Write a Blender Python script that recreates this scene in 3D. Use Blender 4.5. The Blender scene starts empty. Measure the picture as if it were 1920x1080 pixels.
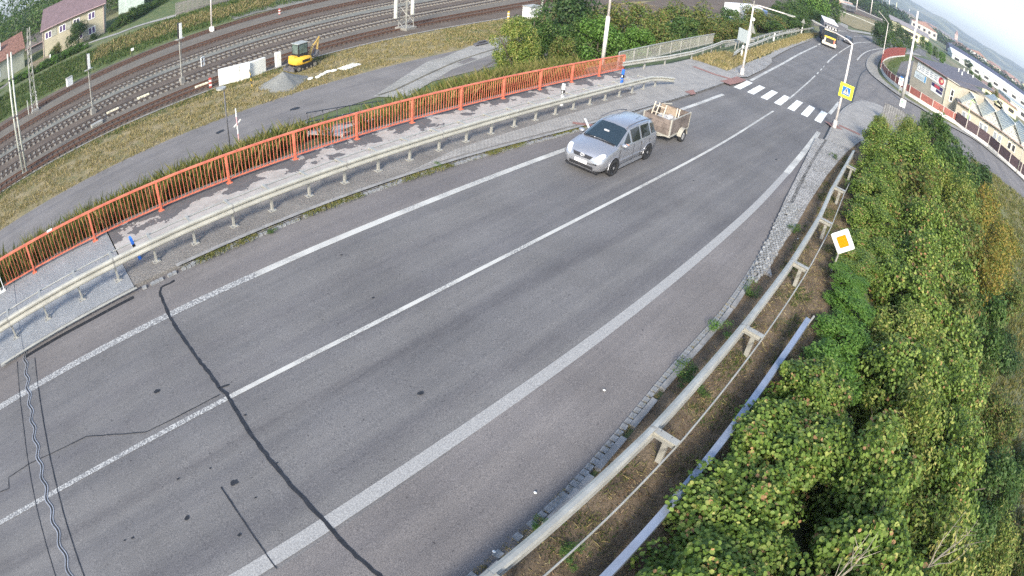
import bpy, bmesh, math, random
import numpy as np
from mathutils import Vector, Matrix
random.seed(5)
SC = bpy.context.scene
COL = SC.collection
rad = math.radians
PI = math.pi

# ---------------------------------------------------------------- camera (wide-angle lens with barrel distortion)
cam_d = bpy.data.cameras.new('camera')
cam = bpy.data.objects.new('camera', cam_d); COL.objects.link(cam)
R_ = Vector((0.6607286, -0.74703326, 0.07334175)); U_ = Vector((0.41558606, 0.44543003, 0.79301974)); F_ = Vector((0.62508074, 0.49349102, -0.60476498))
cam.matrix_world = Matrix(((R_.x, U_.x, -F_.x, 0.0), (R_.y, U_.y, -F_.y, 0.0), (R_.z, U_.z, -F_.z, 8.72464), (0, 0, 0, 1)))
cam_d.sensor_width = 36.0; cam_d.sensor_height = 20.25; cam_d.sensor_fit = 'HORIZONTAL'
cam_d.clip_start = 0.05; cam_d.clip_end = 20000
cam_d.type = 'PANO'
SC.camera = cam
SC.render.resolution_x, SC.render.resolution_y = 1024, 576
# angle from the axis = a1 r + a3 r^3 + a4 r^4, r in mm on the 36 mm wide image
PX = 1920 / 36.0
K1, K3, K4 = PX / 1124.78053, -0.0033264 * (PX / 1000) ** 3, 0.10775898 * (PX / 1000) ** 4
for tgt in [cam_d] + ([cam_d.cycles] if hasattr(cam_d, 'cycles') else []):
    for k, v in (('panorama_type', 'FISHEYE_LENS_POLYNOMIAL'), ('fisheye_fov', PI), ('fisheye_polynomial_k0', 0.0), ('fisheye_polynomial_k1', -K1),
                 ('fisheye_polynomial_k2', 0.0), ('fisheye_polynomial_k3', -K3), ('fisheye_polynomial_k4', -K4)):
        try: setattr(tgt, k, v)
        except Exception: pass

# ---------------------------------------------------------------- sky, sun, exposure
SUN_EL, SUN_AZ = rad(32), rad(-152)          # direction towards the sun, azimuth counted from +x towards +y
W = bpy.data.worlds.new('World'); SC.world = W; W.use_nodes = True
nt = W.node_tree; nt.nodes.clear()
wo = nt.nodes.new('ShaderNodeOutputWorld'); bg = nt.nodes.new('ShaderNodeBackground'); sky = nt.nodes.new('ShaderNodeTexSky')
sky.sky_type = 'NISHITA'; sky.sun_disc = False; sky.sun_elevation = SUN_EL; sky.sun_rotation = PI / 2 - SUN_AZ
sky.air_density = 1.0; sky.dust_density = 1.8; sky.ozone_density = 1.0; sky.altitude = 200
nt.links.new(sky.outputs[0], bg.inputs[0]); bg.inputs[1].default_value = 0.13; nt.links.new(bg.outputs[0], wo.inputs[0])
sd = bpy.data.lights.new('sun', 'SUN'); sd.energy = 2.5; sd.angle = rad(10); sd.color = (1.0, 0.93, 0.81)
so = bpy.data.objects.new('sun', sd); COL.objects.link(so)
sdir = Vector((math.cos(SUN_EL) * math.cos(SUN_AZ), math.cos(SUN_EL) * math.sin(SUN_AZ), math.sin(SUN_EL)))
so.rotation_euler = sdir.to_track_quat('Z', 'Y').to_euler(); so.location = (0, 0, 40)
SC.view_settings.view_transform = 'Standard'; SC.view_settings.look = 'None'; SC.view_settings.gamma = 1.0
SC.view_settings.use_curve_mapping = False
SC.view_settings.exposure = 1.5
try:
    SC.cycles.use_denoising = False
    SC.cycles.max_bounces = 6; SC.cycles.volume_bounces = 0; SC.cycles.transparent_max_bounces = 8
except Exception: pass

# ---------------------------------------------------------------- materials
MC = {}
def mat(name, col, rough=0.8, var=0.15, scale=3.0, bump=0.0, bscale=None, metal=0.0, col2=None, detail=4, stretch=None, emit=None, spec=None, trans=0.0, island=0.0):
    """procedural material: base colour varied by noise (towards col2 if given), optional bump; island: per-piece variation"""
    if name in MC: return MC[name]
    m = bpy.data.materials.new(name); m.use_nodes = True; n = m.node_tree; N = n.nodes; L = n.links
    b = N['Principled BSDF']; b.inputs['Roughness'].default_value = rough; b.inputs['Metallic'].default_value = metal
    if spec is not None: b.inputs['Specular IOR Level'].default_value = spec
    tc = N.new('ShaderNodeTexCoord'); mp = N.new('ShaderNodeMapping'); L.new(tc.outputs['Object'], mp.inputs[0])
    if stretch: mp.inputs['Scale'].default_value = stretch
    nz = N.new('ShaderNodeTexNoise'); nz.inputs['Scale'].default_value = scale; nz.inputs['Detail'].default_value = detail; nz.inputs['Roughness'].default_value = 0.65
    L.new(mp.outputs[0], nz.inputs[0])
    rp = N.new('ShaderNodeValToRGB'); c = col
    c2 = col2 if col2 else tuple(min(1, v * (1 + var)) for v in c); c1 = c if col2 else tuple(v * (1 - var) for v in c)
    rp.color_ramp.elements[0].position = 0.38; rp.color_ramp.elements[1].position = 0.62
    rp.color_ramp.elements[0].color = (*c1, 1); rp.color_ramp.elements[1].color = (*c2, 1)
    L.new(nz.outputs[0], rp.inputs[0]); out = rp.outputs[0]
    if island:
        g = N.new('ShaderNodeNewGeometry'); hs = N.new('ShaderNodeHueSaturation'); mr = N.new('ShaderNodeMapRange')
        mr.inputs[3].default_value = 1 - island; mr.inputs[4].default_value = 1 + island; L.new(g.outputs['Random Per Island'], mr.inputs[0])
        L.new(mr.outputs[0], hs.inputs['Value']); L.new(out, hs.inputs['Color']); out = hs.outputs[0]
    L.new(out, b.inputs['Base Color'])
    if bump:
        n2 = N.new('ShaderNodeTexNoise'); n2.inputs['Scale'].default_value = bscale or scale * 4; n2.inputs['Detail'].default_value = 3
        L.new(mp.outputs[0], n2.inputs[0]); bp = N.new('ShaderNodeBump'); bp.inputs['Strength'].default_value = bump; bp.inputs['Distance'].default_value = 0.02
        L.new(n2.outputs[0], bp.inputs['Height']); L.new(bp.outputs[0], b.inputs['Normal'])
    if emit: b.inputs['Emission Color'].default_value = (*emit[:3], 1); b.inputs['Emission Strength'].default_value = emit[3]
    if trans: b.inputs['Transmission Weight'].default_value = trans
    MC[name] = m; return m

def leafmat(name, cols, trans=0.35, vein=0.0):
    if name in MC: return MC[name]
    m = bpy.data.materials.new(name); m.use_nodes = True; n = m.node_tree; N = n.nodes; L = n.links
    b = N['Principled BSDF']; b.inputs['Roughness'].default_value = 0.55; b.inputs['Specular IOR Level'].default_value = 0.35
    g = N.new('ShaderNodeNewGeometry'); rp = N.new('ShaderNodeValToRGB'); cr = rp.color_ramp; cr.interpolation = 'LINEAR'
    while len(cr.elements) < len(cols): cr.elements.new(0.5)
    for i, c in enumerate(cols):
        cr.elements[i].position = c[3] if len(c) > 3 else i / (len(cols) - 1); cr.elements[i].color = (*c[:3], 1)
    ob = N.new('ShaderNodeTexCoord'); oi = N.new('ShaderNodeObjectInfo'); va = N.new('ShaderNodeVectorMath'); va.operation = 'ADD'; L.new(ob.outputs['Object'], va.inputs[0]); L.new(oi.outputs['Location'], va.inputs[1])
    nz = N.new('ShaderNodeTexNoise'); nz.inputs['Scale'].default_value = 2.2; nz.inputs['Detail'].default_value = 3; L.new(va.outputs[0], nz.inputs[0])   # clumps of younger and older leaves
    ma = N.new('ShaderNodeMath'); ma.operation = 'MULTIPLY_ADD'; L.new(nz.outputs[0], ma.inputs[0]); ma.inputs[1].default_value = 1.0; ma.inputs[2].default_value = -0.52
    mb_ = N.new('ShaderNodeMath'); mb_.operation = 'ADD'; mb_.use_clamp = True; L.new(ma.outputs[0], mb_.inputs[0]); L.new(g.outputs['Random Per Island'], mb_.inputs[1])
    L.new(mb_.outputs[0], rp.inputs[0]); L.new(rp.outputs[0], b.inputs['Base Color'])
    tr = N.new('ShaderNodeBsdfTranslucent'); L.new(rp.outputs[0], tr.inputs[0]); mx = N.new('ShaderNodeMixShader'); mx.inputs[0].default_value = trans
    L.new(b.outputs[0], mx.inputs[1]); L.new(tr.outputs[0], mx.inputs[2]); L.new(mx.outputs[0], N['Material Output'].inputs['Surface'])
    MC[name] = m; return m

def nodes_mat(name):
    m = bpy.data.materials.new(name); m.use_nodes = True; MC[name] = m
    return m, m.node_tree.nodes, m.node_tree.links, m.node_tree.nodes['Principled BSDF']
def ramp(N, L, src, stops):
    r = N.new('ShaderNodeValToRGB'); cr = r.color_ramp
    while len(cr.elements) < len(stops): cr.elements.new(0.5)
    for e, (p, c) in zip(cr.elements, stops): e.position = p; e.color = (*c, 1) if len(c) == 3 else c
    L.new(src, r.inputs[0]); return r.outputs[0]
def noise(N, L, src, scale, detail=4, rough=0.6, sc=None):
    if sc: mp = N.new('ShaderNodeMapping'); mp.inputs['Scale'].default_value = sc; L.new(src, mp.inputs[0]); src = mp.outputs[0]
    z = N.new('ShaderNodeTexNoise'); z.inputs['Scale'].default_value = scale; z.inputs['Detail'].default_value = detail; z.inputs['Roughness'].default_value = rough
    L.new(src, z.inputs[0]); return z.outputs[0]
def mixc(N, L, fac, a, b, mode='MIX'):
    x = N.new('ShaderNodeMix'); x.data_type = 'RGBA'; x.blend_type = mode
    for k, v in ((0, fac), (6, a), (7, b)):
        if hasattr(v, 'links'): L.new(v, x.inputs[k])
        elif k == 0: x.inputs[0].default_value = v
        else: x.inputs[k].default_value = (*v, 1)
    return x.outputs[2]
def bumpn(N, L, b, h, s=0.3, d=0.01):
    p = N.new('ShaderNodeBump'); p.inputs['Strength'].default_value = s; p.inputs['Distance'].default_value = d
    L.new(h, p.inputs['Height']); L.new(p.outputs[0], b.inputs['Normal'])

def asphalt(name, c, streak=True, warm=0.0):
    m, N, L, b = nodes_mat(name); tc = N.new('ShaderNodeTexCoord').outputs['Object']
    base = ramp(N, L, noise(N, L, tc, 0.35, 5), [(0.3, tuple(v * 0.86 for v in c)), (0.7, tuple(v * 1.14 for v in c))])
    if streak:   # tyre-polished and oil-dark bands that follow the lanes
        s = ramp(N, L, noise(N, L, tc, 1.0, 3, 0.55, (0.045, 1.1, 1)), [(0.42, (1, 1, 1)), (0.64, (0.84, 0.85, 0.88))])
        base = mixc(N, L, 1.0, base, s, 'MULTIPLY')
        s2 = ramp(N, L, noise(N, L, tc, 1.0, 6, 0.7, (0.25, 5.0, 1)), [(0.35, (0.93, 0.93, 0.93)), (0.65, (1.07, 1.06, 1.05))])
        base = mixc(N, L, 1.0, base, s2, 'MULTIPLY')
    if streak:   # two darker tyre bands in the near lane, broken up by noise and fading out along the road
        sx = N.new('ShaderNodeSeparateXYZ'); L.new(tc, sx.inputs[0])
        def mth(op, a, b_):
            q = N.new('ShaderNodeMath'); q.operation = op
            for i_, v_ in enumerate((a, b_)):
                if hasattr(v_, 'links'): L.new(v_, q.inputs[i_])
                elif v_ is not None: q.inputs[i_].default_value = v_
            return q.outputs[0]
        wob = mth('MULTIPLY', noise(N, L, tc, 1.0, 3, 0.6, (0.12, 0.6, 1)), 0.7); ys_ = mth('ADD', mth('ADD', sx.outputs['Y'], mth('MULTIPLY', sx.outputs['X'], 0.045)), wob)
        for yc_, wd_, dk in ((7.95, 0.30, 0.76), (6.15, 0.36, 0.81), (10.9, 0.45, 0.88), (9.75, 0.3, 0.90)):
            dd = mth('ABSOLUTE', mth('SUBTRACT', ys_, yc_), None); kk = ramp(N, L, mth('DIVIDE', dd, wd_ * 2), [(0.12, (dk, dk, dk * 1.03)), (0.5, (1, 1, 1))])
            fo = ramp(N, L, mth('DIVIDE', sx.outputs['X'], 40), [(0.30, (1, 1, 1)), (0.75, (0.25, 0.25, 0.25))]); nb_ = ramp(N, L, noise(N, L, tc, 3.0, 6, 0.75, (0.5, 2.5, 1)), [(0.3, (0.25, 0.25, 0.25)), (0.6, (1, 1, 1))])
            base = mixc(N, L, mixc(N, L, 1.0, fo, nb_, 'MULTIPLY'), base, mixc(N, L, 1.0, base, kk, 'MULTIPLY'))
    g = noise(N, L, tc, 55, 2, 0.8)
    sp = ramp(N, L, g, [(0.33, (0.62, 0.62, 0.64)), (0.5, (1, 1, 1)), (0.66, (1.55, 1.52, 1.48))])
    base = mixc(N, L, 1.0, base, sp, 'MULTIPLY')
    g2 = noise(N, L, tc, 9, 2, 0.9); sp2 = ramp(N, L, g2, [(0.26, (0.5, 0.5, 0.52)), (0.33, (1, 1, 1)), (0.72, (1, 1, 1)), (0.78, (1.35, 1.35, 1.35))])
    base = mixc(N, L, 1.0, base, sp2, 'MULTIPLY')
    L.new(base, b.inputs['Base Color']); b.inputs['Roughness'].default_value = 0.92; b.inputs['Specular IOR Level'].default_value = 0.2; bumpn(N, L, b, g, 0.4, 0.006); return m

asphalt('asphalt', (0.146, 0.143, 0.141))
asphalt('asphalt_old', (0.160, 0.150, 0.145))
asphalt('asphalt_yard', (0.172, 0.164, 0.158))
def paint():   # worn road paint: chipped to the asphalt
    m, N, L, b = nodes_mat('road_paint'); tc = N.new('ShaderNodeTexCoord').outputs['Object']
    f = ramp(N, L, noise(N, L, tc, 26, 3, 0.8), [(0.47, (0, 0, 0)), (0.53, (1, 1, 1))])
    w = ramp(N, L, noise(N, L, tc, 0.8, 2), [(0.35, (0.15, 0.15, 0.15)), (0.6, (1, 1, 1))])
    wf = mixc(N, L, 1.0, f, w, 'LIGHTEN')
    L.new(mixc(N, L, wf, (0.13, 0.13, 0.13), (0.47, 0.465, 0.43)), b.inputs['Base Color']); b.inputs['Roughness'].default_value = 0.7
    m, N, L, b = nodes_mat('worn_paint'); tc = N.new('ShaderNodeTexCoord').outputs['Object']
    f = ramp(N, L, noise(N, L, tc, 22, 3, 0.8), [(0.49, (0.16, 0.16, 0.16)), (0.54, (0.44, 0.44, 0.42))])
    L.new(f, b.inputs['Base Color']); b.inputs['Roughness'].default_value = 0.75
    m, N, L, b = nodes_mat('faded_paint'); tc = N.new('ShaderNodeTexCoord').outputs['Object']
    f = ramp(N, L, noise(N, L, tc, 40, 3, 0.8), [(0.36, (0.19, 0.188, 0.185)), (0.66, (0.40, 0.395, 0.375))])
    L.new(f, b.inputs['Base Color']); b.inputs['Roughness'].default_value = 0.75
paint()
def peeling():  # walkway coating: beige film that has come off in flakes
    m, N, L, b = nodes_mat('peeling_coating'); tc = N.new('ShaderNodeTexCoord').outputs['Object']
    n = noise(N, L, tc, 1.1, 9, 0.62, (1, 1, 1)); sep = N.new('ShaderNodeSeparateXYZ'); L.new(tc, sep.inputs[0])
    mr = N.new('ShaderNodeMapRange'); L.new(sep.outputs['Y'], mr.inputs[0]); mr.inputs[1].default_value = 16.1; mr.inputs[2].default_value = 17.5; mr.inputs[3].default_value = 0.16; mr.inputs[4].default_value = -0.10
    ad = N.new('ShaderNodeMath'); ad.operation = 'ADD'; L.new(n, ad.inputs[0]); L.new(mr.outputs[0], ad.inputs[1])
    f = ramp(N, L, ad.outputs[0], [(0.485, (0, 0, 0)), (0.492, (1, 1, 1))])
    edge = ramp(N, L, ad.outputs[0], [(0.478, (1, 1, 1)), (0.486, (0.35, 0.35, 0.38)), (0.494, (1, 1, 1))])
    film = ramp(N, L, noise(N, L, tc, 2.5, 5), [(0.3, (0.29, 0.27, 0.245)), (0.7, (0.41, 0.385, 0.355))])
    under = ramp(N, L, noise(N, L, tc, 6, 5), [(0.3, (0.085, 0.083, 0.085)), (0.7, (0.125, 0.12, 0.12))])
    c = mixc(N, L, f, under, film); c = mixc(N, L, 1.0, c, edge, 'MULTIPLY')
    L.new(c, b.inputs['Base Color']); b.inputs['Roughness'].default_value = 0.85; bumpn(N, L, b, f, 0.5, 0.006)
peeling()
def paving(name, c1, c2, sx, sy, mortar):
    m, N, L, b = nodes_mat(name); tc = N.new('ShaderNodeTexCoord').outputs['Object']
    br = N.new('ShaderNodeTexBrick'); L.new(tc, br.inputs[0]); br.inputs['Scale'].default_value = 1.0; br.inputs['Brick Width'].default_value = sx; br.inputs['Row Height'].default_value = sy
    br.inputs['Mortar Size'].default_value = 0.012; br.inputs['Color1'].default_value = (*c1, 1); br.inputs['Color2'].default_value = (*c2, 1); br.inputs['Mortar'].default_value = (*mortar, 1)
    v = ramp(N, L, noise(N, L, tc, 1.2, 5), [(0.3, (0.82, 0.82, 0.82)), (0.7, (1.15, 1.14, 1.12))]); L.new(mixc(N, L, 1.0, br.outputs[0], v, 'MULTIPLY'), b.inputs['Base Color'])
    b.inputs['Roughness'].default_value = 0.85; bumpn(N, L, b, br.outputs[1], -0.4, 0.01)
paving('paving_grey', (0.27, 0.262, 0.248), (0.33, 0.32, 0.30), 0.2, 0.1, (0.16, 0.15, 0.14))
paving('paving_red', (0.26, 0.13, 0.11), (0.30, 0.15, 0.125), 0.2, 0.1, (0.13, 0.09, 0.08))
def setts():
    m, N, L, b = nodes_mat('sett_paving'); tc = N.new('ShaderNodeTexCoord').outputs['Object']
    v = N.new('ShaderNodeTexVoronoi'); v.feature = 'DISTANCE_TO_EDGE'; v.inputs['Scale'].default_value = 10.5; v.inputs['Randomness'].default_value = 0.55; L.new(tc, v.inputs[0])
    v2 = N.new('ShaderNodeTexVoronoi'); v2.inputs['Scale'].default_value = 10.5; v2.inputs['Randomness'].default_value = 0.55; L.new(tc, v2.inputs[0])
    st = ramp(N, L, v2.outputs['Color'], [(0.2, (0.25, 0.24, 0.228)), (0.8, (0.40, 0.39, 0.37))])
    e = ramp(N, L, v.outputs[0], [(0.03, (0.42, 0.40, 0.36)), (0.10, (1, 1, 1))])
    L.new(mixc(N, L, 1.0, st, e, 'MULTIPLY'), b.inputs['Base Color']); b.inputs['Roughness'].default_value = 0.8
    h = ramp(N, L, v.outputs[0], [(0.0, (0, 0, 0)), (0.16, (1, 1, 1))]); bumpn(N, L, b, h, 0.6, 0.02)
setts()
def ground_mats():
    m, N, L, b = nodes_mat('ground_far'); tc = N.new('ShaderNodeTexCoord').outputs['Object']
    c = ramp(N, L, noise(N, L, tc, 0.012, 6), [(0.35, (0.045, 0.075, 0.03)), (0.5, (0.10, 0.12, 0.05)), (0.62, (0.19, 0.17, 0.10))])
    c = mixc(N, L, 1.0, c, ramp(N, L, noise(N, L, tc, 0.9, 6, 0.7), [(0.3, (0.7, 0.7, 0.7)), (0.7, (1.25, 1.25, 1.25))]), 'MULTIPLY')
    L.new(c, b.inputs['Base Color']); b.inputs['Roughness'].default_value = 0.95
    def g(name, a, d, e, sc=0.7, hf=9):
        m, N, L, b = nodes_mat(name); tc = N.new('ShaderNodeTexCoord').outputs['Object']
        c = ramp(N, L, noise(N, L, tc, sc, 7, 0.68), [(0.34, a), (0.5, d), (0.66, e)])
        h = noise(N, L, tc, hf, 5, 0.75)
        c = mixc(N, L, 1.0, c, ramp(N, L, h, [(0.3, (0.55, 0.55, 0.55)), (0.7, (1.4, 1.4, 1.35))]), 'MULTIPLY')
        L.new(c, b.inputs['Base Color']); b.inputs['Roughness'].default_value = 0.95; bumpn(N, L, b, h, 0.8, 0.05)
    g('dry_grass_ground', (0.12, 0.12, 0.05), (0.21, 0.175, 0.09), (0.26, 0.21, 0.12))
    g('green_grass_ground', (0.05, 0.085, 0.025), (0.08, 0.115, 0.035), (0.15, 0.15, 0.06))
    g('litter_ground', (0.085, 0.062, 0.04), (0.15, 0.108, 0.068), (0.21, 0.155, 0.10), 1.5, 22)
    g('gravel', (0.15, 0.14, 0.13), (0.19, 0.18, 0.165), (0.24, 0.23, 0.21), 1.0, 14)
    g('ballast_brown', (0.078, 0.058, 0.045), (0.10, 0.076, 0.058), (0.125, 0.098, 0.076), 0.5, 11)
    g('ballast_grey', (0.12, 0.12, 0.105), (0.16, 0.16, 0.14), (0.20, 0.20, 0.175), 0.8, 11)
    g('track_path', (0.115, 0.10, 0.082), (0.13, 0.115, 0.095), (0.15, 0.132, 0.11), 0.4, 14)
    g('concrete_old', (0.20, 0.19, 0.17), (0.25, 0.24, 0.22), (0.30, 0.285, 0.26), 0.8, 16)
    g('concrete_path', (0.16, 0.148, 0.138), (0.19, 0.177, 0.165), (0.225, 0.21, 0.195), 0.8, 18)
    g('concrete_pale', (0.24, 0.25, 0.265), (0.275, 0.285, 0.30), (0.31, 0.32, 0.335), 1.3, 30)
    g('concrete_yard', (0.22, 0.215, 0.20), (0.27, 0.265, 0.25), (0.31, 0.30, 0.29), 0.6, 8)
    g('bare_slope', (0.075, 0.068, 0.055), (0.12, 0.11, 0.085), (0.17, 0.15, 0.11), 0.6, 8)
ground_mats()
mat('galv', (0.40, 0.39, 0.345), 0.5, 0.12, 2.0, metal=0.35, bump=0.05)
mat('galv_warm', (0.43, 0.415, 0.355), 0.5, 0.12, 1.6, metal=0.25)
mat('galv_blue', (0.31, 0.345, 0.41), 0.4, 0.1, 1.5, metal=0.5)
mat('joint_grey', (0.24, 0.235, 0.215), 0.6, 0.25, 8)
mat('steel_dark', (0.10, 0.10, 0.11), 0.6, 0.2, 3)
mat('orange_paint', (0.50, 0.125, 0.075), 0.6, 0.14, 2.6, bump=0.1, col2=(0.66, 0.20, 0.115), detail=8)
mat('white_paint', (0.78, 0.78, 0.74), 0.5, 0.06, 2)
mat('pole_white', (0.62, 0.57, 0.53), 0.6, 0.12, 1.2)
mat('pole_conc', (0.50, 0.51, 0.45), 0.8, 0.12, 1.5)
mat('rust', (0.115, 0.060, 0.038), 0.8, 0.3, 6)
mat('rail_steel', (0.15, 0.125, 0.11), 0.45, 0.2, 3, metal=0.4)
mat('sleeper_wood', (0.075, 0.052, 0.040), 0.9, 0.3, 6)
mat('sleeper_conc', (0.20, 0.185, 0.16), 0.85, 0.15, 4)
mat('tar', (0.016, 0.017, 0.020), 0.6, 0.3, 8)
mat('black', (0.02, 0.02, 0.022), 0.5, 0.2, 4)
mat('rubber', (0.022, 0.022, 0.022), 0.8, 0.2, 6)
mat('bark', (0.085, 0.065, 0.048), 0.9, 0.3, 7, bump=0.4)
mat('twig', (0.30, 0.26, 0.20), 0.9, 0.2, 7)
mat('kerb_stone', (0.24, 0.235, 0.225), 0.85, 0.2, 3.5, bump=0.3, bscale=25)
mat('sett', (0.22, 0.225, 0.225), 0.8, 0.28, 7.0, bump=0.3, bscale=30, island=0.25)

# ---------------------------------------------------------------- terrain height
def sst(a,b,x):
    t=(x-a)/(b-a); t=0. if t<0 else 1. if t>1 else t
    return t*t*(3-2*t)
def RZ(x): return -0.03*x if x<89 else -2.67
def LZ(x,y):
    z=-6+3.1*sst(50,125,x)
    if y>80: z+=2.2*sst(80,95,y)*(1-sst(150,260,x))
    if y>100: z+=9*sst(100,190,y)*(1-sst(60,140,x))
    return z
def T(x,y):
    r=RZ(x)
    b=sst(38,60,x)
    p=(r+0.04*min(0.,max(y,-60.)))*b+(-4.6)*(1-b)
    yl=18.4+max(0.,x-30)*.05
    if y>yl:
        s=sst(yl,yl+9,y); return r*(1-s)+LZ(x,y)*s
    if y<0.6:
        s=sst(0,1,(0.6-y)/7.5); return r*(1-s)+p*s
    return r

# ---------------------------------------------------------------- mesh helpers
class MB:
    def __init__(s): s.v = []; s.f = []
    def add(s, vs, fs):
        o = len(s.v); s.v += [tuple(v) for v in vs]; s.f += [tuple(i + o for i in f) for f in fs]; return s
    def box(s, c, size, rz=0.0, rot=None, taper=1.0):
        x, y, z = [d / 2 for d in size]; M_ = rot if rot is not None else Matrix.Rotation(rz, 3, 'Z'); c = Vector(c)
        vs = [c + M_ @ Vector((sx * x * (taper if sz > 0 else 1), sy * y * (taper if sz > 0 else 1), sz * z)) for sz in (-1, 1) for sx, sy in ((-1, -1), (1, -1), (1, 1), (-1, 1))]
        return s.add(vs, [(3, 2, 1, 0), (4, 5, 6, 7), (0, 1, 5, 4), (1, 2, 6, 5), (2, 3, 7, 6), (3, 0, 4, 7)])
    def bar(s, a, b, w, h, up=(0, 0, 1)):
        a, b = Vector(a), Vector(b); d = (b - a); l = d.length
        if l < 1e-6: return s
        d /= l; u = Vector(up); r = d.cross(u)
        if r.length < 1e-3: r = d.cross(Vector((1, 0, 0)))
        r.normalize(); u = r.cross(d)
        vs = [p + r * (sx * w / 2) + u * (sy * h / 2) for p in (a, b) for sx, sy in ((-1, -1), (1, -1), (1, 1), (-1, 1))]
        return s.add(vs, [(3, 2, 1, 0), (4, 5, 6, 7), (0, 1, 5, 4), (1, 2, 6, 5), (2, 3, 7, 6), (3, 0, 4, 7)])
    def tube(s, pts, r, n=8, cap=True):
        pts = [Vector(p) for p in pts]; rs = r if isinstance(r, (list, tuple)) else [r] * len(pts); o = len(s.v)
        ref = Vector((0, 0, 1)); 
        for i, p in enumerate(pts):
            d = (pts[min(i + 1, len(pts) - 1)] - pts[max(i - 1, 0)]).normalized()
            a = d.cross(ref)
            if a.length < 0.05: a = d.cross(Vector((1, 0, 0)))
            a.normalize(); b = d.cross(a)
            for k in range(n):
                t = 2 * PI * k / n; s.v.append(tuple(p + (a * math.cos(t) + b * math.sin(t)) * rs[i]))
        for i in range(len(pts) - 1):
            for k in range(n): s.f.append((o + i * n + k, o + i * n + (k + 1) % n, o + (i + 1) * n + (k + 1) % n, o + (i + 1) * n + k))
        if cap: s.f.append(tuple(o + k for k in range(n))[::-1]); s.f.append(tuple(o + (len(pts) - 1) * n + k for k in range(n)))
        return s
    def prism(s, poly, z0, z1):
        n = len(poly); vs = [(x, y, z0) for x, y in poly] + [(x, y, z1) for x, y in poly]
        ar = sum(poly[i][0] * poly[(i + 1) % n][1] - poly[(i + 1) % n][0] * poly[i][1] for i in range(n))
        top, bot = tuple(range(n, 2 * n)), tuple(range(n))[::-1]
        sd_ = [(i, (i + 1) % n, n + (i + 1) % n, n + i) for i in range(n)]
        if ar < 0: top, bot, sd_ = top[::-1], bot[::-1], [f[::-1] for f in sd_]
        return s.add(vs, [top, bot] + sd_)
    def sphere(s, c, r, n=10, m=6):
        c = Vector(c); rr = r if isinstance(r, (tuple, list)) else (r, r, r); vs = [c + Vector((0, 0, rr[2]))]
        for i in range(1, m):
            for k in range(n):
                t, p = PI * i / m, 2 * PI * k / n; vs.append(c + Vector((rr[0] * math.sin(t) * math.cos(p), rr[1] * math.sin(t) * math.sin(p), rr[2] * math.cos(t))))
        vs.append(c - Vector((0, 0, rr[2]))); fs = [(0, 1 + k, 1 + (k + 1) % n) for k in range(n)]
        for i in range(m - 2):
            for k in range(n): a = 1 + i * n + k; b = 1 + i * n + (k + 1) % n; fs.append((a, a + n, b + n, b))
        L_ = len(vs) - 1; o = 1 + (m - 2) * n; fs += [(o + k, L_, o + (k + 1) % n) for k in range(n)]
        return s.add(vs, fs)
    def disc(s, c, r, axis, t=0.02, n=16):
        a = Vector(axis).normalized(); return s.tube([Vector(c) - a * t / 2, Vector(c) + a * t / 2], r, n)
    def mesh(s, name, m=None, smooth=False):
        me = bpy.data.meshes.new(name); me.from_pydata(s.v, [], s.f); me.update()
        if m: me.materials.append(MC[m] if isinstance(m, str) else m)
        if smooth: me.polygons.foreach_set('use_smooth', [True] * len(me.polygons))
        return me
    def build(s, name, m, parent=None, smooth=False, loc=None, bevel=0.0):
        return link(name, s.mesh(name, m, smooth), parent, loc, bevel)
def link(name, me, parent=None, loc=None, bevel=0.0, rot=None, scale=None):
    o = bpy.data.objects.new(name, me); COL.objects.link(o)
    if parent is not None: o.parent = parent
    if loc is not None: o.location = loc
    if rot is not None: o.rotation_euler = rot
    if scale is not None: o.scale = scale
    if bevel:
        b = o.modifiers.new('bevel', 'BEVEL'); b.width = bevel; b.segments = 2; b.limit_method = 'ANGLE'; b.angle_limit = rad(40)
    return o
def tag(o, label, cat, group=None, kind=None):
    if label: o['label'] = label
    if cat: o['category'] = cat
    if group: o['group'] = group
    if kind: o['kind'] = kind
    return o
def thing(name, label, cat, loc=(0, 0, 0), rz=0.0, group=None):
    o = bpy.data.objects.new(name, None); COL.objects.link(o); o.location = loc; o.rotation_euler = (0, 0, rz); o.empty_display_size = 0.3
    return tag(o, label, cat, group)
def struct(o): o['kind'] = 'structure'; return o
def stuff(o, label=None, cat=None): o['kind'] = 'stuff'; return tag(o, label, cat)
def copy_tree(o, parent=None):
    c = o.copy(); COL.objects.link(c)
    if parent is not None: c.parent = parent
    for ch in list(o.children): copy_tree(ch, c)
    return c
def xy(p): return (p[0], p[1])
def smooth_path(pts, step=1.0):
    """Catmull-Rom through 2-D points"""
    pts = [Vector((p[0], p[1])) for p in pts]; P = [2 * pts[0] - pts[1]] + pts + [2 * pts[-1] - pts[-2]]; out = []
    for i in range(1, len(P) - 2):
        a, b, c, d = P[i - 1:i + 3]; n = max(1, int((c - b).length / step))
        for k in range(n):
            t = k / n; out.append(0.5 * ((2 * b) + (c - a) * t + (2 * a - 5 * b + 4 * c - d) * t * t + (3 * b - a - 3 * c + d) * t ** 3))
    out.append(pts[-1]); return [(p.x, p.y) for p in out]
def normals2(pts):
    out = []
    for i in range(len(pts)):
        a = Vector(pts[max(i - 1, 0)]); b = Vector(pts[min(i + 1, len(pts) - 1)]); d = (b - a).normalized(); out.append(Vector((-d.y, d.x)))
    return out
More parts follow.
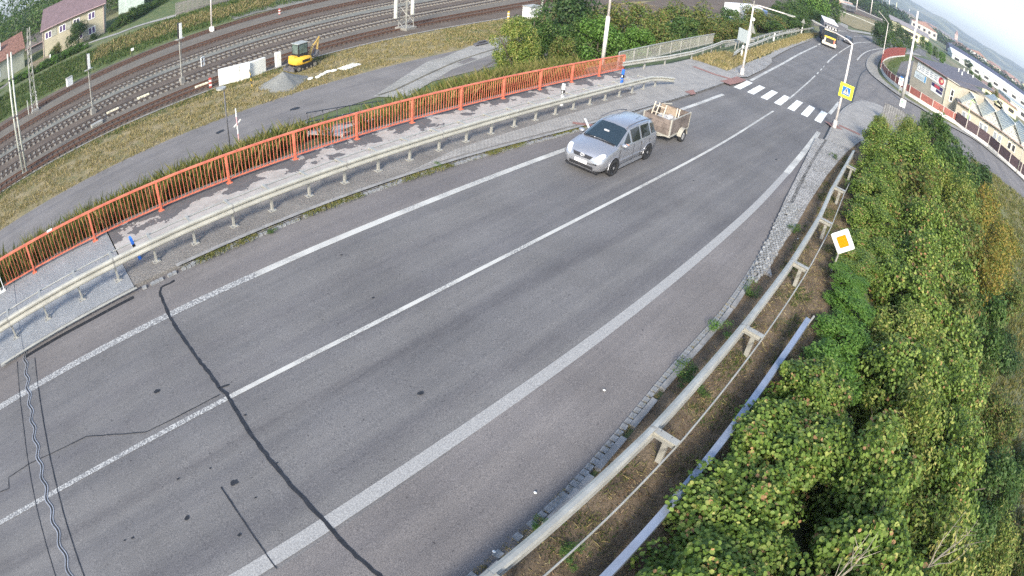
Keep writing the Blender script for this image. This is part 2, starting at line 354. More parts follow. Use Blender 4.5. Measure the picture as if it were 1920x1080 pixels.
def ribbon(name, pts, w, dz, m, step=1.0, w2=None, parent=None, off=0.0, smooth=True):
    ps = smooth_path(pts, step) if smooth else [xy(p) for p in pts]; ns = normals2(ps); mb = MB(); n = len(ps); vs = []
    for i, (p, q) in enumerate(zip(ps, ns)):
        ww = w if w2 is None else w + (w2 - w) * i / (n - 1)
        for s_ in (off + ww / 2, off - ww / 2):
            x, y = p[0] + q.x * s_, p[1] + q.y * s_; vs.append((x, y, T(x, y) + dz))
    mb.add(vs, [(2 * i, 2 * i + 1, 2 * i + 3, 2 * i + 2) for i in range(n - 1)]); return mb.build(name, m, parent)
def sweep(mb, pts3, prof, closed=False):
    """sweep a (lateral, up) profile along 3-D points"""
    ns = normals2([(p[0], p[1]) for p in pts3]); o = len(mb.v); k = len(prof)
    for p, n in zip(pts3, ns):
        for a, u in prof: mb.v.append((p[0] + n.x * a, p[1] + n.y * a, p[2] + u))
    for i in range(len(pts3) - 1):
        for j in range(k if closed else k - 1):
            a, b = o + i * k + j, o + i * k + (j + 1) % k; mb.f.append((a, b, b + k, a + k))
    if closed: mb.f.append(tuple(range(o, o + k))[::-1]); mb.f.append(tuple(range(o + (len(pts3) - 1) * k, o + len(pts3) * k)))
    return mb
def patch(name, poly, dz, m, cell=4.0, thick=0.0, parent=None):
    """a polygon laid on the terrain, cut to cells so that it follows the ground; thick: a raised slab with sides"""
    bm = bmesh.new(); vs = [bm.verts.new((p[0], p[1], 0)) for p in poly]; bm.faces.new(vs)
    for ax in (0, 1):
        lo, hi = min(p[ax] for p in poly), max(p[ax] for p in poly); k = math.floor(lo / cell) * cell + cell
        while k < hi:
            no = (1, 0, 0) if ax == 0 else (0, 1, 0); co = (k, 0, 0) if ax == 0 else (0, k, 0)
            bmesh.ops.bisect_plane(bm, geom=bm.verts[:] + bm.edges[:] + bm.faces[:], plane_co=co, plane_no=no, dist=1e-5); k += cell
    for f in bm.faces:
        if f.normal.z < 0: f.normal_flip()
    if thick:
        be = [e for e in bm.edges if e.is_boundary]; r = bmesh.ops.extrude_edge_only(bm, edges=be); nv = [g for g in r['geom'] if isinstance(g, bmesh.types.BMVert)]
        for v in bm.verts: v.co.z = T(v.co.x, v.co.y) + dz
        for v in nv: v.co.z -= thick
    else:
        for v in bm.verts: v.co.z = T(v.co.x, v.co.y) + dz
    me = bpy.data.meshes.new(name); bm.to_mesh(me); bm.free(); me.materials.append(MC[m]); return link(name, me, parent)

def blob(name, p, r, dz, m, seed=0):
    r2 = random.Random(seed); n = 11; mb = MB(); vs = [(p[0], p[1], T(p[0], p[1]) + dz)]
    for k in range(n): a = 2 * PI * k / n; q = r * r2.uniform(.6, 1.25); x, y = p[0] + q * 1.3 * math.cos(a), p[1] + q * math.sin(a); vs.append((x, y, T(x, y) + dz))
    mb.add(vs, [(0, 1 + k, 1 + (k + 1) % n) for k in range(n)]); return struct(mb.build(name, m))
# ---------------------------------------------------------------- foliage
def leaves_mesh(name, P, Nrm, size, m, round_=False, seed=1, droop=0.3):
    """one small folded leaf per point (numpy)"""
    rg = np.random.default_rng(seed); n = len(P)
    Nn = Nrm + rg.normal(0, 0.55, (n, 3)); Nn /= np.linalg.norm(Nn, axis=1)[:, None] + 1e-9
    t = np.cross(Nn, rg.normal(0, 1, (n, 3))); t /= np.linalg.norm(t, axis=1)[:, None] + 1e-9; b = np.cross(Nn, t)
    s = (size * rg.uniform(0.65, 1.35, n))[:, None]
    if round_: offs = [(-0.5, 0, 0), (-0.22, 0.42, 0.07), (0.25, 0.38, 0.07), (0.55, 0, -0.05), (0.25, -0.38, 0.07), (-0.22, -0.42, 0.07)]; fs = [(0, 1, 2, 3), (0, 3, 4, 5)]
    else: offs = [(-0.55, 0, 0), (0.0, 0.28, 0.06), (0.6, 0, -0.06), (0.0, -0.28, 0.06)]; fs = [(0, 1, 2), (0, 2, 3)]
    k = len(offs); V = np.empty((n, k, 3))
    for i, (a, c, d) in enumerate(offs): V[:, i] = P + s * (a * t + c * b + d * Nn)
    kk = len(fs[0]); F = np.empty((n, len(fs), kk), dtype=np.int32)
    for i, f in enumerate(fs): F[:, i] = np.arange(n)[:, None] * k + np.array(f)[None]
    return np_mesh(name, V.reshape(-1, 3), F.reshape(-1, kk), m)
def np_mesh(name, V, F, m):
    me = bpy.data.meshes.new(name); kk = F.shape[1]
    me.vertices.add(len(V)); me.vertices.foreach_set('co', V.astype(np.float32).ravel())
    me.loops.add(F.size); me.loops.foreach_set('vertex_index', F.astype(np.int32).ravel())
    me.polygons.add(len(F)); me.polygons.foreach_set('loop_start', np.arange(0, F.size, kk, dtype=np.int32)); me.polygons.foreach_set('loop_total', np.full(len(F), kk, dtype=np.int32))
    me.update(calc_edges=True); me.validate()
    if m: me.materials.append(MC[m] if isinstance(m, str) else m)
    return me
def crown(name, seed, n, leaf, m, lumps=12, shape=(1, 1, 1), round_=False, solid=0.25, lump_r=(0.28, 0.5), cone=0.0):
    """unit crown: leaves on the shells of many overlapping lumps inside an ellipsoid"""
    rg = np.random.default_rng(seed); C = []
    while len(C) < lumps:
        p = rg.uniform(-1, 1, 3); r = np.linalg.norm(p)
        if 0.25 < r < 0.82: C.append(p)
    C = np.array(C); C[:, 2] = C[:, 2] * 0.95
    if cone: C[:, :2] *= (1 - cone * (C[:, 2:3] + 1) / 2)
    R = rg.uniform(*lump_r, lumps); idx = rg.integers(0, lumps, n)
    d = rg.normal(0, 1, (n, 3)); d /= np.linalg.norm(d, axis=1)[:, None]
    rr = np.where(rg.uniform(0, 1, n) < solid, rg.uniform(0.2, 0.85, n), rg.uniform(0.85, 1.06, n))
    P = C[idx] + d * (R[idx] * rr)[:, None]; P += rg.normal(0, 0.02, P.shape)
    Nrm = d * 0.8 + np.array([0, 0, 0.75]); P = P * np.array(shape)
    return leaves_mesh(name, P, Nrm, leaf, m, round_, seed)
def trunk_mesh(name, seed, m='bark', r=0.07, nb=7):
    """unit trunk with limbs: height -1..0.5 inside a unit crown"""
    rg = random.Random(seed); mb = MB(); top = Vector((rg.uniform(-0.1, 0.1), rg.uniform(-0.1, 0.1), 0.35))
    mb.tube([(0, 0, -1.25), (0.02, 0.01, -0.7), tuple(top * 0.3), tuple(top)], [r, r * 0.8, r * 0.55, r * 0.2], 7)
    for i in range(nb):
        a = rg.uniform(0, 2 * PI); z = rg.uniform(-0.75, 0.05); L_ = rg.uniform(0.5, 0.85); p0 = Vector((0, 0, z)); e = p0 + Vector((math.cos(a) * L_, math.sin(a) * L_, rg.uniform(0.25, 0.7)))
        md = (p0 + e) / 2 + Vector((0, 0, -0.08)); mb.tube([p0, md, e], [r * 0.45, r * 0.3, r * 0.08], 5)
        for k in range(2):
            f = md.lerp(e, rg.uniform(0.2, 0.8)); g = f + Vector((rg.uniform(-0.3, 0.3), rg.uniform(-0.3, 0.3), rg.uniform(0.05, 0.3))); mb.tube([f, g], [r * 0.16, r * 0.04], 4)
    return mb.mesh(name, m, True)
leafmat('leaf_hazel', [(0.05, 0.095, 0.012, 0.0), (0.10, 0.165, 0.022, 0.3), (0.15, 0.225, 0.038, 0.6), (0.22, 0.285, 0.06, 0.86), (0.36, 0.36, 0.10, 0.98), (0.36, 0.20, 0.09, 1.0)], 0.25)
leafmat('leaf_yellow', [(0.055, 0.10, 0.012), (0.11, 0.17, 0.022), (0.17, 0.23, 0.04), (0.25, 0.275, 0.06), (0.38, 0.34, 0.10)], 0.25)
leafmat('leaf_bright', [(0.05, 0.12, 0.015), (0.085, 0.185, 0.025), (0.13, 0.24, 0.04), (0.16, 0.27, 0.06)])
leafmat('leaf_green', [(0.035, 0.080, 0.015), (0.06, 0.125, 0.025), (0.09, 0.16, 0.035), (0.14, 0.18, 0.05)])
leafmat('leaf_dark', [(0.022, 0.050, 0.014), (0.036, 0.080, 0.02), (0.055, 0.105, 0.028), (0.08, 0.12, 0.035)])
leafmat('leaf_olive', [(0.05, 0.085, 0.018), (0.085, 0.14, 0.025), (0.14, 0.19, 0.04), (0.19, 0.20, 0.05), (0.20, 0.13, 0.05)])
leafmat('leaf_orange', [(0.10, 0.15, 0.022), (0.18, 0.20, 0.035), (0.28, 0.23, 0.045), (0.36, 0.235, 0.05)])
leafmat('leaf_conifer', [(0.012, 0.035, 0.016), (0.022, 0.055, 0.024), (0.035, 0.075, 0.03)], 0.1)
leafmat('grass_tall', [(0.07, 0.10, 0.02), (0.13, 0.15, 0.035), (0.20, 0.19, 0.055), (0.27, 0.22, 0.09)], 0.3)
leafmat('grass_dry', [(0.12, 0.13, 0.03), (0.25, 0.215, 0.09), (0.34, 0.27, 0.12), (0.40, 0.33, 0.17)], 0.25)
leafmat('grass_green', [(0.035, 0.075, 0.015), (0.06, 0.115, 0.02), (0.10, 0.145, 0.035), (0.16, 0.16, 0.05)], 0.3)
leafmat('litter', [(0.08, 0.05, 0.028), (0.16, 0.10, 0.055), (0.25, 0.17, 0.095), (0.13, 0.14, 0.05), (0.36, 0.29, 0.18)], 0.15)
CR = {}
def cr(kind, i):
    k = (kind, i % 3)
    if k not in CR:
        s = 11 + i % 3 + 7 * (abs(sum(map(ord, kind))) % 50)
        if kind == 'hazel': me = crown('crown', s, 21000, 0.056, 'leaf_hazel', 60, round_=True, lump_r=(0.14, 0.34), solid=0.2)
        elif kind == 'hazel_small': me = crown('crown', s, 17000, 0.046, 'leaf_hazel', 60, round_=True, lump_r=(0.12, 0.32), solid=0.2)
        elif kind == 'yellow': me = crown('crown', s, 15000, 0.052, 'leaf_yellow', 56, lump_r=(0.12, 0.33), solid=0.2)
        elif kind == 'bright': me = crown('crown', s, 9000, 0.088, 'leaf_bright', 40, lump_r=(0.14, 0.34))
        elif kind == 'orange': me = crown('crown', s, 9000, 0.062, 'leaf_orange', 36, lump_r=(0.14, 0.34))
        elif kind == 'green': me = crown('crown', s, 7000, 0.078, 'leaf_green', 30, lump_r=(0.15, 0.38))
        elif kind == 'olive': me = crown('crown', s, 7000, 0.080, 'leaf_olive', 34, lump_r=(0.14, 0.36))
        elif kind == 'dark': me = crown('crown', s, 4500, 0.09, 'leaf_dark', 16, lump_r=(0.25, 0.45))
        elif kind == 'far': me = crown('crown', s, 1600, 0.15, 'leaf_dark', 12, lump_r=(0.3, 0.5))
        elif kind == 'conifer': me = crown('crown', s, 2500, 0.11, 'leaf_conifer', 16, cone=0.85, lump_r=(0.2, 0.32))
        CR[k] = me
    if ('t', i % 3) not in CR: CR[('t', i % 3)] = trunk_mesh('trunk', 60 + i % 3)
    return CR[k], CR[('t', i % 3)]
TI = [0]
def tree(name, kind, x, y, ztop, r, label, cat='tree', group=None, zb=None, hr=None, trunk=True):
    """crown of radius r under ztop, standing on the ground at x, y; hr = half height of the crown"""
    i = TI[0]; TI[0] += 1; g = T(x, y) if zb is None else zb; h = max(ztop - g, 0.8); hr = hr or min(h * 0.52, r * 1.2)
    t = thing(name, label, cat, (x, y, g), (i * 2.399) % (2 * PI), group); a, b = cr(kind, i); cz = h - hr
    link('crown', a, t, (0, 0, cz), scale=(r, r * 0.94, hr))
    if trunk:
        o = link('trunk', b, t, (0, 0, cz)); sz = max(cz / 1.25, hr * 0.5); o.scale = (min(r, sz), min(r, sz), sz)
    return t
def inpoly(px, py, poly):
    poly = np.array(poly)[:, :2]; ins = np.zeros(len(px), bool); j = len(poly) - 1
    for i in range(len(poly)):
        xi, yi = poly[i]; xj, yj = poly[j]
        c_ = ((yi > py) != (yj > py)) & (px < (xj - xi) * (py - yi) / (yj - yi + 1e-12) + xi); ins ^= c_; j = i
    return ins
def tufts(name, polys, n, h, w, m, seed=1, tuft=7, spread=0.08, lean=0.5, dens=None, dz=0.0):
    """grass blades growing in tufts inside polygons"""
    rg = np.random.default_rng(seed); X = []
    for poly in polys:
        a = np.array(poly)[:, :2]; lo, hi = a.min(0), a.max(0); k = 0; tries = 0
        need = n // tuft // len(polys)
        while k < need and tries < 60:
            p = rg.uniform(lo, hi, (need * 2, 2)); ok = inpoly(p[:, 0], p[:, 1], poly)
            if dens is not None: ok &= rg.uniform(0, 1, len(p)) < dens(p)
            p = p[ok][:need - k]; X.append(p); k += len(p); tries += 1
    X = np.concatenate(X); Z = np.array([T(float(a), float(b)) for a, b in X]); base = np.repeat(np.column_stack([X, Z + dz]), tuft, 0); N_ = len(base)
    hh = np.repeat(rg.uniform(0.6, 1.3, len(X)), tuft) * h * rg.uniform(0.6, 1.2, N_)
    base[:, :2] += rg.normal(0, spread, (N_, 2)); a = rg.uniform(0, 2 * PI, N_); d = np.stack([np.cos(a), np.sin(a), np.zeros(N_)], 1)
    a2 = rg.uniform(0, 2 * PI, N_); ln = np.stack([np.cos(a2), np.sin(a2), np.zeros(N_)], 1) * (rg.uniform(0.1, lean, N_) * hh)[:, None]
    ww = (w * rg.uniform(0.6, 1.4, N_))[:, None]; V = np.empty((N_, 4, 3)); up = np.array([0, 0, 1.0])
    V[:, 0] = base - d * ww; V[:, 1] = base + d * ww; V[:, 2] = base + ln * 0.45 + up * (hh * 0.62)[:, None] + d * ww * 0.7; V[:, 3] = base + ln + up * hh[:, None]
    F = np.arange(N_)[:, None] * 4 + np.array([0, 1, 2, 3])[None]
    return link(name, np_mesh(name, V.reshape(-1, 3), F, m))

# ================================================================ THE SETTING
def lin(a, b, n): return [a + (b - a) * i / (n - 1) for i in range(n)]
def build_ground():
    def geo(a, b, s0, g):
        out = [a]; s_ = s0
        while abs(out[-1] - b) > s_ * 1.2: out.append(out[-1] + math.copysign(s_, b - a)); s_ *= g
        out.append(b); return out
    xs = sorted(set([round(v, 3) for v in geo(-30, -400, 3, 1.35)] + [round(-30 + i * 1.0, 3) for i in range(0, 171)] + [round(v, 3) for v in geo(141, 6200, 1.6, 1.12)]))
    ys = sorted(set([round(v, 3) for v in geo(-40, -4100, 1.6, 1.13)] + [round(-40 + i * 0.5, 3) for i in range(0, 160)] + [round(40 + i, 3) for i in range(0, 90)] + [round(v, 3) for v in geo(130, 4500, 1.6, 1.13)]))
    vs = [(x, y, T(x, y)) for x in xs for y in ys]; ny = len(ys)
    fs = [(i * ny + j, (i + 1) * ny + j, (i + 1) * ny + j + 1, i * ny + j + 1) for i in range(len(xs) - 1) for j in range(ny - 1)]
    me = bpy.data.meshes.new('ground'); me.from_pydata(vs, [], fs); me.materials.append(MC['ground_far']); me.polygons.foreach_set('use_smooth', [True] * len(me.polygons))
    return struct(link('ground', me))
build_ground()

# road centre line (surveyed from the markings) and its companions
CENTRE = [(-14, 9.4), (-5.08, 8.96), (1.98, 8.68), (7.46, 8.46), (17, 8.3), (25.2, 8.36), (36, 8.86), (42.1, 9.36), (57.6, 10.8), xy((77.132, 12.9, -2.314)), xy((93.008, 14.2, -2.67)), xy((116.415, 15.307, -2.67)), xy((155.781, 13.099, -2.67)), xy((205.612, 7.106, -2.67)), xy((245.951, -7.159, -2.956))]
LKERB = [(-14, 14.2), (-3, 13.95), (3, 13.75), (9, 13.6), (14, 13.3), (19.9, 12.75), (26.9, 12.65), (32.2, 12.7), (37.6, 12.95), (42.3, 13.4), (48.4, 14.1), (61.9, 15.9), (75.9, 17.5), (95.8, 19.4)]
RKERB = [(-14, 2.5), (3, 2.55), (5.5, 2.55), (9.4, 2.8), (13.5, 2.9), (18.5, 3.4), (23.4, 4.0), (28, 4.45), (34.2, 4.9), xy((38.458, 5.29, -1.154)), xy((44.634, 5.692, -1.339)), xy((49.053, 5.689, -1.472)), xy((52.506, 5.46, -1.575)), xy((55.193, 4.907, -1.656)), xy((56.847, 3.778, -1.705)), xy((57.283, 2.708, -1.718)), xy((55.17, 0.213, -1.658)), xy((56.15, -3.653, -1.907)), xy((59.139, -11.263, -2.235)), xy((58.866, -12.679, -2.291)), xy((56.517, -15.653, -2.475)), (44, -22), (36, -38)]
OUTER = [(95.8, 19.4), xy((121.277, 22.015, -2.67)), xy((141.863, 20.559, -2.67)), xy((160.358, 17.711, -2.67)), xy((186.551, 14.137, -2.67)), xy((216.575, 7.595, -2.67)), xy((244.143, -1.701, -2.685)), xy((248.449, -18.508, -3.41))]
ISLE = [xy((191.213, 2.356, -2.67)), xy((163.866, 6.979, -2.67)), xy((135.657, 10.138, -2.67)), xy((118.276, 10.668, -2.67)), xy((104.845, 10.409, -2.67)), xy((91.98, 9.329, -2.67)), xy((82.668, 7.572, -2.48)), xy((77.23, 5.143, -2.317)), xy((73.167, 2.162, -2.195)), xy((72.62, -0.509, -2.18)), xy((72.369, -4.072, -2.282)), xy((77.506, -10.275, -2.736)), xy((76.411, -13.907, -2.849)), xy((74.246, -19.271, -2.998)), (58, -30), (46, -48)]
sp = lambda p, st=1.0: smooth_path(p, st)
road_poly = [(x, y + 0.3) for x, y in sp(LKERB)] + sp(OUTER, 3)[1:] + [ISLE[0]] + sp(ISLE, 1.5)[1:] + sp(RKERB, 1.0)[::-1]
struct(patch('road', [xy(p) for p in road_poly], 0.02, 'asphalt', 4.0))
# lighter, older asphalt on the right-hand shoulder and between left line and kerb; street surface
shoulder = [(x, y) for x, y in sp([(-14, 4.9), (3, 4.75), (9, 4.75), (16, 4.7), (22, 4.75), (28, 4.85), (32, 4.95)])]
struct(patch('road_shoulder', shoulder + [p for p in sp(RKERB)[::-1] if p[0] < 33.5 and p[1] > 2], 0.024, 'asphalt_old'))
struct(patch('road_shoulder', [(x, y + .3) for x, y in sp(LKERB) if x < 24] + [(24, 12.15), (12, 12.1), (3, 12.25), (-4, 12.6), (-14, 12.9)], 0.024, 'asphalt_old'))
street = sp([(49.053, 5.689, -1.472), (55.193, 4.907, -1.656), (57.283, 2.708, -1.718), (55.17, 0.213, -1.658), (56.15, -3.653, -1.907), (59.139, -11.263, -2.235), (56.517, -15.653, -2.475), (44, -22), (36, -38)], 1.5) + sp([(46, -48), (58, -30), (74.246, -19.271, -2.998), (76.411, -13.907, -2.849), (77.506, -10.275, -2.736), (72.369, -4.072, -2.282), (72.62, -0.509, -2.18), (73.167, 2.162, -2.195), (77.23, 5.143, -2.317), (82.668, 7.572, -2.48), (70.537, 7.368, -2.116)], 1.5)
struct(patch('street', [xy(p) for p in street], 0.024, 'asphalt_yard'))
struct(ribbon('seam', [(91.896, 8.74, -2.67), (75.919, 8.157, -2.278), (59.388, 6.577, -1.782), (50.066, 5.639, -1.502)], 0.12, 0.034, 'tar'))

# markings
LLINE = [(-14, 12.95), (-4.09, 12.47), (4.7, 12.12), (12.4, 11.98), (27.5, 11.86), (34.2, 12.0)]
def mark(name, pts, w, m='road_paint', w2=None): return struct(ribbon(name, pts, w, 0.029, m, 0.7, w2))
mark('edge_line', LLINE[:3], 0.24, 'worn_paint'); mark('edge_line', LLINE[2:], 0.24)
mark('edge_line', [(41.6, 12.65), (48, 13.3), (57, 14.2), (70, 15.6), (94, 17.85)], 0.25)
mark('centre_line', CENTRE[:3], 0.13, 'worn_paint'); mark('centre_line', CENTRE[2:6] + [(35.2, 8.8)], 0.125)
mark('centre_line', [(40.6, 9.22), (46, 9.7), (53, 10.35), (57.0, 10.75)], 0.13)
for px in ((58.6, 10.9), (62.4, 11.3), (66, 11.7)): mark('centre_line', [px, (px[0] + 1.8, px[1] + 0.22)], 0.14)
mark('centre_line', [(71.979, 12.368, -2.159), (77.132, 12.9, -2.314), (93.008, 14.2, -2.67), (116.415, 15.307, -2.67), (126.729, 15.276, -2.67), (157.806, 13.296, -2.67), (170.592, 11.322, -2.67), (210.944, 2.821, -2.67)], 0.2)
mark('edge_line', [(136.815, 18.208, -2.67), (158.916, 16.711, -2.67), (180.903, 13.269, -2.67), (230.849, 3.285, -2.67)], 0.22)
mark('edge_line', [(92.669, 11.063, -2.67), (103.838, 11.696, -2.67), (116.342, 11.916, -2.67), (131.526, 11.419, -2.67), (146.132, 10.319, -2.67)], 0.25)
mark('edge_line', [(-14, 5.2), (-0.1, 5.0), (4, 4.93), (11, 4.72), (18.8, 4.70), (25, 4.92)], 0.31, 'faded_paint', 0.27)
mark('edge_line', [(25, 4.92), (30, 5.2), (35.0, 5.55)], 0.30)
mark('edge_line', [(41.794, 6.169, -1.254), (44.292, 6.292, -1.329), (48.291, 6.542, -1.449)], 0.28); mark('edge_line', [(48.923, 5.616, -1.468), (50.85, 5.544, -1.526), (53.959, 5.095, -1.619)], 0.2)
for k in range(7):
    x0, y0 = 37.35 + 0.04 * k, 12.47 - k; L_ = 3.7 + 0.06 * k
    mb = MB(); q = [(x0, y0), (x0 + 0.0, y0 - 0.5), (x0 + L_, y0 - 0.5 + 0.32), (x0 + L_, y0 + 0.32)]
    mb.add([(x, y, T(x, y) + 0.029) for x, y in q], [(0, 1, 2, 3)]); mb.build('crossing_stripe', 'white_paint')
for o in [o for o in COL.objects if o.name.startswith('crossing_stripe')]: struct(o)
# crack seams, saw cuts and the old patches
def seam(name, px, w, m='tar'):
    r2 = random.Random(len(px)); ps = [Vector(xy(p)) for p in px]; out = []
    for a, b in zip(ps, ps[1:]):
        n = max(1, int((b - a).length / .12)); out += [a.lerp(b, k / n) for k in range(n)]
    out.append(ps[-1]); out = [Vector((p.x + r2.gauss(0, w * .10), p.y + r2.gauss(0, w * .10))) for p in out]; ns = normals2([tuple(p) for p in out]); vs = []
    for p, q in zip(out, ns):
        for s_ in (1, -1): e = p + q * s_ * w / 2 * r2.uniform(.65, 1.35); vs.append((e.x, e.y, T(e.x, e.y) + .035))
    mb = MB(); mb.add(vs, [(2 * i, 2 * i + 1, 2 * i + 3, 2 * i + 2) for i in range(len(out) - 1)]); return struct(mb.build(name, m))
seam('tar_seam', [(2.713, 13.528, -0.081), (2.28, 13.528, -0.068), (2.152, 13.328, -0.065), (2.01, 12.15, -0.06), (1.996, 10.893, -0.06), (2.027, 9.535, -0.061), (2.007, 9.084, -0.06), (2.067, 8.802, -0.062), (1.939, 7.536, -0.058), (1.899, 6.306, -0.057), (1.91, 5.639, -0.057), (1.914, 5.019, -0.057), (1.892, 4.142, -0.057), (1.916, 3.52, -0.057)], 0.075)
seam('tar_seam', [(1.992, 9.055, -0.06), (2.247, 8.997, -0.067)], 0.05)
for q in ([(-4.779, 9.761, 0.143), (-4.385, 9.706, 0.132), (-4.305, 10.01, 0.129), (-3.417, 10.018, 0.103), (-2.692, 9.915, 0.081), (-1.506, 9.798, 0.045), (-0.028, 8.986, 0.001), (0.764, 8.922, -0.023), (1.922, 8.874, -0.058)], [(0.752, 6.8, -0.023), (0.726, 6.165, -0.022), (0.683, 5.478, -0.02), (0.638, 4.773, -0.019)], [(-3.067, 13.827, 0.092), (-3.322, 11.277, 0.1), (-3.576, 9.334, 0.107), (-3.841, 6.935, 0.115)], [(-2.364, 13.533, 0.071), (-2.611, 11.046, 0.078), (-2.855, 8.798, 0.086), (-3.085, 6.609, 0.093)]):
    seam('crack', q, 0.022)
struct(patch('asphalt_strip', [(-3.053, 13.766, 0.092), (-2.373, 13.488, 0.071), (-2.611, 11.046, 0.078), (-2.855, 8.798, 0.086), (-3.085, 6.609, 0.093), (-3.841, 6.935, 0.115), (-3.576, 9.334, 0.107), (-3.322, 11.277, 0.1)], 0.027, 'asphalt'))
# expansion joint: two wavy steel lips and a rubber gap
ej = thing('expansion_joint', 'wavy steel expansion joint set across the road at the bridge end', 'expansion joint', (-2.864, 11.82, 0.086))
ax, ay = (-2.677, 14.207, 0.08)[:2]; bx, by = (-3.42, 6.69, 0.103)[:2]; ez = (-2.864, 11.82, 0.086)
def wavy(off, w, name, m, dz):
    d = Vector((bx - ax, by - ay)); Ln = d.length; d.normalize(); n_ = Vector((-d.y, d.x)); pts = []
    for i in range(161):
        s_ = Ln * i / 160; o_ = 0.05 * math.sin(2 * PI * s_ / 0.62) + off; pts.append((ax + d.x * s_ + n_.x * o_, ay + d.y * s_ + n_.y * o_))
    ns = normals2(pts); mb = MB()
    P3 = [(p[0] - ez[0], p[1] - ez[1], T(*p) + dz - ez[2]) for p in pts]; sweep(mb, P3, [(-w / 2, 0), (-w / 2, 0.012), (w / 2, 0.012), (w / 2, 0)])
    return mb.build(name, m, ej)
mat('joint_steel', (0.46, 0.46, 0.47), 0.4, 0.2, 3, metal=0.6)
wavy(0.0, 0.06, 'rubber_gap', 'rubber', 0.026); wavy(0.042, 0.026, 'steel_lip', 'joint_steel', 0.03); wavy(-0.042, 0.026, 'steel_lip', 'joint_steel', 0.03)

# left walkway: kerb, strip beside the kerb, peeling coating, pale slab
PAV = 0.14
wl = lambda a, b, y0, y1, n=8: [(x, y0) for x in lin(a, b, n)] + [(x, y1) for x in lin(b, a, n)]
lk = lambda a, b, o=0.0: [(x, y + o) for x, y in sp(LKERB) if a <= x <= b]
def poly_between(a, b, o, far): return lk(a, b, o) + [(x, far(x)) for x in lin(b, a, 20)]
RAILY = lambda x: 17.81 - 0.045 * x + 0.00106 * x * x
struct(patch('walkway', poly_between(1.6, 27.5, 0.32, lambda x: 15.6), PAV, 'concrete_path', 4, 0.2))
struct(patch('walkway', [(x, 15.6) for x in lin(1.6, 30, 20)] + [(x, RAILY(x) + 0.35) for x in lin(30, 1.6, 20)], PAV, 'peeling_coating', 4, 0.2))
struct(patch('walkway', [(1.57, 14.08), (3.4, 14.0), (3.4, 15.6), (1.57, 15.6)], PAV - 0.004, 'concrete_path', 4, 0.2))
struct(patch('walkway_slab', [(x, 13.78 + 0.25) for x in lin(-2.9, 1.55, 5)] + [(x, RAILY(x) + 0.35) for x in lin(1.55, -2.9, 5)], PAV + 0.006, 'concrete_pale', 4, 0.22))
struct(patch('walkway_slab', [(-3.75, 14.03), (-2.91, 14.03), (-2.91, 18.3), (-3.75, 18.3)], PAV + 0.004, 'concrete_pale', 4, 0.22))
struct(patch('joint_cover_plate', [(-3.15, 14.0), (-2.7, 14.0), (-2.7, 18.25), (-3.15, 18.25)], PAV + 0.018, 'concrete_pale', 4, 0.03))
struct(ribbon('kerb_edge', [(-3.7, 13.98), (0, 13.92), (1.6, 13.9)], 0.10, PAV + 0.004, 'galv_warm'))
struct(ribbon('gap_shadow', [(-2.75, 13.82), (-1.5, 13.80), (0, 13.74), (1.4, 13.72)], 0.14, 0.028, 'tar'))  # painted shade: dark strip for the shadow under the slab edge
struct(patch('walkway', [(-14, 14.0), (-3.8, 14.0), (-3.8, 18.5), (-14, 18.5)], 0.02, 'concrete_path', 4))
# mossy kerb of small stones along the walkway
kb = thing('kerb', 'low mossy kerb of small stones between the road and the coated walkway', 'kerb', (1.6, 13.75, 0))
km = MB(); km.box((0, 0, 0), (0.135, 0.11, 0.12)); kme = km.mesh('kerb_sett', 'sett'); rg = random.Random(3)
pp = [p for p in sp(LKERB, 0.155) if 1.7 < p[0] < 27]
for i, p in enumerate(pp[:170]):
    if rg.random() < 0.16 and p[0] < 9: continue
    link('sett', kme, kb, (p[0] - 1.6 + 0, p[1] + 0.08 - 13.75 + rg.uniform(-0.015, 0.015), T(p[0], p[1]) + 0.03 + rg.uniform(-0.012, 0.012)), rot=(rg.uniform(-.08, .08), rg.uniform(-.08, .08), rg.uniform(-.15, .15)))
struct(ribbon('kerb_edge', [(x, y + 0.27) for x, y in LKERB if 1.7 < x < 96], 0.16, PAV + 0.002, 'kerb_stone'))
struct(ribbon('kerb_edge', [(x, y + 0.185) for x, y in LKERB if x > 1.7], 0.03, 0.09, 'kerb_stone'))
# paved area at the left end of the crossing
pv = lk(14, 75) ; back = [(103.272, 20.78, -2.67), (84.313, 19.216, -2.529), (61.273, 16.826, -1.838), (58.811, 16.268, -1.764), (43.488, 14.822, -1.305), (41.352, 14.548, -1.241), (41.35, 16.038, -1.24), (41.106, 17.531, -1.233), (37, 17.3), (29.7, 17.9), (29.7, 15.6), (27.5, 15.6), (27.5, 14.6), (20, 13.9), (14, 13.7)]
struct(patch('pavement', [(x, y + 0.30) for x, y in pv] + [xy(p) for p in back], PAV - 0.008, 'paving_grey', 4, 0.2))
struct(patch('pavement', [(11.5, 13.85), (14, 13.75), (20, 13.2), (24, 13.05), (30, 13.0), (30, 13.9), (27.4, 14.3), (20, 14.2), (14, 14.25)], PAV + 0.003, 'paving_grey', 4))
struct(patch('pavement', [(41.448, 14.406, -1.243), (58.43, 16.152, -1.753), (53.191, 14.441, -1.596), (48.586, 13.705, -1.458), (42.1, 13.072, -1.263), (40.649, 13.304, -1.219)], PAV + 0.003, 'sett_paving', 4))
struct(ribbon('tactile_strip', [(38.637, 16.168, -1.159), (38.53, 14.408, -1.156), (39.042, 13.258, -1.171)], 0.45, PAV + 0.008, 'paving_red'))
struct(ribbon('tactile_strip', [(37.079, 13.028, -1.112), (38.79, 12.992, -1.164), (40.634, 13.079, -1.219)], 0.8, PAV + 0.009, 'paving_red'))
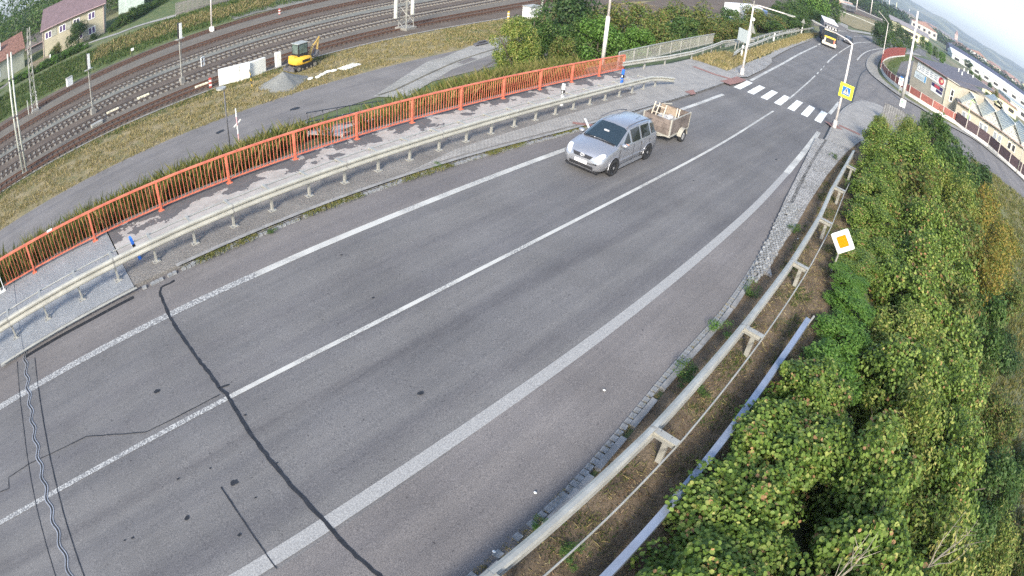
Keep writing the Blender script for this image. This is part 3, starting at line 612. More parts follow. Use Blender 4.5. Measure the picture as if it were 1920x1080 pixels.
struct(patch('tactile_strip', [(31.018, 13.256, -0.931), (32.184, 13.23, -0.966), (31.458, 12.715, -0.944), (30.888, 12.734, -0.927)], PAV + 0.008, 'paving_red'))
struct(ribbon('survey_mark', [(20.095, 13.411, -0.603), (20.66, 12.705, -0.62)], .28, PAV + .009, 'paving_red')); struct(ribbon('survey_mark', [(21.06, 13.438, -0.632), (20.152, 12.579, -0.605)], .10, PAV + .013, 'white_paint'))
# right-hand pavement with kerb
rk = [p for p in sp(RKERB)]
i0 = min(range(len(rk)), key=lambda i: abs(rk[i][0] - 15.0) + (0 if rk[i][1] > 2 else 99))
i1 = min(range(len(rk)), key=lambda i: (rk[i][0] - (56.472, -3.788, -1.908)[0]) ** 2 + (rk[i][1] - (56.472, -3.788, -1.908)[1]) ** 2)
rp = rk[i0:i1]
inset = [(p[0] - n.x * 0.16, p[1] - n.y * 0.16) for p, n in zip(rp, normals2(rp))]
struct(patch('pavement', inset + [xy(p) for p in ((47.503, -0.187, -1.484), (39.768, 0.312, -1.207), (36.47, 1.7, -1.094), (37.515, 2.985, -1.125), (33.784, 3.247, -1.014), (26.813, 3.361, -0.804), (22.54, 3.141, -0.676), (19.68, 2.94, -0.59), (16.118, 2.827, -0.484))] + [(15.5, 2.5)], PAV - 0.01, 'paving_grey', 4, 0.2))
struct(patch('pavement', [xy(p) for p in ((32.916, 5.324, -0.987), (34.035, 4.406, -1.021), (34.146, 3.31, -1.024), (26.93, 3.297, -0.808), (22.54, 3.141, -0.676), (19.68, 2.94, -0.59), (16.118, 2.827, -0.484), (14.879, 2.967, -0.446), (17.036, 3.321, -0.511), (21.591, 4, -0.648), (26.267, 4.553, -0.788))], PAV + 0.0, 'sett_paving', 4))
struct(ribbon('tactile_strip', [(37.871, 5.499, -1.136), (38.581, 4.816, -1.157)], 1.0, PAV + 0.004, 'paving_red')); struct(ribbon('tactile_strip', [(39.057, 4.905, -1.172), (39.358, 3.256, -1.181)], 0.5, PAV + 0.003, 'paving_red'))
struct(ribbon('kerb', rp, 0.15, PAV, 'kerb_stone', off=-0.08)); struct(ribbon('kerb', rp, 0.03, 0.08, 'kerb_stone', off=0.012))
struct(ribbon('gutter', rk[max(0, i0 - 3):i0 + 40], 0.10, 0.03, 'tar', off=0.10))
# kerb and pavement round the fenced corner
iz = sp(ISLE, 1.5); nz_ = normals2(iz)
fence_line = [(158.81, 2.267, -2.67), (138.086, 5.534, -2.67), (119.139, 7.25, -2.67), (98.289, 7.027, -2.67), (94.541, 6.867, -2.67), (89.432, 5.888, -2.67), (84.481, 4.458, -2.534), (79.599, 2.106, -2.388), (78.68, -0.102, -2.36), (78.463, -2.756, -2.4), (80.999, -6.856, -2.704), (79.903, -8.533, -2.738), (80.653, -12.415, -2.916), (77.213, -15.674, -2.943), (76.263, -17.413, -2.984), (76.009, -20.2, -3.088)]
struct(patch('pavement', [(p[0] + n.x * 0.15, p[1] + n.y * 0.15) for p, n in zip(iz, nz_)] + [xy(p) for p in ((58, -30), (79.525, -20.968, -3.224))] + [xy(p) for p in fence_line[::-1]], PAV - 0.01, 'concrete_old', 4, 0.2)) if False else None
struct(ribbon('pavement', ISLE[:-1], 2.0, PAV - 0.01, 'concrete_old', 1.0, off=1.1)); struct(ribbon('kerb', ISLE[:-1], 0.16, PAV + 0.0, 'kerb_stone', 1.0, off=0.06)); struct(ribbon('gutter', ISLE[:-1], 0.14, 0.034, 'tar', 1.0, off=-0.07))
# gutter of setts and flat kerb stones along the right-hand verge
gk = thing('gutter_kerb', 'gutter row of grey setts beside the flat kerb along the right verge', 'kerb', (3, 2.7, 0))
sm = MB(); sm.box((0, 0, 0), (0.155, 0.15, 0.08), taper=0.9); sme = sm.mesh('gutter_sett', 'sett'); fm = MB(); fm.box((0, 0, 0), (0.97, 0.13, 0.12)); fme = fm.mesh('kerb_stone', 'kerb_stone')
path = [p for p in sp([(x, y) for x, y in RKERB if x < 35 and y > 2], 0.178) if -1.5 < p[0] < 20]
for i, p in enumerate(path):
    a = math.atan2(path[min(i + 1, len(path) - 1)][1] - path[max(i - 1, 0)][1], path[min(i + 1, len(path) - 1)][0] - path[max(i - 1, 0)][0])
    link('sett', sme, gk, (p[0] - 3, p[1] + 0.09 - 2.7, T(*p) + 0.022 + rg.uniform(-0.008, 0.008)), rot=(rg.uniform(-.05, .05), rg.uniform(-.05, .05), a + rg.uniform(-.06, .06)))
path = [p for p in sp([(x, y) for x, y in RKERB if x < 35 and y > 2], 1.0) if -2 < p[0] < 20]
for i, p in enumerate(path[:-1]):
    a = math.atan2(path[i + 1][1] - p[1], path[i + 1][0] - p[0])
    link('kerb_stone', fme, gk, (p[0] - 3, p[1] - 0.06 - 2.7, T(*p) + 0.055 + rg.uniform(-0.006, 0.006)), rot=(0, 0.03, a + rg.uniform(-.01, .01)))
# setts showing one by one where the pavement fades into the verge
cob = MB(); rg2 = random.Random(8); poly = np.array([xy(p) for p in ((14.571, 2.991, -0.437), (16.509, 3.269, -0.495), (19.557, 3.702, -0.587), (21.46, 3.837, -0.644), (21.592, 3.259, -0.648), (18.991, 3, -0.57), (16.201, 2.758, -0.486), (14.751, 2.731, -0.443))])
for ix in range(0, 110):
    for iy in range(0, 40):
        x, y = 13 + ix * 0.125, 1.6 + iy * 0.118 + (ix % 2) * 0.05
        if inpoly(np.array([x]), np.array([y]), poly)[0] and rg2.random() > 0.07: cob.box((x + rg2.uniform(-.012, .012), y + rg2.uniform(-.012, .012), T(x, y) + PAV + 0.0 + rg2.uniform(-.012, .01)), (0.095, 0.09, 0.09), rg2.uniform(-.2, .2), taper=0.85)
cob.build('loose_setts', 'sett'); stuff(bpy.data.objects['loose_setts'], 'pale setts of the pavement edge thinning out into the right verge', 'setts')
# verge of the right-hand embankment
struct(patch('verge', [(x, y - 0.12) for x, y in sp([(x, y) for x, y in RKERB if x < 35 and y > 2]) if x < 15.5] + [xy(p) for p in ((16.118, 2.827, -0.484), (19.68, 2.94, -0.59), (22.54, 3.141, -0.676), (26.813, 3.361, -0.804), (33.784, 3.247, -1.014), (37.515, 2.985, -1.125), (36.47, 1.7, -1.094))] + [(38, 0.6), (26, 0.4), (10, 0.4), (-14, 0.4)], 0.05, 'litter_ground', 4))

# yard level on the left: service road, verge, railway formation
struct(patch('service_road', [(x, 34.2) for x in lin(-25, 44, 24)] + [xy(p) for p in sp([(44, 34.3), (60, 31.5), (80, 29.0), (105, 26.5), (125, 24.5), (150, 18)], 4)[1:]] + [xy(p) for p in sp([(154, 25), (128, 31.5), (108, 33.5), (84, 36.5), (62, 39.5), (46, 41.5)], 4)] + [(x, 40.3) for x in lin(42, -25, 24)], 0.04, 'asphalt_yard', 4))
struct(patch('concrete_slab', [xy(p) for p in ((25.116, 34.508, -6), (26.563, 32.477, -6), (34.526, 35.774, -6), (43.948, 37.775, -6), (48.518, 41.621, -6), (45.86, 42.107, -6), (38.335, 39.821, -6), (36.613, 39.202, -6), (34.315, 39.012, -6))], 0.05, 'concrete_yard', 4))
for q in ([(27.857, 31.57, -6), (33.235, 33.143, -6), (40.79, 35.951, -6)], [(25.489, 34.47, -6), (27.184, 34.542, -6), (36.701, 37.386, -6), (45.151, 38.848, -6)]): struct(ribbon('slab_joint', q, 0.22, 0.06, 'bare_slope'))
struct(ribbon('repair_patch', [(36.181, 36.639, -6), (38.418, 37.21, -6)], 0.7, 0.058, 'asphalt_old'))
struct(patch('dry_verge', [(x, 40.3) for x in lin(-25, 40, 20)] + [(46, 41.5), (62, 39.5), (84, 36.5), (108, 33.5), (108, 42), (84, 47.0), (62, 48.6)] + [(x, 48.8) for x in lin(50, -25, 20)], 0.035, 'dry_grass_ground', 4))
struct(patch('railway_bed', [(x, 48.8) for x in lin(-25, 62, 22)] + [(84, 47.0), (120, 44), (120, 82)] + [(x, 80.6) for x in lin(100, -25, 30)], 0.05, 'ballast_brown', 4))
TR = {1: ((-5, 49.9), (49, 52.6)), 2: ((-6, 53.85), (42.8, 56.94)), 3: ((-6, 58.7), (60, 62.6)), 4: ((-6, 63.0), (60, 67.6)), 5: ((-8, 68.2), (60, 73.0)), 6: ((-8, 75.6), (60, 81.0))}
def ty(k, x): (a, b), (c, d) = TR[k]; return b + (d - b) * (x - a) / (c - a)
def band(name, f0, f1, m, dz=0.07, x0=-25, x1=165): return struct(patch(name, [(x, f0(x)) for x in lin(x0, x1, 30)] + [(x, f1(x)) for x in lin(x1, x0, 30)], dz, m, 4))
band('ballast', lambda x: ty(3, x) + 1.4, lambda x: ty(4, x) - 0.3, 'ballast_grey')
band('track_path', lambda x: ty(5, x) + 1.6, lambda x: ty(6, x) - 1.3, 'track_path')
band('track_path', lambda x: ty(1, x) + 1.35, lambda x: ty(2, x) - 1.3, 'track_path')
band('track_path', lambda x: ty(2, x) + 1.5, lambda x: ty(3, x) - 1.4, 'ballast_brown', 0.074)
struct(ribbon('formation_edge', [(x, 48.75) for x in lin(-25, 60, 20)], 0.35, 0.10, 'concrete_old'))
struct(ribbon('formation_edge', [(x, ty(6, x) + 1.5) for x in lin(-25, 70, 20)], 0.35, 0.12, 'concrete_old'))
rl = MB(); rl.v = []; 
RP = [(-0.065, 0), (-0.065, 0.02), (-0.018, 0.04), (-0.018, 0.115), (-0.036, 0.125), (-0.036, 0.16), (0.036, 0.16), (0.036, 0.125), (0.018, 0.115), (0.018, 0.04), (0.065, 0.02), (0.065, 0)]
sc_m = MB().box((0, 0, 0), (0.26, 2.5, 0.16), taper=0.9).mesh('sleeper', 'sleeper_conc'); sw_m = MB().box((0, 0, 0), (0.24, 2.5, 0.12)).mesh('sleeper', 'sleeper_wood')
TLAB = {1: 'railway track nearest the dry verge, rusty rails on dark wooden sleepers', 2: 'second railway track from the dry verge, brown rails on pale concrete sleepers', 3: 'third railway track from the verge, in front of the grey ballast strip',
        4: 'railway track just behind the grey ballast strip', 5: 'railway track beside the wide pale path, with rusty brown sleepers', 6: 'farthest siding track, between the pale path and the green bank'}
for k in TR:
    wood = k in (1, 5, 6); ty0 = ty(k, 0); tr = thing('railway_track', TLAB[k], 'railway track', (0, ty0, -6 + 0.05), 0, 'parallel railway tracks in the cutting')
    x1 = 170; sl = (ty(k, 10) - ty(k, 0)) / 10; z0 = 0.10 if k in (3, 4) else 0.06
    for s_ in (-0.755, 0.755):
        mb = MB(); sweep(mb, [(x, sl * x + s_, LZ(x, ty(k, x)) + 6 + z0 + 0.04) for x in [-25, 20] + lin(50, x1, 20)], RP); mb.build('rail', 'rust' if wood else 'rail_steel', tr)
    x = -12.0; i = 0
    while x < 60 and i < 120:
        link('sleeper', sw_m if wood else sc_m, tr, (x, sl * x, LZ(x, ty(k, x)) + 6 + z0 - (0.03 if wood else 0.045)), rot=(0, 0, math.atan(sl) + (rg.uniform(-.01, .01) if wood else 0))); x += 0.62; i += 1
    mb = MB()
    while x < x1: mb.box((x, sl * x, LZ(x, ty(k, x)) + 6 + z0 - 0.04), (0.25, 2.5, 0.14)); x += 0.62
    o = mb.build('far_sleepers', 'sleeper_wood' if wood else 'sleeper_conc', tr); o['kind'] = 'stuff'
# bank and lane beyond the railway
struct(patch('green_bank', [(x, 81.2 + 0.02 * x) for x in lin(-25, 60, 20)] + [(80, 84), (80, 118), (-40, 118), (-25, 100)], 0.03, 'green_grass_ground', 4))
struct(ribbon('lane', [(3.163, 97.316, -3.8), (8.472, 100.984, -3.797), (11.767, 100.444, -3.799), (16.78, 96.596, -3.8), (19.698, 96.551, -3.8), (26.9, 92.771, -3.931)], 1.9, 0.07, 'concrete_yard'))
struct(ribbon('lane', [(-8.152, 101.055, -3.796), (-3.248, 104.184, -3.743), (3.163, 97.316, -3.8)], 2.0, 0.07, 'concrete_path'))
struct(patch('retaining_wall', [xy(p) for p in ((33.557, 85.41, -5.348), (39.398, 86.67, -5.082), (43.149, 86.224, -5.178), (48.377, 81.152, -5.963), (44.348, 80.993, -5.972), (37.194, 81.86, -5.907), (33.361, 81.52, -5.937))], 0.10, 'ballast_grey', 4))
# grassy triangle and strip beyond the left pavement
struct(patch('grass_verge', [xy(p) for p in ((41.106, 17.531, -1.233), (41.35, 16.038, -1.24), (41.352, 14.548, -1.241), (43.488, 14.822, -1.305), (61.273, 16.826, -1.838), (84.313, 19.216, -2.529), (107.039, 21.063, -2.67), (117.778, 22.168, -2.67), (93.451, 21.491, -2.67), (66.221, 18.867, -1.987), (51.226, 17.203, -1.537), (47.598, 18.18, -1.428))], 0.14, 'dry_grass_ground', 4))
struct(patch('dirt_road', [xy(p) for p in ((121.277, 22.015, -2.67), (141.863, 20.559, -2.67), (165.46, 24.297, -2.67), (165.187, 29.302, -2.771), (148.663, 29.214, -2.8), (125.282, 24.342, -2.681))], 0.035, 'concrete_yard', 6))
struct(patch('dry_field', [xy(p) for p in ((170.304, 30.262, -2.798), (163.822, 22.021, -2.67), (200.527, 15.554, -2.67), (247.941, 7.403, -2.67), (273.716, 1.916, -2.67), (344.392, 7.738, -2.67), (346.179, 16.978, -2.67), (291.703, 26.215, -2.67), (276.892, 31.087, -2.671), (234.976, 37.388, -2.899))], 0.16, 'dry_grass_ground', 3))
struct(ribbon('far_pavement', [(145.309, 21.105, -2.67), (167.035, 18.53, -2.67), (192.489, 14.65, -2.67), (228.792, 8.138, -2.67), (253.204, 2.439, -2.67)], 2.0, 0.17, 'concrete_yard', 3))
struct(patch('railway_bed', [xy(p) for p in ((232.589, 38.412, -2.9), (266.611, 37.492, -2.878), (317.649, 31.993, -2.67), (318.655, 15.479, -2.67), (956.523, 39.974, -2.67), (8986.69, 488.84, 31.71), (1987.4, 208.812, -2.9), (625.723, 102.961, -2.9), (212.32, 55.407, -2.9), (83.136, 45.536, -4.719), (66.707, 48.801, -5.607), (62.825, 46.283, -5.759), (73.648, 40.052, -5.27), (86.535, 35.798, -4.51), (150.61, 35.743, -2.9))], 0.13, 'ballast_brown', 6))
for k, (a, b) in enumerate((((1050, 24), (1340, 8)), ((1050, 12), (1340, -4)))): pass
struct(patch('grass_yard', [xy(p) for p in ((112.609, 6.964, -2.67), (148.051, 6.095, -2.67), (172.113, 2.645, -2.67), (114.616, 1.472, -2.67), (95.516, 1.736, -2.67), (86.158, 3.475, -2.585), (93.137, 5.541, -2.67))], 0.06, 'green_grass_ground', 4))
struct(patch('tarmac_yard', [xy(p) for p in ((129.398, 5.042, -2.67), (154.829, 2.153, -2.67), (114.616, 1.472, -2.67), (95.516, 1.736, -2.67), (93.957, 4.205, -2.67))], 0.09, 'asphalt', 4))

# ================================================================ GUARDRAILS AND RAILINGS
WB = [(0.0, 0.31), (0.045, 0.30), (0.08, 0.265), (0.08, 0.225), (0.02, 0.175), (0.0, 0.155), (0.02, 0.135), (0.08, 0.085), (0.08, 0.045), (0.045, 0.01), (0.0, 0.0)]
def wprof(sgn, t=0.004): a = [(sgn * u, v) for u, v in WB]; b = [(sgn * (u + t), v) for u, v in WB][::-1]; return a + b
def local(pts, o): return [(p[0] - o[0], p[1] - o[1], p[2] - o[2]) for p in pts]
# --- left guardrail, facing the road
GL = [(x, y, RZ(x) + PAV + z) for x, y, z in ((-9, 14.72, .5), (-3, 14.66, .5), (3, 14.57, .5), (9, 14.5, .5), (15, 14.42, .5), (21, 14.4, .5), (26.5, 14.45, .5), (29.0, 14.55, .46), (30.2, 14.52, .34), (31.6, 14.35, .16))]
g0 = (-3, 14.66, 0.1)
gl = thing('guardrail', 'cream lit steel guardrail on footed posts along the peeling walkway', 'guardrail', g0)
def beam_pieces(G, o, sgn, m, par, step=4.0, name='beam'):
    i = 0
    P = [Vector(p) for p in G]; seg = []
    for a, b in zip(P, P[1:]):
        n = max(1, int((b - a).length / step))
        for k in range(n): seg.append((a.lerp(b, k / n), a.lerp(b, (k + 1) / n)))
    for a, b in seg:
        d = (b - a).normalized() * 0.04; mb = MB(); sweep(mb, local([a - d, b + d], (o[0], o[1], o[2] + (0.003 if i % 2 else 0))), wprof(sgn), True); mb.build(name, m, par); i += 1
beam_pieces(GL, g0, -1, 'galv_warm', gl, 6.0)
pm = MB(); pm.box((0, 0, 0.32), (0.06, 0.10, 0.60)); pm.box((0, 0, 0.012), (0.24, 0.22, 0.024)); pme = pm.mesh('post', 'galv')
bm_ = MB(); bm_.box((0, 0.22, 0.70), (0.09, 0.5, 0.05)); bm_.box((0, 0.45, 0.66), (0.06, 0.05, 0.12)); bm_.box((0, -0.02, 0.62), (0.05, 0.1, 0.14)); bme = bm_.mesh('spacer', 'galv')
bolt = MB()
for dx in (-0.09, 0.09):
    for dy in (-0.08, 0.08): bolt.tube([(dx, dy, 0.02), (dx, dy, 0.06)], 0.015, 6)
bolm = bolt.mesh('anchor_bolts', 'steel_dark')
def gly(x):
    for a, b in zip(GL, GL[1:]):
        if a[0] <= x <= b[0]: return a[1] + (b[1] - a[1]) * (x - a[0]) / (b[0] - a[0])
    return GL[-1][1]
x = -8.35
while x < 30.5:
    p = (x - g0[0], gly(x) + 0.13 - g0[1], RZ(x) + PAV - g0[2]); short = x > 29.2
    q = link('post', pme, gl, p, scale=(1, 1, 0.6) if short else None); link('anchor_bolts', bolm, q)['kind'] = 'stuff'
    if not short: link('spacer', bme, gl, p)
    x += 1.365
mb = MB(); mb.tube([(x - g0[0], gly(x) + 0.60 - g0[1], RZ(x) + PAV + 0.66 - g0[2]) for x in lin(-9, 28.5, 14)], 0.022, 6); mb.build('back_rail', 'galv', gl)
for k in range(9):
    x = -7 + 4.1 * k
    if x > 27: break
    z_ = [a[2] + (b[2] - a[2]) * (x - a[0]) / (b[0] - a[0]) for a, b in zip(GL, GL[1:]) if a[0] <= x <= b[0]][0]
    mb = MB(); sweep(mb, local([(x - .025, gly(x), z_), (x + .025, gly(x), z_)], g0), [(-u + (.006 if t_ else -.006), v) for t_ in (0, 1) for u, v in (WB if not t_ else WB[::-1])], True); mb.build('lap_joint', 'joint_grey', gl)
# --- red railing
rr = thing('railing', 'orange red bridge railing with upright bars along the coated walkway', 'railing', (0, 17.8, 0))
XR = [-4.39 + 2.709 * k for k in range(-0, 14)]; XR = [-1.685 + 2.709 * k for k in range(13)]
XL = [-3.1] + XR
rz = lambda x: RZ(x) + PAV
yo = lambda x: RAILY(x) - 17.8
for a, b in zip(XL, XL[1:]):
    mb = MB(); mb.bar((a, yo(a), rz(a) + 1.06), (b, yo(b), rz(b) + 1.06), 0.085, 0.06); mb.build('top_rail', 'orange_paint', rr)
    mb = MB(); mb.bar((a, yo(a), rz(a) + 0.14), (b, yo(b), rz(b) + 0.14), 0.05, 0.035); mb.build('bottom_rail', 'orange_paint', rr)
pst = MB(); pst.box((0, 0, 0.52), (0.075, 0.10, 1.04)); pst.box((0, 0, 0.01), (0.20, 0.20, 0.02)); pstm = pst.mesh('post', 'orange_paint')
for x in XL[1:]: link('post', pstm, rr, (x, yo(x), rz(x)))
br = MB(); br.box((0, 0, 0.595), (0.017, 0.022, 0.88)); brm = br.mesh('baluster', 'orange_paint')
for a, b in zip(XL, XL[1:]):
    n = max(3, round((b - a) / 0.143))
    for k in range(1, n): x = a + (b - a) * k / n; link('baluster', brm, rr, (x, yo(x), rz(x)))
mb = MB(); x = -0.6; mb.box((x, yo(x), rz(x) + 1.10), (0.22, 0.11, 0.03)); mb.build('sticker', 'white_paint', rr)
struct(ribbon('walkway_edge', [(x, RAILY(x) + 0.42) for x in lin(-3.7, 31, 12)], 0.18, PAV + 0.012, 'concrete_old'))
# white corner post, cabinet and short railing at the bridge end
wr = thing('railing', 'short white railing with four upright bars at the end of the red railing', 'railing', (-3.9, 17.9, PAV))
z0 = 0.1
mb = MB(); mb.bar((-.8, 0.05, 1.05), (.78, -.02, 1.05), 0.10, 0.07); mb.build('top_rail', 'white_paint', wr); mb = MB(); mb.bar((-.8, 0.05, .12), (.78, -.02, .12), 0.08, 0.06); mb.build('bottom_rail', 'white_paint', wr)
for k in range(8): mb = MB(); x = 0.72 - 0.17 * k; mb.bar((x, -0.02 + 0.03 * k / 5, .12), (x, -.02 + 0.03 * k / 5, 1.03), 0.03, 0.03, (1, 0, 0)); mb.build('baluster', 'white_paint', wr)
pn = thing('noise_panel', 'white panel of the bridge parapet at the left edge', 'panel', (-4.75, 18.0, 0.1))
mb = MB(); mb.box((-0.65, 0, 0.62), (1.1, 0.16, 1.25)); mb.build('panel', 'white_paint', pn); mb = MB(); mb.box((-0.65, -0.02, 1.29), (1.15, 0.24, 0.09)); mb.build('cap', 'galv', pn)
# --- right guardrail seen from above, with spacers and a rear bar
gz = lambda x: RZ(x) + 0.08
GR = [(x, y, gz(x) + z) for x, y, z in ((-6, 2.35, .44), (2.9, 2.2, .44), (7.2, 2.03, .44), (11.4, 2.0, .44), (15.6, 2.02, .44), (20.1, 2.16, .44), (23.4, 2.40, .44), (28, 2.55, .42), (31.4, 2.68, .30), (32.3, 2.72, .25))]
g1 = (3, 2.2, 0)
gr = thing('guardrail', 'grey steel guardrail seen from above along the right verge, with rear bar', 'guardrail', g1)
WB[:] = [(u * 1.7, v * 1.06) for u, v in WB]; beam_pieces(GR, g1, 1, 'galv', gr, 4.5); WB[:] = [(u / 1.7, v / 1.06) for u, v in WB]
def gry(x):
    for a, b in zip(GR, GR[1:]):
        if a[0] <= x <= b[0]: return a[1] + (b[1] - a[1]) * (x - a[0]) / (b[0] - a[0])
    return GR[-1][1]
sp_ = MB(); sp_.box((0, -0.26, 0.735), (0.15, 0.52, 0.012)); sp_.box((0, -0.26, 0.61), (0.15, 0.52, 0.012)); sp_.box((0, -0.26, 0.67), (0.012, 0.52, 0.12)); sp_.box((0, -0.515, 0.67), (0.15, 0.012, 0.12)); spm = sp_.mesh('spacer', 'galv')
po = MB(); po.box((0, -0.30, 0.30), (0.09, 0.12, 0.62)); pom = po.mesh('post', 'galv')
bo = MB(); [bo.tube([(0.03, -y_, 0.735), (0.03, -y_, 0.755)], 0.012, 6) for y_ in (0.12, 0.36)]; bom = bo.mesh('bolts', 'steel_dark')
for x in (-1.2, 2.95, 7.15, 11.43, 15.7, 19.9, 24.1, 28.2):
    p = (x - g1[0], gry(x) + 0.02 - g1[1], gz(x) - g1[2]); s_ = link('spacer', spm, gr, p); link('bolts', bom, s_)['kind'] = 'stuff'; link('post', pom, gr, p)
mb = MB(); mb.tube([(x - g1[0], gry(x) - 0.50 - g1[1], gz(x) + 0.66 - (0.03 if i % 2 else 0) - g1[2]) for i, x in enumerate(lin(-5, 26, 16))], 0.020, 6); mb.build('rear_bar', 'galv', gr)
mb = MB(); x = 20.8; mb.box((x - g1[0], gry(x) + 0.10 - g1[1], gz(x) + 0.60), (0.22, 0.03, 0.20)); mb.build('reflector', mat('reflector_red', (0.45, 0.06, 0.05), 0.4), gr)
for x in (2.95, 7.15, 11.43, 15.7, 19.9, 24.1):
    o1 = (g1[0], g1[1], g1[2]); z_ = [a[2] + (b[2] - a[2]) * (x - a[0]) / (b[0] - a[0]) for a, b in zip(GR, GR[1:]) if a[0] <= x <= b[0]][0]
    mb = MB(); sweep(mb, local([(x - .03, gry(x), z_), (x + .03, gry(x), z_)], o1), [(u * 1.7 + (.006 if t_ else -.006), v * 1.06) for t_ in (0, 1) for u, v in (WB if not t_ else WB[::-1])], True); mb.build('lap_joint', 'joint_grey', gr)
# --- second barrier rail on the edge of the embankment
g2 = (4, 0.95, 0)
gb = thing('guardrail', 'bluish steel barrier rail at the foot of the hazel bushes', 'guardrail', g2)
GB = [(x, y, RZ(x) + 0.50) for x, y in ((-4, 1.12), (0, 1.06), (4, 1.0), (8, .92), (11, .86), (13.5, 0.78))]
for i, (a, b) in enumerate(zip(GB, GB[1:])):
    a, b = Vector(a), Vector(b); d = (b - a).normalized() * 0.05; mb = MB()
    sweep(mb, local([a - d, b + d], (g2[0], g2[1], g2[2] - 0.002 * (i % 2))), [(0.075, 0.10), (0.075, 0.0), (0.06, 0.0), (0.06, 0.085), (-0.06, 0.085), (-0.06, -0.10), (-0.075, -0.10), (-0.075, 0.10)], True); mb.build('rail', 'galv_blue', gb)
po = MB(); po.box((0, 0, -0.28), (0.08, 0.08, 0.72)); pom2 = po.mesh('post', 'galv')
for x, y in ((-2, 1.1), (1.2, 1.04), (4.4, 0.99), (7.6, 0.93), (10.8, 0.87), (13.3, 0.78)): link('post', pom2, gb, (x - 4, y - 0.95, RZ(x) + 0.5))
mb = MB(); mb.tube([(9.35, -0.22, RZ(13.4) + 0.5), (9.75, -0.28, RZ(13.8) + 0.62)], 0.03, 6); mb.build('end_bolt', 'galv', gb)
# --- grey railing and guardrails beyond the red railing
gg = thing('railing', 'galvanised grey railing with thin bars beyond the end of the red railing', 'railing', (31.2, 17.9, -0.8))
ga, gc = (31.1, 17.98), (51.5, 20.0); nb_ = 9
for i in range(nb_):
    a = Vector(ga).lerp(Vector(gc), i / nb_); b = Vector(ga).lerp(Vector(gc), (i + 1) / nb_); za, zb = RZ(a.x) + PAV + 0.8, RZ(b.x) + PAV + 0.8; o = Vector((31.2, 17.9))
    a -= o; b -= o
    for nm, h in (('top_rail', 1.06), ('bottom_rail', 0.12)): mb = MB(); mb.bar((a.x, a.y, za + h), (b.x, b.y, zb + h), 0.07, 0.06); mb.build(nm, 'galv', gg)
    mb = MB(); mb.box((a.x, a.y, za + 0.53), (0.08, 0.07, 1.06)); mb.build('post', 'galv', gg)
    for k in range(1, 14): mb = MB(); p = a.lerp(b, k / 14); mb.box((p.x, p.y, za + (zb - za) * k / 14 + 0.59), (0.025, 0.025, 0.92)); mb.build('baluster', 'galv', gg)
def far_guard(label, G, m='galv_warm', post=2.0, sgn=-1, h=0.75):
    o = G[0]; t = thing('guardrail', label, 'guardrail', (o[0], o[1], 0)); P = [(x, y, T(x, y) + 0.12 + h - 0.31) for x, y in sp(G, 3.5)]
    o3 = (o[0], o[1], 0); t.location = o3
    for a, b in zip(P, P[1:]):
        mb = MB(); sweep(mb, local([a, b], o3), wprof(sgn), True); mb.build('beam', m, t)
    for x, y in sp(G, post)[1:]:
        mb = MB(); mb.box((x - o[0], y - o[1] + 0.1 * -sgn, T(x, y) + 0.12 + h / 2 - 0.05), (0.09, 0.09, h)); mb.build('post', 'galv', t)
    return t
far_guard('pale guardrail in front of the galvanised railing, bending away at the grass triangle', [(30.2, 17.2), (36, 17.1), (41, 17.35), (47, 18.2), (51, 18.9), (56, 19.1), (60, 18.7)], post=2.7)
far_guard('long pale guardrail along the grass strip towards the oncoming lorry', [(46.5, 16.1), (49, 16.6), (52, 17.15), (60, 18.2), (72, 19.9), (84, 21.2), (96, 22.0), (108, 22.4)], post=3.4)
far_guard('thin second guardrail behind the long one by the bushes', [(49.5, 18.0), (60, 19.1), (72, 20.6), (84, 21.9), (97, 22.8)], 'galv', 3.4, 1)

# ================================================================ POLES, SIGNS, DELINEATORS
def pole(mb, h, r0, r1, n=10, bend=0): return mb.tube([(0, 0, 0), (0, 0, h * 0.5), (0, 0, h)], [r0, (r0 + r1) / 2, r1], n)
def street_lamp(name, label, p, h, arm, head=0.7, m='pole_white', r=(0.085, 0.05), sink=0.0, grp=None):
    t = thing(name, label, 'street lamp', (p[0], p[1], T(p[0], p[1]) + sink), 0, grp)
    mb = MB(); pole(mb, h, *r); mb.build('pole', m, t, True); mb = MB(); mb.tube([(0, 0, 0), (0, 0, 0.5)], r[0] * 1.5, 10); mb.build('base_sleeve', m, t)
    a = Vector(arm); e = Vector((a.x, a.y, h + a.z)); mb = MB()
    mb.tube([(0, 0, h - 0.05), tuple(Vector((0, 0, h)).lerp(e, 0.15) + Vector((0, 0, 0.05))), tuple(e)], [r[1], r[1] * .9, r[1] * 0.75], 8); mb.build('arm', m, t, True)
    d = a.normalized(); mb = MB(); mb.bar(e - d * 0.1, e + d * head, 0.22, 0.10); mb.build('lamp_head', 'galv', t, bevel=0.03)
    mb = MB(); mb.bar(e + Vector((0, 0, -0.06)) + d * 0.1, e + Vector((0, 0, -0.06)) + d * (head - 0.1), 0.16, 0.03); mb.build('diffuser', mat('lamp_glass', (0.7, 0.7, 0.66), 0.2), t); return t
H0 = (37.76, 5.03)
street_lamp('street_lamp', 'leaning-looking white lamp post at the crossing, carrying the yellow-edged crossing sign', H0, 6.05, (1.0, 2.6, 0.25), r=(0.10, 0.055), sink=PAV)
G0 = (42.08, 13.61)
t = street_lamp('street_lamp', 'pale lamp post on the paved island by the left end of the crossing', G0, 5.75, (-0.2, -2.7, 0.2), r=(0.10, 0.06), sink=PAV)
mb = MB(); mb.bar((0, 0.25, 5.72), (0, -0.35, 5.80), 0.12, 0.10); mb.build('bracket', 'galv', t)
mb = MB(); mb.tube([(0.0, 0, 5.5), (0.0, 0, 6.1)], 0.04, 6); mb.build('spike', 'galv', t)
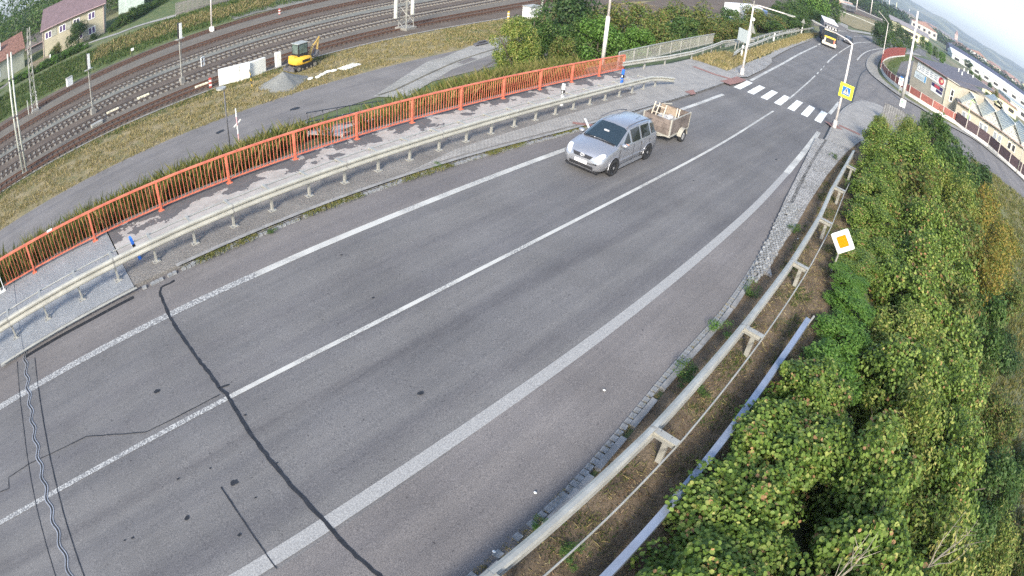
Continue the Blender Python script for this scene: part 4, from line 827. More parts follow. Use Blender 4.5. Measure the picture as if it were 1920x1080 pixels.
# crossing sign: yellow-green board, blue square, white triangle, walking figure
def crossing_sign():
    t = thing('road_sign', 'square pedestrian crossing sign, blue on bright yellow, on the lamp post', 'road sign', (H0[0] - 0.13, H0[1] - 0.25, -1.13 + 2.4 + 0.48), rad(8))
    mb = MB(); mb.box((0, 0, 0), (0.03, 0.98, 0.98)); mb.build('board', mat('fluor_yellow', (0.78, 0.80, 0.03), 0.5, 0.03), t, bevel=0.02)
    mb = MB(); mb.box((-0.022, 0, 0), (0.012, 0.58, 0.58)); mb.build('blue_square', mat('sign_blue', (0.02, 0.13, 0.42), 0.4, 0.03), t)
    mb = MB(); mb.add([(-0.031, -0.25, -0.22), (-0.031, 0.25, -0.22), (-0.031, 0, 0.24)], [(0, 1, 2), (2, 1, 0)]); mb.build('white_triangle', 'white_paint', t)
    mb = MB(); B = lambda a, b, w: mb.bar((-0.034, *a), (-0.034, *b), w, 0.004, (1, 0, 0))
    B((0.0, -0.02), (0.01, 0.08), 0.055); B((0.0, -0.02), (0.055, -0.11), 0.03); B((0.055, -0.11), (0.07, -0.18), 0.03); B((0, -0.02), (-0.05, -0.10), 0.03); B((-0.05, -0.10), (-0.10, -0.17), 0.03); B((0.01, 0.07), (0.07, 0.0), 0.022); B((0.01, 0.07), (-0.05, 0.01), 0.022)
    mb.disc((-0.034, 0.01, 0.12), 0.03, (1, 0, 0), 0.004, 10)
    for k in range(5): mb.box((-0.034, -0.18 + 0.09 * k, -0.20), (0.004, 0.045, 0.025))
    mb.build('pictogram', 'black', t)['kind'] = 'stuff'
    for z in (-0.3, 0.3): mb = MB(); mb.box((0.07, 0.12, z), (0.12, 0.22, 0.04)); mb.build('clamp', 'galv', t)
crossing_sign()
def priority_sign():
    c = Vector((17.9, 0.93, 0.70)); t = thing('road_sign', 'priority road sign, orange diamond on white, standing among the roadside bushes', 'road sign', (c.x, c.y, T(c.x, c.y)), rad(-6)); h = c.z - T(c.x, c.y)
    def dia(x, r, nm, m, th=0.02):
        mb = MB(); cr_ = 0.12 * r; p = []
        for k in range(4):
            a = PI / 2 * k; q = Vector((math.cos(a), math.sin(a))) * r; tn = Vector((-math.sin(a), math.cos(a)))
            for s_ in (-1, 0, 1): p.append(q - Vector((math.cos(a), math.sin(a))) * (cr_ if s_ else cr_ * 0.3) + tn * cr_ * s_)
        n = len(p); mb.add([(x - th, a, h + b) for a, b in p] + [(x, a, h + b) for a, b in p], [tuple(range(n))[::-1], tuple(range(n, 2 * n))] + [(i, (i + 1) % n, n + (i + 1) % n, n + i) for i in range(n)])
        mb.build(nm, m, t)
    dia(0, 0.50, 'border', 'white_paint'); dia(-0.021, 0.468, 'black_line', 'black', 0.003); dia(-0.025, 0.452, 'white_field', 'white_paint', 0.003); dia(-0.029, 0.275, 'inner_line', 'black', 0.003); dia(-0.033, 0.262, 'orange_diamond', mat('sign_orange', (0.78, 0.24, 0.0), 0.4, 0.03), 0.003)
    mb = MB(); mb.tube([(0.05, 0, 0), (0.05, 0, h + 0.4)], 0.035, 8); mb.build('post', 'galv', t)
priority_sign()
# triangular signs seen from behind on the left verge
def back_sign(p, h, label, s_=0.9, plate=None, dot=False):
    t = thing('road_sign', label, 'road sign', (p[0], p[1], T(p[0], p[1])), rad(-20)); mb = MB(); mb.tube([(0.03, 0, 0), (0.03, 0, h)], 0.035, 8); mb.build('post', 'galv', t)
    mb = MB(); z = h - s_ * 0.9; mb.add([(x, y, zz) for x in (-0.03, 0.0) for y, zz in ((-s_ / 2, z), (s_ / 2, z), (0, z + s_ * 0.87))], [(0, 2, 1), (3, 4, 5), (0, 1, 4, 3), (1, 2, 5, 4), (2, 0, 3, 5)]); mb.build('plate', 'galv', t)
    if plate: mb = MB(); mb.box((-0.02, 0, h - s_ * 0.9 - 0.45), (0.02, *plate)); mb.build('plate', 'galv', t)
    return t
back_sign((97.516, 22.21, -2.678), 2.7, 'triangular road sign on a thin post between the long guardrail and the bushes')
t = back_sign((56.0, 17.9), 3.0, 'grey back of a triangular road sign with a round mirror above it', 1.1)
mb = MB(); mb.disc((0.0, 0, 3.45), 0.18, (1, 0.2, 0), 0.05, 14); mb.build('mirror', 'white_paint', t); mb = MB(); mb.tube([(0.03, 0, 2.9), (0.03, 0, 3.4)], 0.03, 6); mb.build('stub', 'galv', t)
t = thing('road_sign', 'blank grey back of a large square board beside the pale lamp post', 'road sign', (53.0, 17.6, T(53, 17.6)), rad(-28))
mb = MB(); mb.box((0, 0, 1.75), (0.04, 1.7, 1.3)); mb.build('board', mat('sign_back', (0.42, 0.46, 0.46), 0.6, 0.05), t, bevel=0.03)
for y in (-0.6, 0.6): mb = MB(); mb.tube([(0.06, y, 0), (0.06, y, 2.3)], 0.035, 8); mb.build('post', 'galv', t)
# delineator posts
def delineator(p, label, m='white_paint', h=0.95, sink=PAV, top='white_paint'):
    t = thing('delineator', label, 'delineator post', (p[0], p[1], T(p[0], p[1]) + sink), rad(6)); mb = MB(); mb.prism([(-0.05, -0.07), (0.05, -0.07), (0.03, 0.07), (-0.03, 0.07)], 0, h * 0.62); mb.build('post', m, t)
    mb = MB(); mb.prism([(-0.053, -0.073), (0.053, -0.073), (0.033, 0.073), (-0.033, 0.073)], h * 0.62, h * 0.84); mb.build('black_band', 'black', t)
    mb = MB(); mb.prism([(-0.05, -0.07), (0.05, -0.07), (0.03, 0.07), (-0.03, 0.07)], h * 0.84, h * 1.15); mb.build('cap', m, t); mb = MB(); mb.box((-0.056, 0, h * 0.73), (0.006, 0.05, 0.12)); mb.build('reflector', 'white_paint', t); return t
mat('delin_blue', (0.03, 0.16, 0.62), 0.5, 0.1)
delineator((21.6, 15.15), 'white roadside post with black band behind the left guardrail, nearer the car'); delineator((27.3, 15.4), 'blue roadside post with black band behind the far end of the left guardrail', 'delin_blue')
t = delineator((2.15, 15.3), 'bent blue roadside post by the pale concrete slab', 'delin_blue', 0.75); t.rotation_euler = (rad(8), rad(-10), 0)
delineator((71, 19.6), 'small white roadside post halfway along the long guardrail'); delineator((96, 21.9), 'white roadside post at the far bend of the long guardrail'); delineator((50.2, 16.6), 'white roadside post at the near end of the long guardrail')
# lamp post on the slope behind the red railing
t = thing('street_lamp', 'white tapered lamp post rising behind the far end of the red railing', 'street lamp', (32.4, 19.9, T(32.4, 19.9)))
mb = MB(); mb.tube([(0, 0, 0), (0, 0, 3.4)], 0.13, 10); mb.build('lower_pole', 'pole_white', t, True); mb = MB(); mb.tube([(0, 0, 3.4), (0, 0, 9.5)], [0.09, 0.055], 10); mb.build('pole', 'pole_white', t, True)
# black lamp and striped marker pole by the service road
B0 = (12.355, 32.595, -6)
t = thing('street_lamp', 'slim black lamp post with small flat head by the service road', 'street lamp', B0); mb = MB(); mb.tube([(0, 0, 0), (0, 0, 4.7)], [0.06, 0.04], 8); mb.build('pole', 'steel_dark', t, True)
mb = MB(); mb.disc((-0.15, 0.1, 4.75), 0.33, (0, 0, 1), 0.10, 14); mb.build('lamp_head', 'galv', t)
M0 = (12.758, 31.89, -5.9)
t = thing('marker_pole', 'pink and white measuring pole with a short cross arm beside the black lamp', 'pole', M0); mt_ = [mat('pole_pink', (0.62, 0.36, 0.38), 0.6), 'white_paint']
for k in range(6): mb = MB(); mb.tube([(0, 0, 0.55 * k), (0, 0, 0.55 * k + 0.55)], 0.045, 8); mb.build('band', mt_[k % 2], t)
mb = MB(); mb.bar((-0.25, 0, 2.15), (0.28, 0, 2.5), 0.05, 0.08); mb.build('cross_arm', 'white_paint', t)
# railway poles, lattice masts and signals
A0 = (-2.768, 49.649, -6)
for k, (dx, dy) in enumerate(((-0.12, 0.1), (0.28, -0.1))):
    t = thing('catenary_pole', ('left' if k == 0 else 'right') + ' one of the twin white poles standing close together at the left edge', 'pole', (A0[0] + dx, A0[1] + dy, -6)); mb = MB(); mb.tube([(0, 0, 0), (0, 0, 11.3)], [0.115, 0.085], 10); mb.build('pole', 'pole_conc', t, True)
    for z in (2.2, 5.4, 8.8): mb = MB(); mb.tube([(0, 0, z), (0, 0, z + 0.14)], 0.135, 10); mb.build('collar', 'steel_dark', t)
    mb = MB(); mb.box((0, 0, 0.12), (0.42, 0.42, 0.3)); mb.build('footing', 'concrete_old', t)
def lattice_mast(p, h, w, label, m='galv', guard=True, tilt=0):
    t = thing('lattice_mast', label, 'lattice mast', p, rad(10)); 
    for sx in (-1, 1):
        for sy in (-1, 1): mb = MB(); mb.bar((sx * w, sy * w, 0), (sx * w * .45, sy * w * .45, h), 0.07, 0.07, (1, 0, 0)); mb.build('leg', m, t)
    n = int(h / 0.9)
    for side in range(4):
        mb = MB()
        for k in range(n):
            f0, f1 = 1 - .55 * k / n, 1 - .55 * (k + 1) / n; s_ = 1 if k % 2 else -1; c_, s2 = math.cos(side * PI / 2), math.sin(side * PI / 2)
            a = (w * f0, -s_ * w * f0, h * k / n); b = (w * f1, s_ * w * f1, h * (k + 1) / n); R2 = lambda q: (q[0] * c_ - q[1] * s2, q[0] * s2 + q[1] * c_, q[2])
            mb.bar(R2(a), R2(b), 0.035, 0.035, (0.3, 0.2, 1))
        mb.build('bracing', m, t)
    mb = MB(); mb.box((0, 0, 0.15), (w * 2.8, w * 2.8, 0.4)); mb.build('footing', 'concrete_old', t); return t
t = lattice_mast((-0.784, 74.215, -6), 11.6, 0.42, 'tall green-grey lattice mast in front of the small gabled house')
mb = MB()
for k in range(6):
    for sx in (-1, 1): mb.box((sx * 0.45 - 0.02, -0.44, 0.5 + k * 0.42), (0.09, 0.02, 0.21))
mb.build('warning_stripes', 'white_paint', t)['kind'] = 'stuff'; mb = MB(); mb.box((0.5, 0.3, 0.9), (0.2, 0.3, 1.8)); mb.build('side_post', 'pole_conc', t); mb = MB(); mb.box((-1.0, 0.4, 1.0), (0.12, 0.2, 2.0)); mb.build('side_post', 'pole_conc', t)
t = lattice_mast((42.046, 51.535, -6), 7.5, 0.62, 'stout lattice mast with two pale counterweights beside the tracks')
for dx, dy, z in ((-1.45, 0.3, 2.9), (0.15, -0.75, 3.2)): mb = MB(); mb.tube([(dx, dy, z - 1.3), (dx, dy, z + 0.9)], 0.22, 12); mb.build('counterweight', 'pole_conc', t); 
def signal(p, h, label, hd=1.7):
    t = thing('railway_signal', label, 'railway signal', p, rad(12)); mb = MB(); mb.tube([(0, 0, 0.6), (0, 0, h - hd)], 0.06, 8); mb.tube([(0.22, 0.05, 0.6), (0.22, 0.05, h - hd - .3)], 0.025, 6); mb.build('mast', 'galv', t)
    mb = MB(); mb.box((0, 0, 0.35), (0.55, 0.55, 0.75), taper=0.8); mb.build('base', 'concrete_old', t); mb = MB(); mb.box((0, 0, h - hd / 2), (0.16, 0.5, hd)); mb.build('backboard', 'black', t, bevel=0.05)
    mb = MB(); mb.box((0.05, -0.29, h - hd / 2), (0.3, 0.05, hd - .1)); mb.build('white_edge', 'white_paint', t); mb = MB(); mb.box((0, -0.1, h - hd), (0.9, 0.6, 0.05)); mb.build('platform', 'galv', t); return t
signal((6.231, 57.513, -6), 6.6, 'railway signal with black board, the left one of two, between the tracks'); signal((16.062, 54.522, -6), 6.5, 'railway signal with black board, the right one of two, near the white wall blocks')
t = thing('catenary_pole', 'pinkish pole on the near edge of the pale path by the far siding', 'pole', (28.073, 77.731, -6)); mb = MB(); mb.tube([(0, 0, 0), (0, 0, 11)], [0.13, 0.1], 8); mb.build('pole', 'pole_white', t, True)
mb = MB(); mb.box((0, 0, 0.4), (0.6, 0.5, 0.8)); mb.build('footing', 'white_paint', t)
t = thing('switch_stand', 'small black and white switch signal beside the far siding', 'signal', (15.763, 79.409, -5.9)); mb = MB(); mb.tube([(0, 0, 0), (0, 0, 1.1)], 0.05, 6); mb.build('post', 'black', t); mb = MB(); mb.box((0.1, 0, 1.2), (0.4, 0.3, 0.35)); mb.build('lantern', 'white_paint', t)
t = thing('equipment_cabinet', 'small white equipment box on the bank beyond the tracks', 'cabinet', (5.431, 79.89, -5.95), rad(15)); mb = MB(); mb.box((0, 0, 0.6), (1.0, 0.6, 1.2)); mb.build('body', 'white_paint', t); mb = MB(); mb.box((0, 0, 1.22), (1.1, 0.7, 0.06)); mb.build('roof', 'galv', t)
t = thing('equipment_cabinet', 'big white cabinet behind the small trees, near the end of the tracks', 'cabinet', (58.94, 47.46, -5.9), rad(5)); mb = MB(); mb.box((0, 0, 0.8), (2.3, 1.2, 1.6)); mb.build('body', 'white_paint', t); mb = MB(); mb.box((0.0, 0, 1.64), (2.5, 1.4, 0.08)); mb.build('roof', 'galv', t)
t = thing('catenary_pole', 'light pole right behind the big white cabinet', 'pole', (63.11, 49.171, -5.9)); mb = MB(); mb.tube([(0, 0, 0), (0, 0, 9)], 0.16, 8); mb.build('pole', 'pole_conc', t, True)
for i, (px, lab) in enumerate((((17.435, 49.566, -6), 'red and white striped marker post left of the white wall blocks'), ((38.495, 76.239, -6), 'striped marker post beside the far siding'), ((55.615, 48.368, -5.9), 'yellow striped marker post left of the big white cabinet'))):
    t = thing('marker_post', lab, 'marker post', px)
    for k in range(5): mb = MB(); mb.box((0, 0, 0.1 + 0.2 * k), (0.22, 0.14, 0.2)); mb.build('stripe', 'white_paint' if k % 2 else mat('stripe_red' if i != 2 else 'stripe_yellow', (0.5, 0.07, 0.05) if i != 2 else (0.7, 0.45, 0.04)), t)
t = thing('marker_post', 'thin yellow and black leaning stake in front of the white wall blocks', 'marker post', (19.957, 45.392, -5.95)); 
for k in range(6): mb = MB(); mb.tube([(-0.03 * k, 0, 0.28 * k), (-0.03 * k - 0.03, 0, 0.28 * k + 0.28)], 0.035, 6); mb.build('stripe', 'black' if k % 2 else 'stripe_yellow', t)
t = thing('track_sign', 'small white framed number board standing between the tracks', 'track sign', (19.689, 57.975, -6), rad(-60))
for a, b in (((0, -.25, .3), (0, -.25, 1.25)), ((0, .25, .3), (0, .25, 1.25)), ((0, -.25, 1.25), (0, .25, 1.25)), ((0, -.25, .8), (0, .25, .8)), ((0, -.25, .3), (0, .25, .3))): mb = MB(); mb.bar(a, b, 0.09, 0.09); mb.build('frame_bar', 'white_paint', t)
for k, (x, y) in enumerate(((268, 182), (211, 209), (378, 161))):
    t = thing('rail_brake', ['bright yellowish block between the rails, the middle one of three', 'bright yellowish block between the rails, the left one of three', 'bright yellowish block between the rails, right one beside the striped post'][k], 'rail block', (27.937, -384.903, -6) if False else tuple(Vector([(11.743, 55.267, -5.9), (8.118, 54.88, -5.9), (17.012, 51.019, -5.9)][k])))
    for j in range(4): mb = MB(); mb.box((0.35 * j - 0.5, 0, 0.05), (0.3, 0.35, 0.22)); mb.build('block', mat('pale_block', (0.72, 0.66, 0.48), 0.7), t)
t = thing('point_machine', 'grey point motor beside the nearest tracks', 'point machine', (5.919, 52.563, -5.95), rad(8)); mb = MB(); mb.box((0, 0, 0.2), (1.3, 0.5, 0.35)); mb.build('housing', 'galv', t, bevel=0.06); mb = MB(); mb.bar((0.7, 0.1, 0.12), (1.6, 1.2, 0.12), 0.08, 0.06); mb.build('rod', 'steel_dark', t)
# right-hand poles and street furniture
t = thing('utility_pole', 'tallest pole, white and thick, standing at the street corner before the banner wall', 'pole', (*(69.555, 1.644, -2.087)[:2], -2.0)); mb = MB(); mb.tube([(0, 0, 0), (0, 0, 11.9)], [0.20, 0.11], 10); mb.build('pole', 'pole_white', t, True)
mb = MB(); mb.tube([(0, 0, 0), (0, 0, 3.0)], 0.24, 10); mb.build('sleeve', 'galv', t, True)
street_lamp('street_lamp', 'thin lamp post with a curved arm rising in front of the dark red fence', (99.485, 7.457, -2.67), 8.3, (-0.5, 1.6, 1.1), 0.5, r=(0.085, 0.05))
street_lamp('street_lamp', 'pale green lamp post before the dark brown fence', (79.709, -8.616, -2.736), 4.8, (-0.3, -0.8, -0.1), 0.9, m=mat('pole_green', (0.38, 0.52, 0.24), 0.6), r=(0.11, 0.09))
street_lamp('street_lamp', 'grey lamp post at the right edge before the yellow house', (76.663, -18.242, -3.03), 5.6, (-0.4, 0.5, 0.1), 0.4, m='galv', r=(0.08, 0.05))
t = thing('utility_pole', 'distant grey pole standing by the cream station hut', 'pole', (2633.05, 37.497, -2.67)); mb = MB(); mb.tube([(0, 0, 0), (0, 0, 22)], 0.7, 6); mb.build('pole', 'pole_conc', t)
t = thing('bus_stop_sign', 'white and blue bus stop board beside the red fence', 'sign', (*(75.419, 2.458, -2.263)[:2], -2.2), rad(15)); mb = MB(); mb.tube([(0, 0, 0), (0, 0, 2.4)], 0.04, 8); mb.build('post', 'galv', t); mb = MB(); mb.box((-0.05, 0, 1.75), (0.05, 0.62, 1.05)); mb.build('board', 'white_paint', t); mb = MB(); mb.box((-0.08, 0, 2.32), (0.05, 0.4, 0.2)); mb.box((-0.08, 0.0, 1.95), (0.02, 0.34, 0.2)); mb.box((-0.08, 0.05, 1.5), (0.02, 0.3, 0.14)); mb.build('blue_print', 'sign_blue', t)['kind'] = 'stuff'
t = thing('advert_board', 'pale poster board on a dark post by the arched rack', 'sign', (*(59.323, 1.199, -1.78)[:2], -1.75), rad(10)); mb = MB(); mb.tube([(0.04, 0, 0), (0.04, 0, 1.7)], 0.05, 8); mb.build('post', 'steel_dark', t); mb = MB(); mb.box((0, 0, 1.15), (0.05, 0.66, 0.86)); mb.build('board', 'white_paint', t)
mb = MB(); mb.box((-0.03, 0.05, 1.2), (0.01, 0.45, 0.5)); mb.build('poster', mat('poster_green', (0.35, 0.5, 0.38), 0.6, 0.5, 4), t)
t = thing('arched_rack', 'grey arched shelter frame with upright bars at the street corner', 'shelter', (*(49.739, 1.496, -1.492)[:2], T(*(49.739, 1.496, -1.492)[:2])), rad(8)); W_ = 1.15
mb = MB(); mb.tube([(0, -W_, 0), (0, -W_, 1.5), (0, -W_ * .6, 1.85), (0, 0, 1.95), (0, W_ * .6, 1.85), (0, W_, 1.5), (0, W_, 0)], 0.035, 6); mb.build('frame', 'steel_dark', t)
for k in range(9): mb = MB(); y = -W_ + 0.23 * (k + 1); mb.tube([(0, y, 0), (0, y, 1.5 + 0.42 * (1 - (y / W_) ** 2))], 0.014, 5); mb.build('bar', 'steel_dark', t)
mb = MB(); mb.box((0.02, 0, 0.9), (0.012, 2 * W_ - .1, 1.6)); mb.build('panel', mat('smoked_panel', (0.20, 0.20, 0.20), 0.3), t)
for i, (x, y) in enumerate(((1558, 228), (1412, 145))): pass
# white concrete wall blocks, gravel heap, yard details
def wblock(a, b, h, label, nseg):
    a, b = Vector(a[:2]), Vector(b[:2]); d = (b - a); t = thing('wall_block', label, 'concrete wall', (a.x, a.y, -6)); L_ = d.length / nseg; ang = math.atan2(d.y, d.x); t.rotation_euler.z = ang
    for k in range(nseg): mb = MB(); mb.box((L_ * (k + .5), 0.0 if k % 2 else 0.03, h / 2), (L_ - 0.03, 0.34, h)); mb.build('panel', mat('white_block', (0.70, 0.71, 0.66), 0.8, 0.06, 1.0), t, bevel=0.015)
    return t
wblock((18.156, 49.105, -6), (21.112, 48.259, -6), 1.62, 'long white concrete wall of three slabs beside the nearest track', 3); wblock((21.299, 48.544, -6), (22.961, 48.79, -6), 1.5, 'shorter white concrete slab standing right of the long white wall', 1); wblock((24.262, 49.176, -6), (24.852, 49.178, -6), 1.5, 'narrow white slab standing alone left of the excavator', 1)
def heap(p, r, h, label):
    rg = np.random.default_rng(4); n, m_ = 34, 14; V = []; F = []
    for i in range(m_ + 1):
        f = i / m_
        for k in range(n):
            a = 2 * PI * k / n; rr = r * f * (1 + 0.16 * math.sin(3 * a + 1) + 0.05 * math.sin(7 * a)); z = h * (1 - f) ** 1.15 + rg.normal(0, 0.02); V.append((rr * math.cos(a) * 1.15, rr * math.sin(a), z if i < m_ else 0.0))
    for i in range(m_):
        for k in range(n): F.append((i * n + k, i * n + (k + 1) % n, (i + 1) * n + (k + 1) % n, (i + 1) * n + k))
    mb = MB(); mb.add(V, F); t = mb.build('gravel_heap', mat('grit', (0.17, 0.175, 0.165), 0.95, 0.25, 9, bump=0.8, bscale=30), None, True, loc=p); tag(t, label, 'gravel heap'); return t
heap((22.072, 43.338, -5.95), 1.9, 1.15, 'heap of grey gravel at the edge of the service road below the excavator')
t = thing('steel_plate', 'pale steel plate lying on the service road edge right of the excavator', 'plate', (28.584, 42.893, -5.93), rad(12)); mb = MB(); mb.box((0, 0, 0.03), (2.1, 1.1, 0.05)); mb.build('plate', 'white_block', t)
for k in range(5):
    q = [(24.873, 42.24, -5.93), (25.568, 42.579, -5.93), (26.314, 42.89, -5.93), (24.212, 42.397, -5.93), (26.829, 42.732, -5.93)][k]; mb = MB(); mb.sphere((0, 0, 0.08), (0.3 + 0.08 * (k % 3), 0.2, 0.13), 7, 5); tag(mb.build('rubble_lump', 'white_block', loc=q), ['biggest pale rubble lump in the middle of the row at the road edge', 'rubble lump second from the gravel heap end of the row', 'rubble lump next to the biggest one, towards the steel plate', 'rubble lump nearest the gravel heap', 'rubble lump nearest the pale steel plate'][k], 'rubble', 'rubble lumps beside the steel plate')
mb = MB(); mb.tube([(-1, 0, 0.1), (0.9, 0.1, 0.1)], 0.12, 6); mb.tube([(-0.8, 0.35, 0.1), (1.0, 0.4, 0.12)], 0.12, 6); mb.tube([(-0.4, 0.2, 0.3), (0.7, 0.25, 0.3)], 0.11, 6); tag(mb.build('pipe_stack', 'steel_dark', loc=(42.77, 40.359, -5.92)), 'little stack of dark pipes lying on the pale concrete slab', 'pipes')
for k, q in enumerate(((19.582, 36.931, -5.95), (13.655, 37.683, -5.95))): blob('stain', q, .3, .055, 'tar', k)
# stair down the slope behind the railing
sx0, sy0 = 11.2, 18.7
t = thing('staircase', 'steel grating stair with thin handrails going down the slope behind the red railing', 'staircase', (sx0, sy0, T(sx0, sy0)), rad(33))
slp = -0.30
for s_ in (-0.75, 0.75): mb = MB(); mb.bar((0, s_, 0.15), (9, s_, 0.15 + 9 * slp), 0.06, 0.22); mb.build('stringer', 'galv', t)
for k in range(31): mb = MB(); mb.box((0.15 + k * 0.29, 0, 0.18 + (0.15 + k * 0.29) * slp), (0.25, 1.46, 0.035)); mb.build('step', 'galv', t)
for s_ in (-0.8, 0.8):
    for h in (0.85, 0.45): mb = MB(); mb.tube([(0, s_, 0.2 + h), (9, s_, 0.2 + h + 9 * slp)], 0.024, 6); mb.build('handrail', 'steel_dark', t)
    for k in range(7): mb = MB(); x = 0.1 + k * 1.45; mb.tube([(x, s_, 0.15 + x * slp), (x, s_, 1.05 + x * slp)], 0.022, 6); mb.build('baluster', 'steel_dark', t)

# ================================================================ VEHICLES
mat('silver', (0.43, 0.435, 0.455), 0.32, 0.04, 1.0, metal=0.7)
mat('silver_trim', (0.30, 0.31, 0.33), 0.4, 0.05, metal=0.5)
mat('glass_dark', (0.018, 0.030, 0.040), 0.06, 0.05, spec=0.8)
mat('glass_side', (0.022, 0.025, 0.028), 0.08, 0.05, spec=0.7)
mat('headlamp', (0.82, 0.83, 0.84), 0.12, 0.03, spec=0.9)
mat('rim', (0.58, 0.58, 0.57), 0.35, 0.1, metal=0.7)
mat('skin', (0.52, 0.30, 0.22), 0.6)
mat('cloth_light', (0.5, 0.5, 0.52), 0.9); mat('cloth_dark', (0.05, 0.06, 0.09), 0.9)
mat('seat_grey', (0.10, 0.10, 0.11), 0.9)
mat('plate_white', (0.78, 0.76, 0.74), 0.5, 0.03)
def shell(stations, ring):
    """closed body lofted from half sections; returns the grid [station][point] mirrored across y"""
    G = []
    for st in stations:
        h = ring(st); G.append([(st[0], y, z) for y, z in h] + [(st[0], -y, z) for y, z in h[-2:0:-1]])
    return G
def loft(G, skip=()):
    mb = MB(); n = len(G[0])
    for r in G: mb.v += r
    for i in range(len(G) - 1):
        for j in range(n):
            if (i, j) in skip: continue
            a, b = i * n + j, i * n + (j + 1) % n; mb.f.append((a, b, b + n, a + n))
    mb.f.append(tuple(range(n))[::-1]); mb.f.append(tuple(range((len(G) - 1) * n, len(G) * n))); return mb
def bil(q, u, v): a, b, c, d = [Vector(p) for p in q]; return (a.lerp(b, u)).lerp(d.lerp(c, u), v)
def pane(name, q, m, par, inset=(0.0, 0.0, 0.0, 0.0), off=0.012, th=0.006, n=4):
    """a glass pane lying on the quad q (a,b,c,d), inset as fractions u0,u1,v0,v1"""
    a, b, c, d = [Vector(p) for p in q]; nn = (b - a).cross(d - a).normalized(); u0, u1, v0, v1 = inset; mb = MB(); vs = []
    for s_ in (0, 1):
        for u, v in ((u0, v0), (1 - u1, v0), (1 - u1, 1 - v1), (u0, 1 - v1)): vs.append(bil(q, u, v) + nn * (off + th * s_))
    mb.add(vs, [(3, 2, 1, 0), (4, 5, 6, 7), (0, 1, 5, 4), (1, 2, 6, 5), (2, 3, 7, 6), (3, 0, 4, 7)]); return mb.build(name, m, par)
def wheel(par, x, y, r, w=0.2, side=1, rim='rim', tyre='rubber'):
    s_ = 1 if y > 0 else -1; t = MB(); pr = [(-w / 2, r * 0.62), (-w / 2, r * 0.94), (-w * .38, r), (w * .38, r), (w / 2, r * 0.94), (w / 2, r * 0.62)]; n = 20
    for k in range(n):
        a = 2 * PI * k / n
        for q, rr in pr: t.v.append((rr * math.cos(a), q, rr * math.sin(a)))
    m_ = len(pr)
    for k in range(n):
        for j in range(m_): a, b = k * m_ + j, k * m_ + (j + 1) % m_; c, d = ((k + 1) % n) * m_ + (j + 1) % m_, ((k + 1) % n) * m_ + j; t.f.append((a, d, c, b))
    o = thing_part('wheel', par, (x, y, r)); t.build('tyre', tyre, o, True)
    rb = MB(); rb.disc((0, s_ * w * 0.30, 0), r * 0.63, (0, 1, 0), 0.02, 18); 
    for k in range(7): a = 2 * PI * k / 7; rb.bar((0, s_ * w * 0.36, 0), (r * 0.6 * math.cos(a), s_ * w * 0.36, r * 0.6 * math.sin(a)), r * 0.16, 0.03, (0, 1, 0))
    rb.disc((0, s_ * w * 0.40, 0), r * 0.17, (0, 1, 0), 0.03, 10); rb.build('rim', rim, o); return o
def thing_part(name, par, loc): o = bpy.data.objects.new(name, None); COL.objects.link(o); o.parent = par; o.location = loc; o.empty_display_size = .1; return o

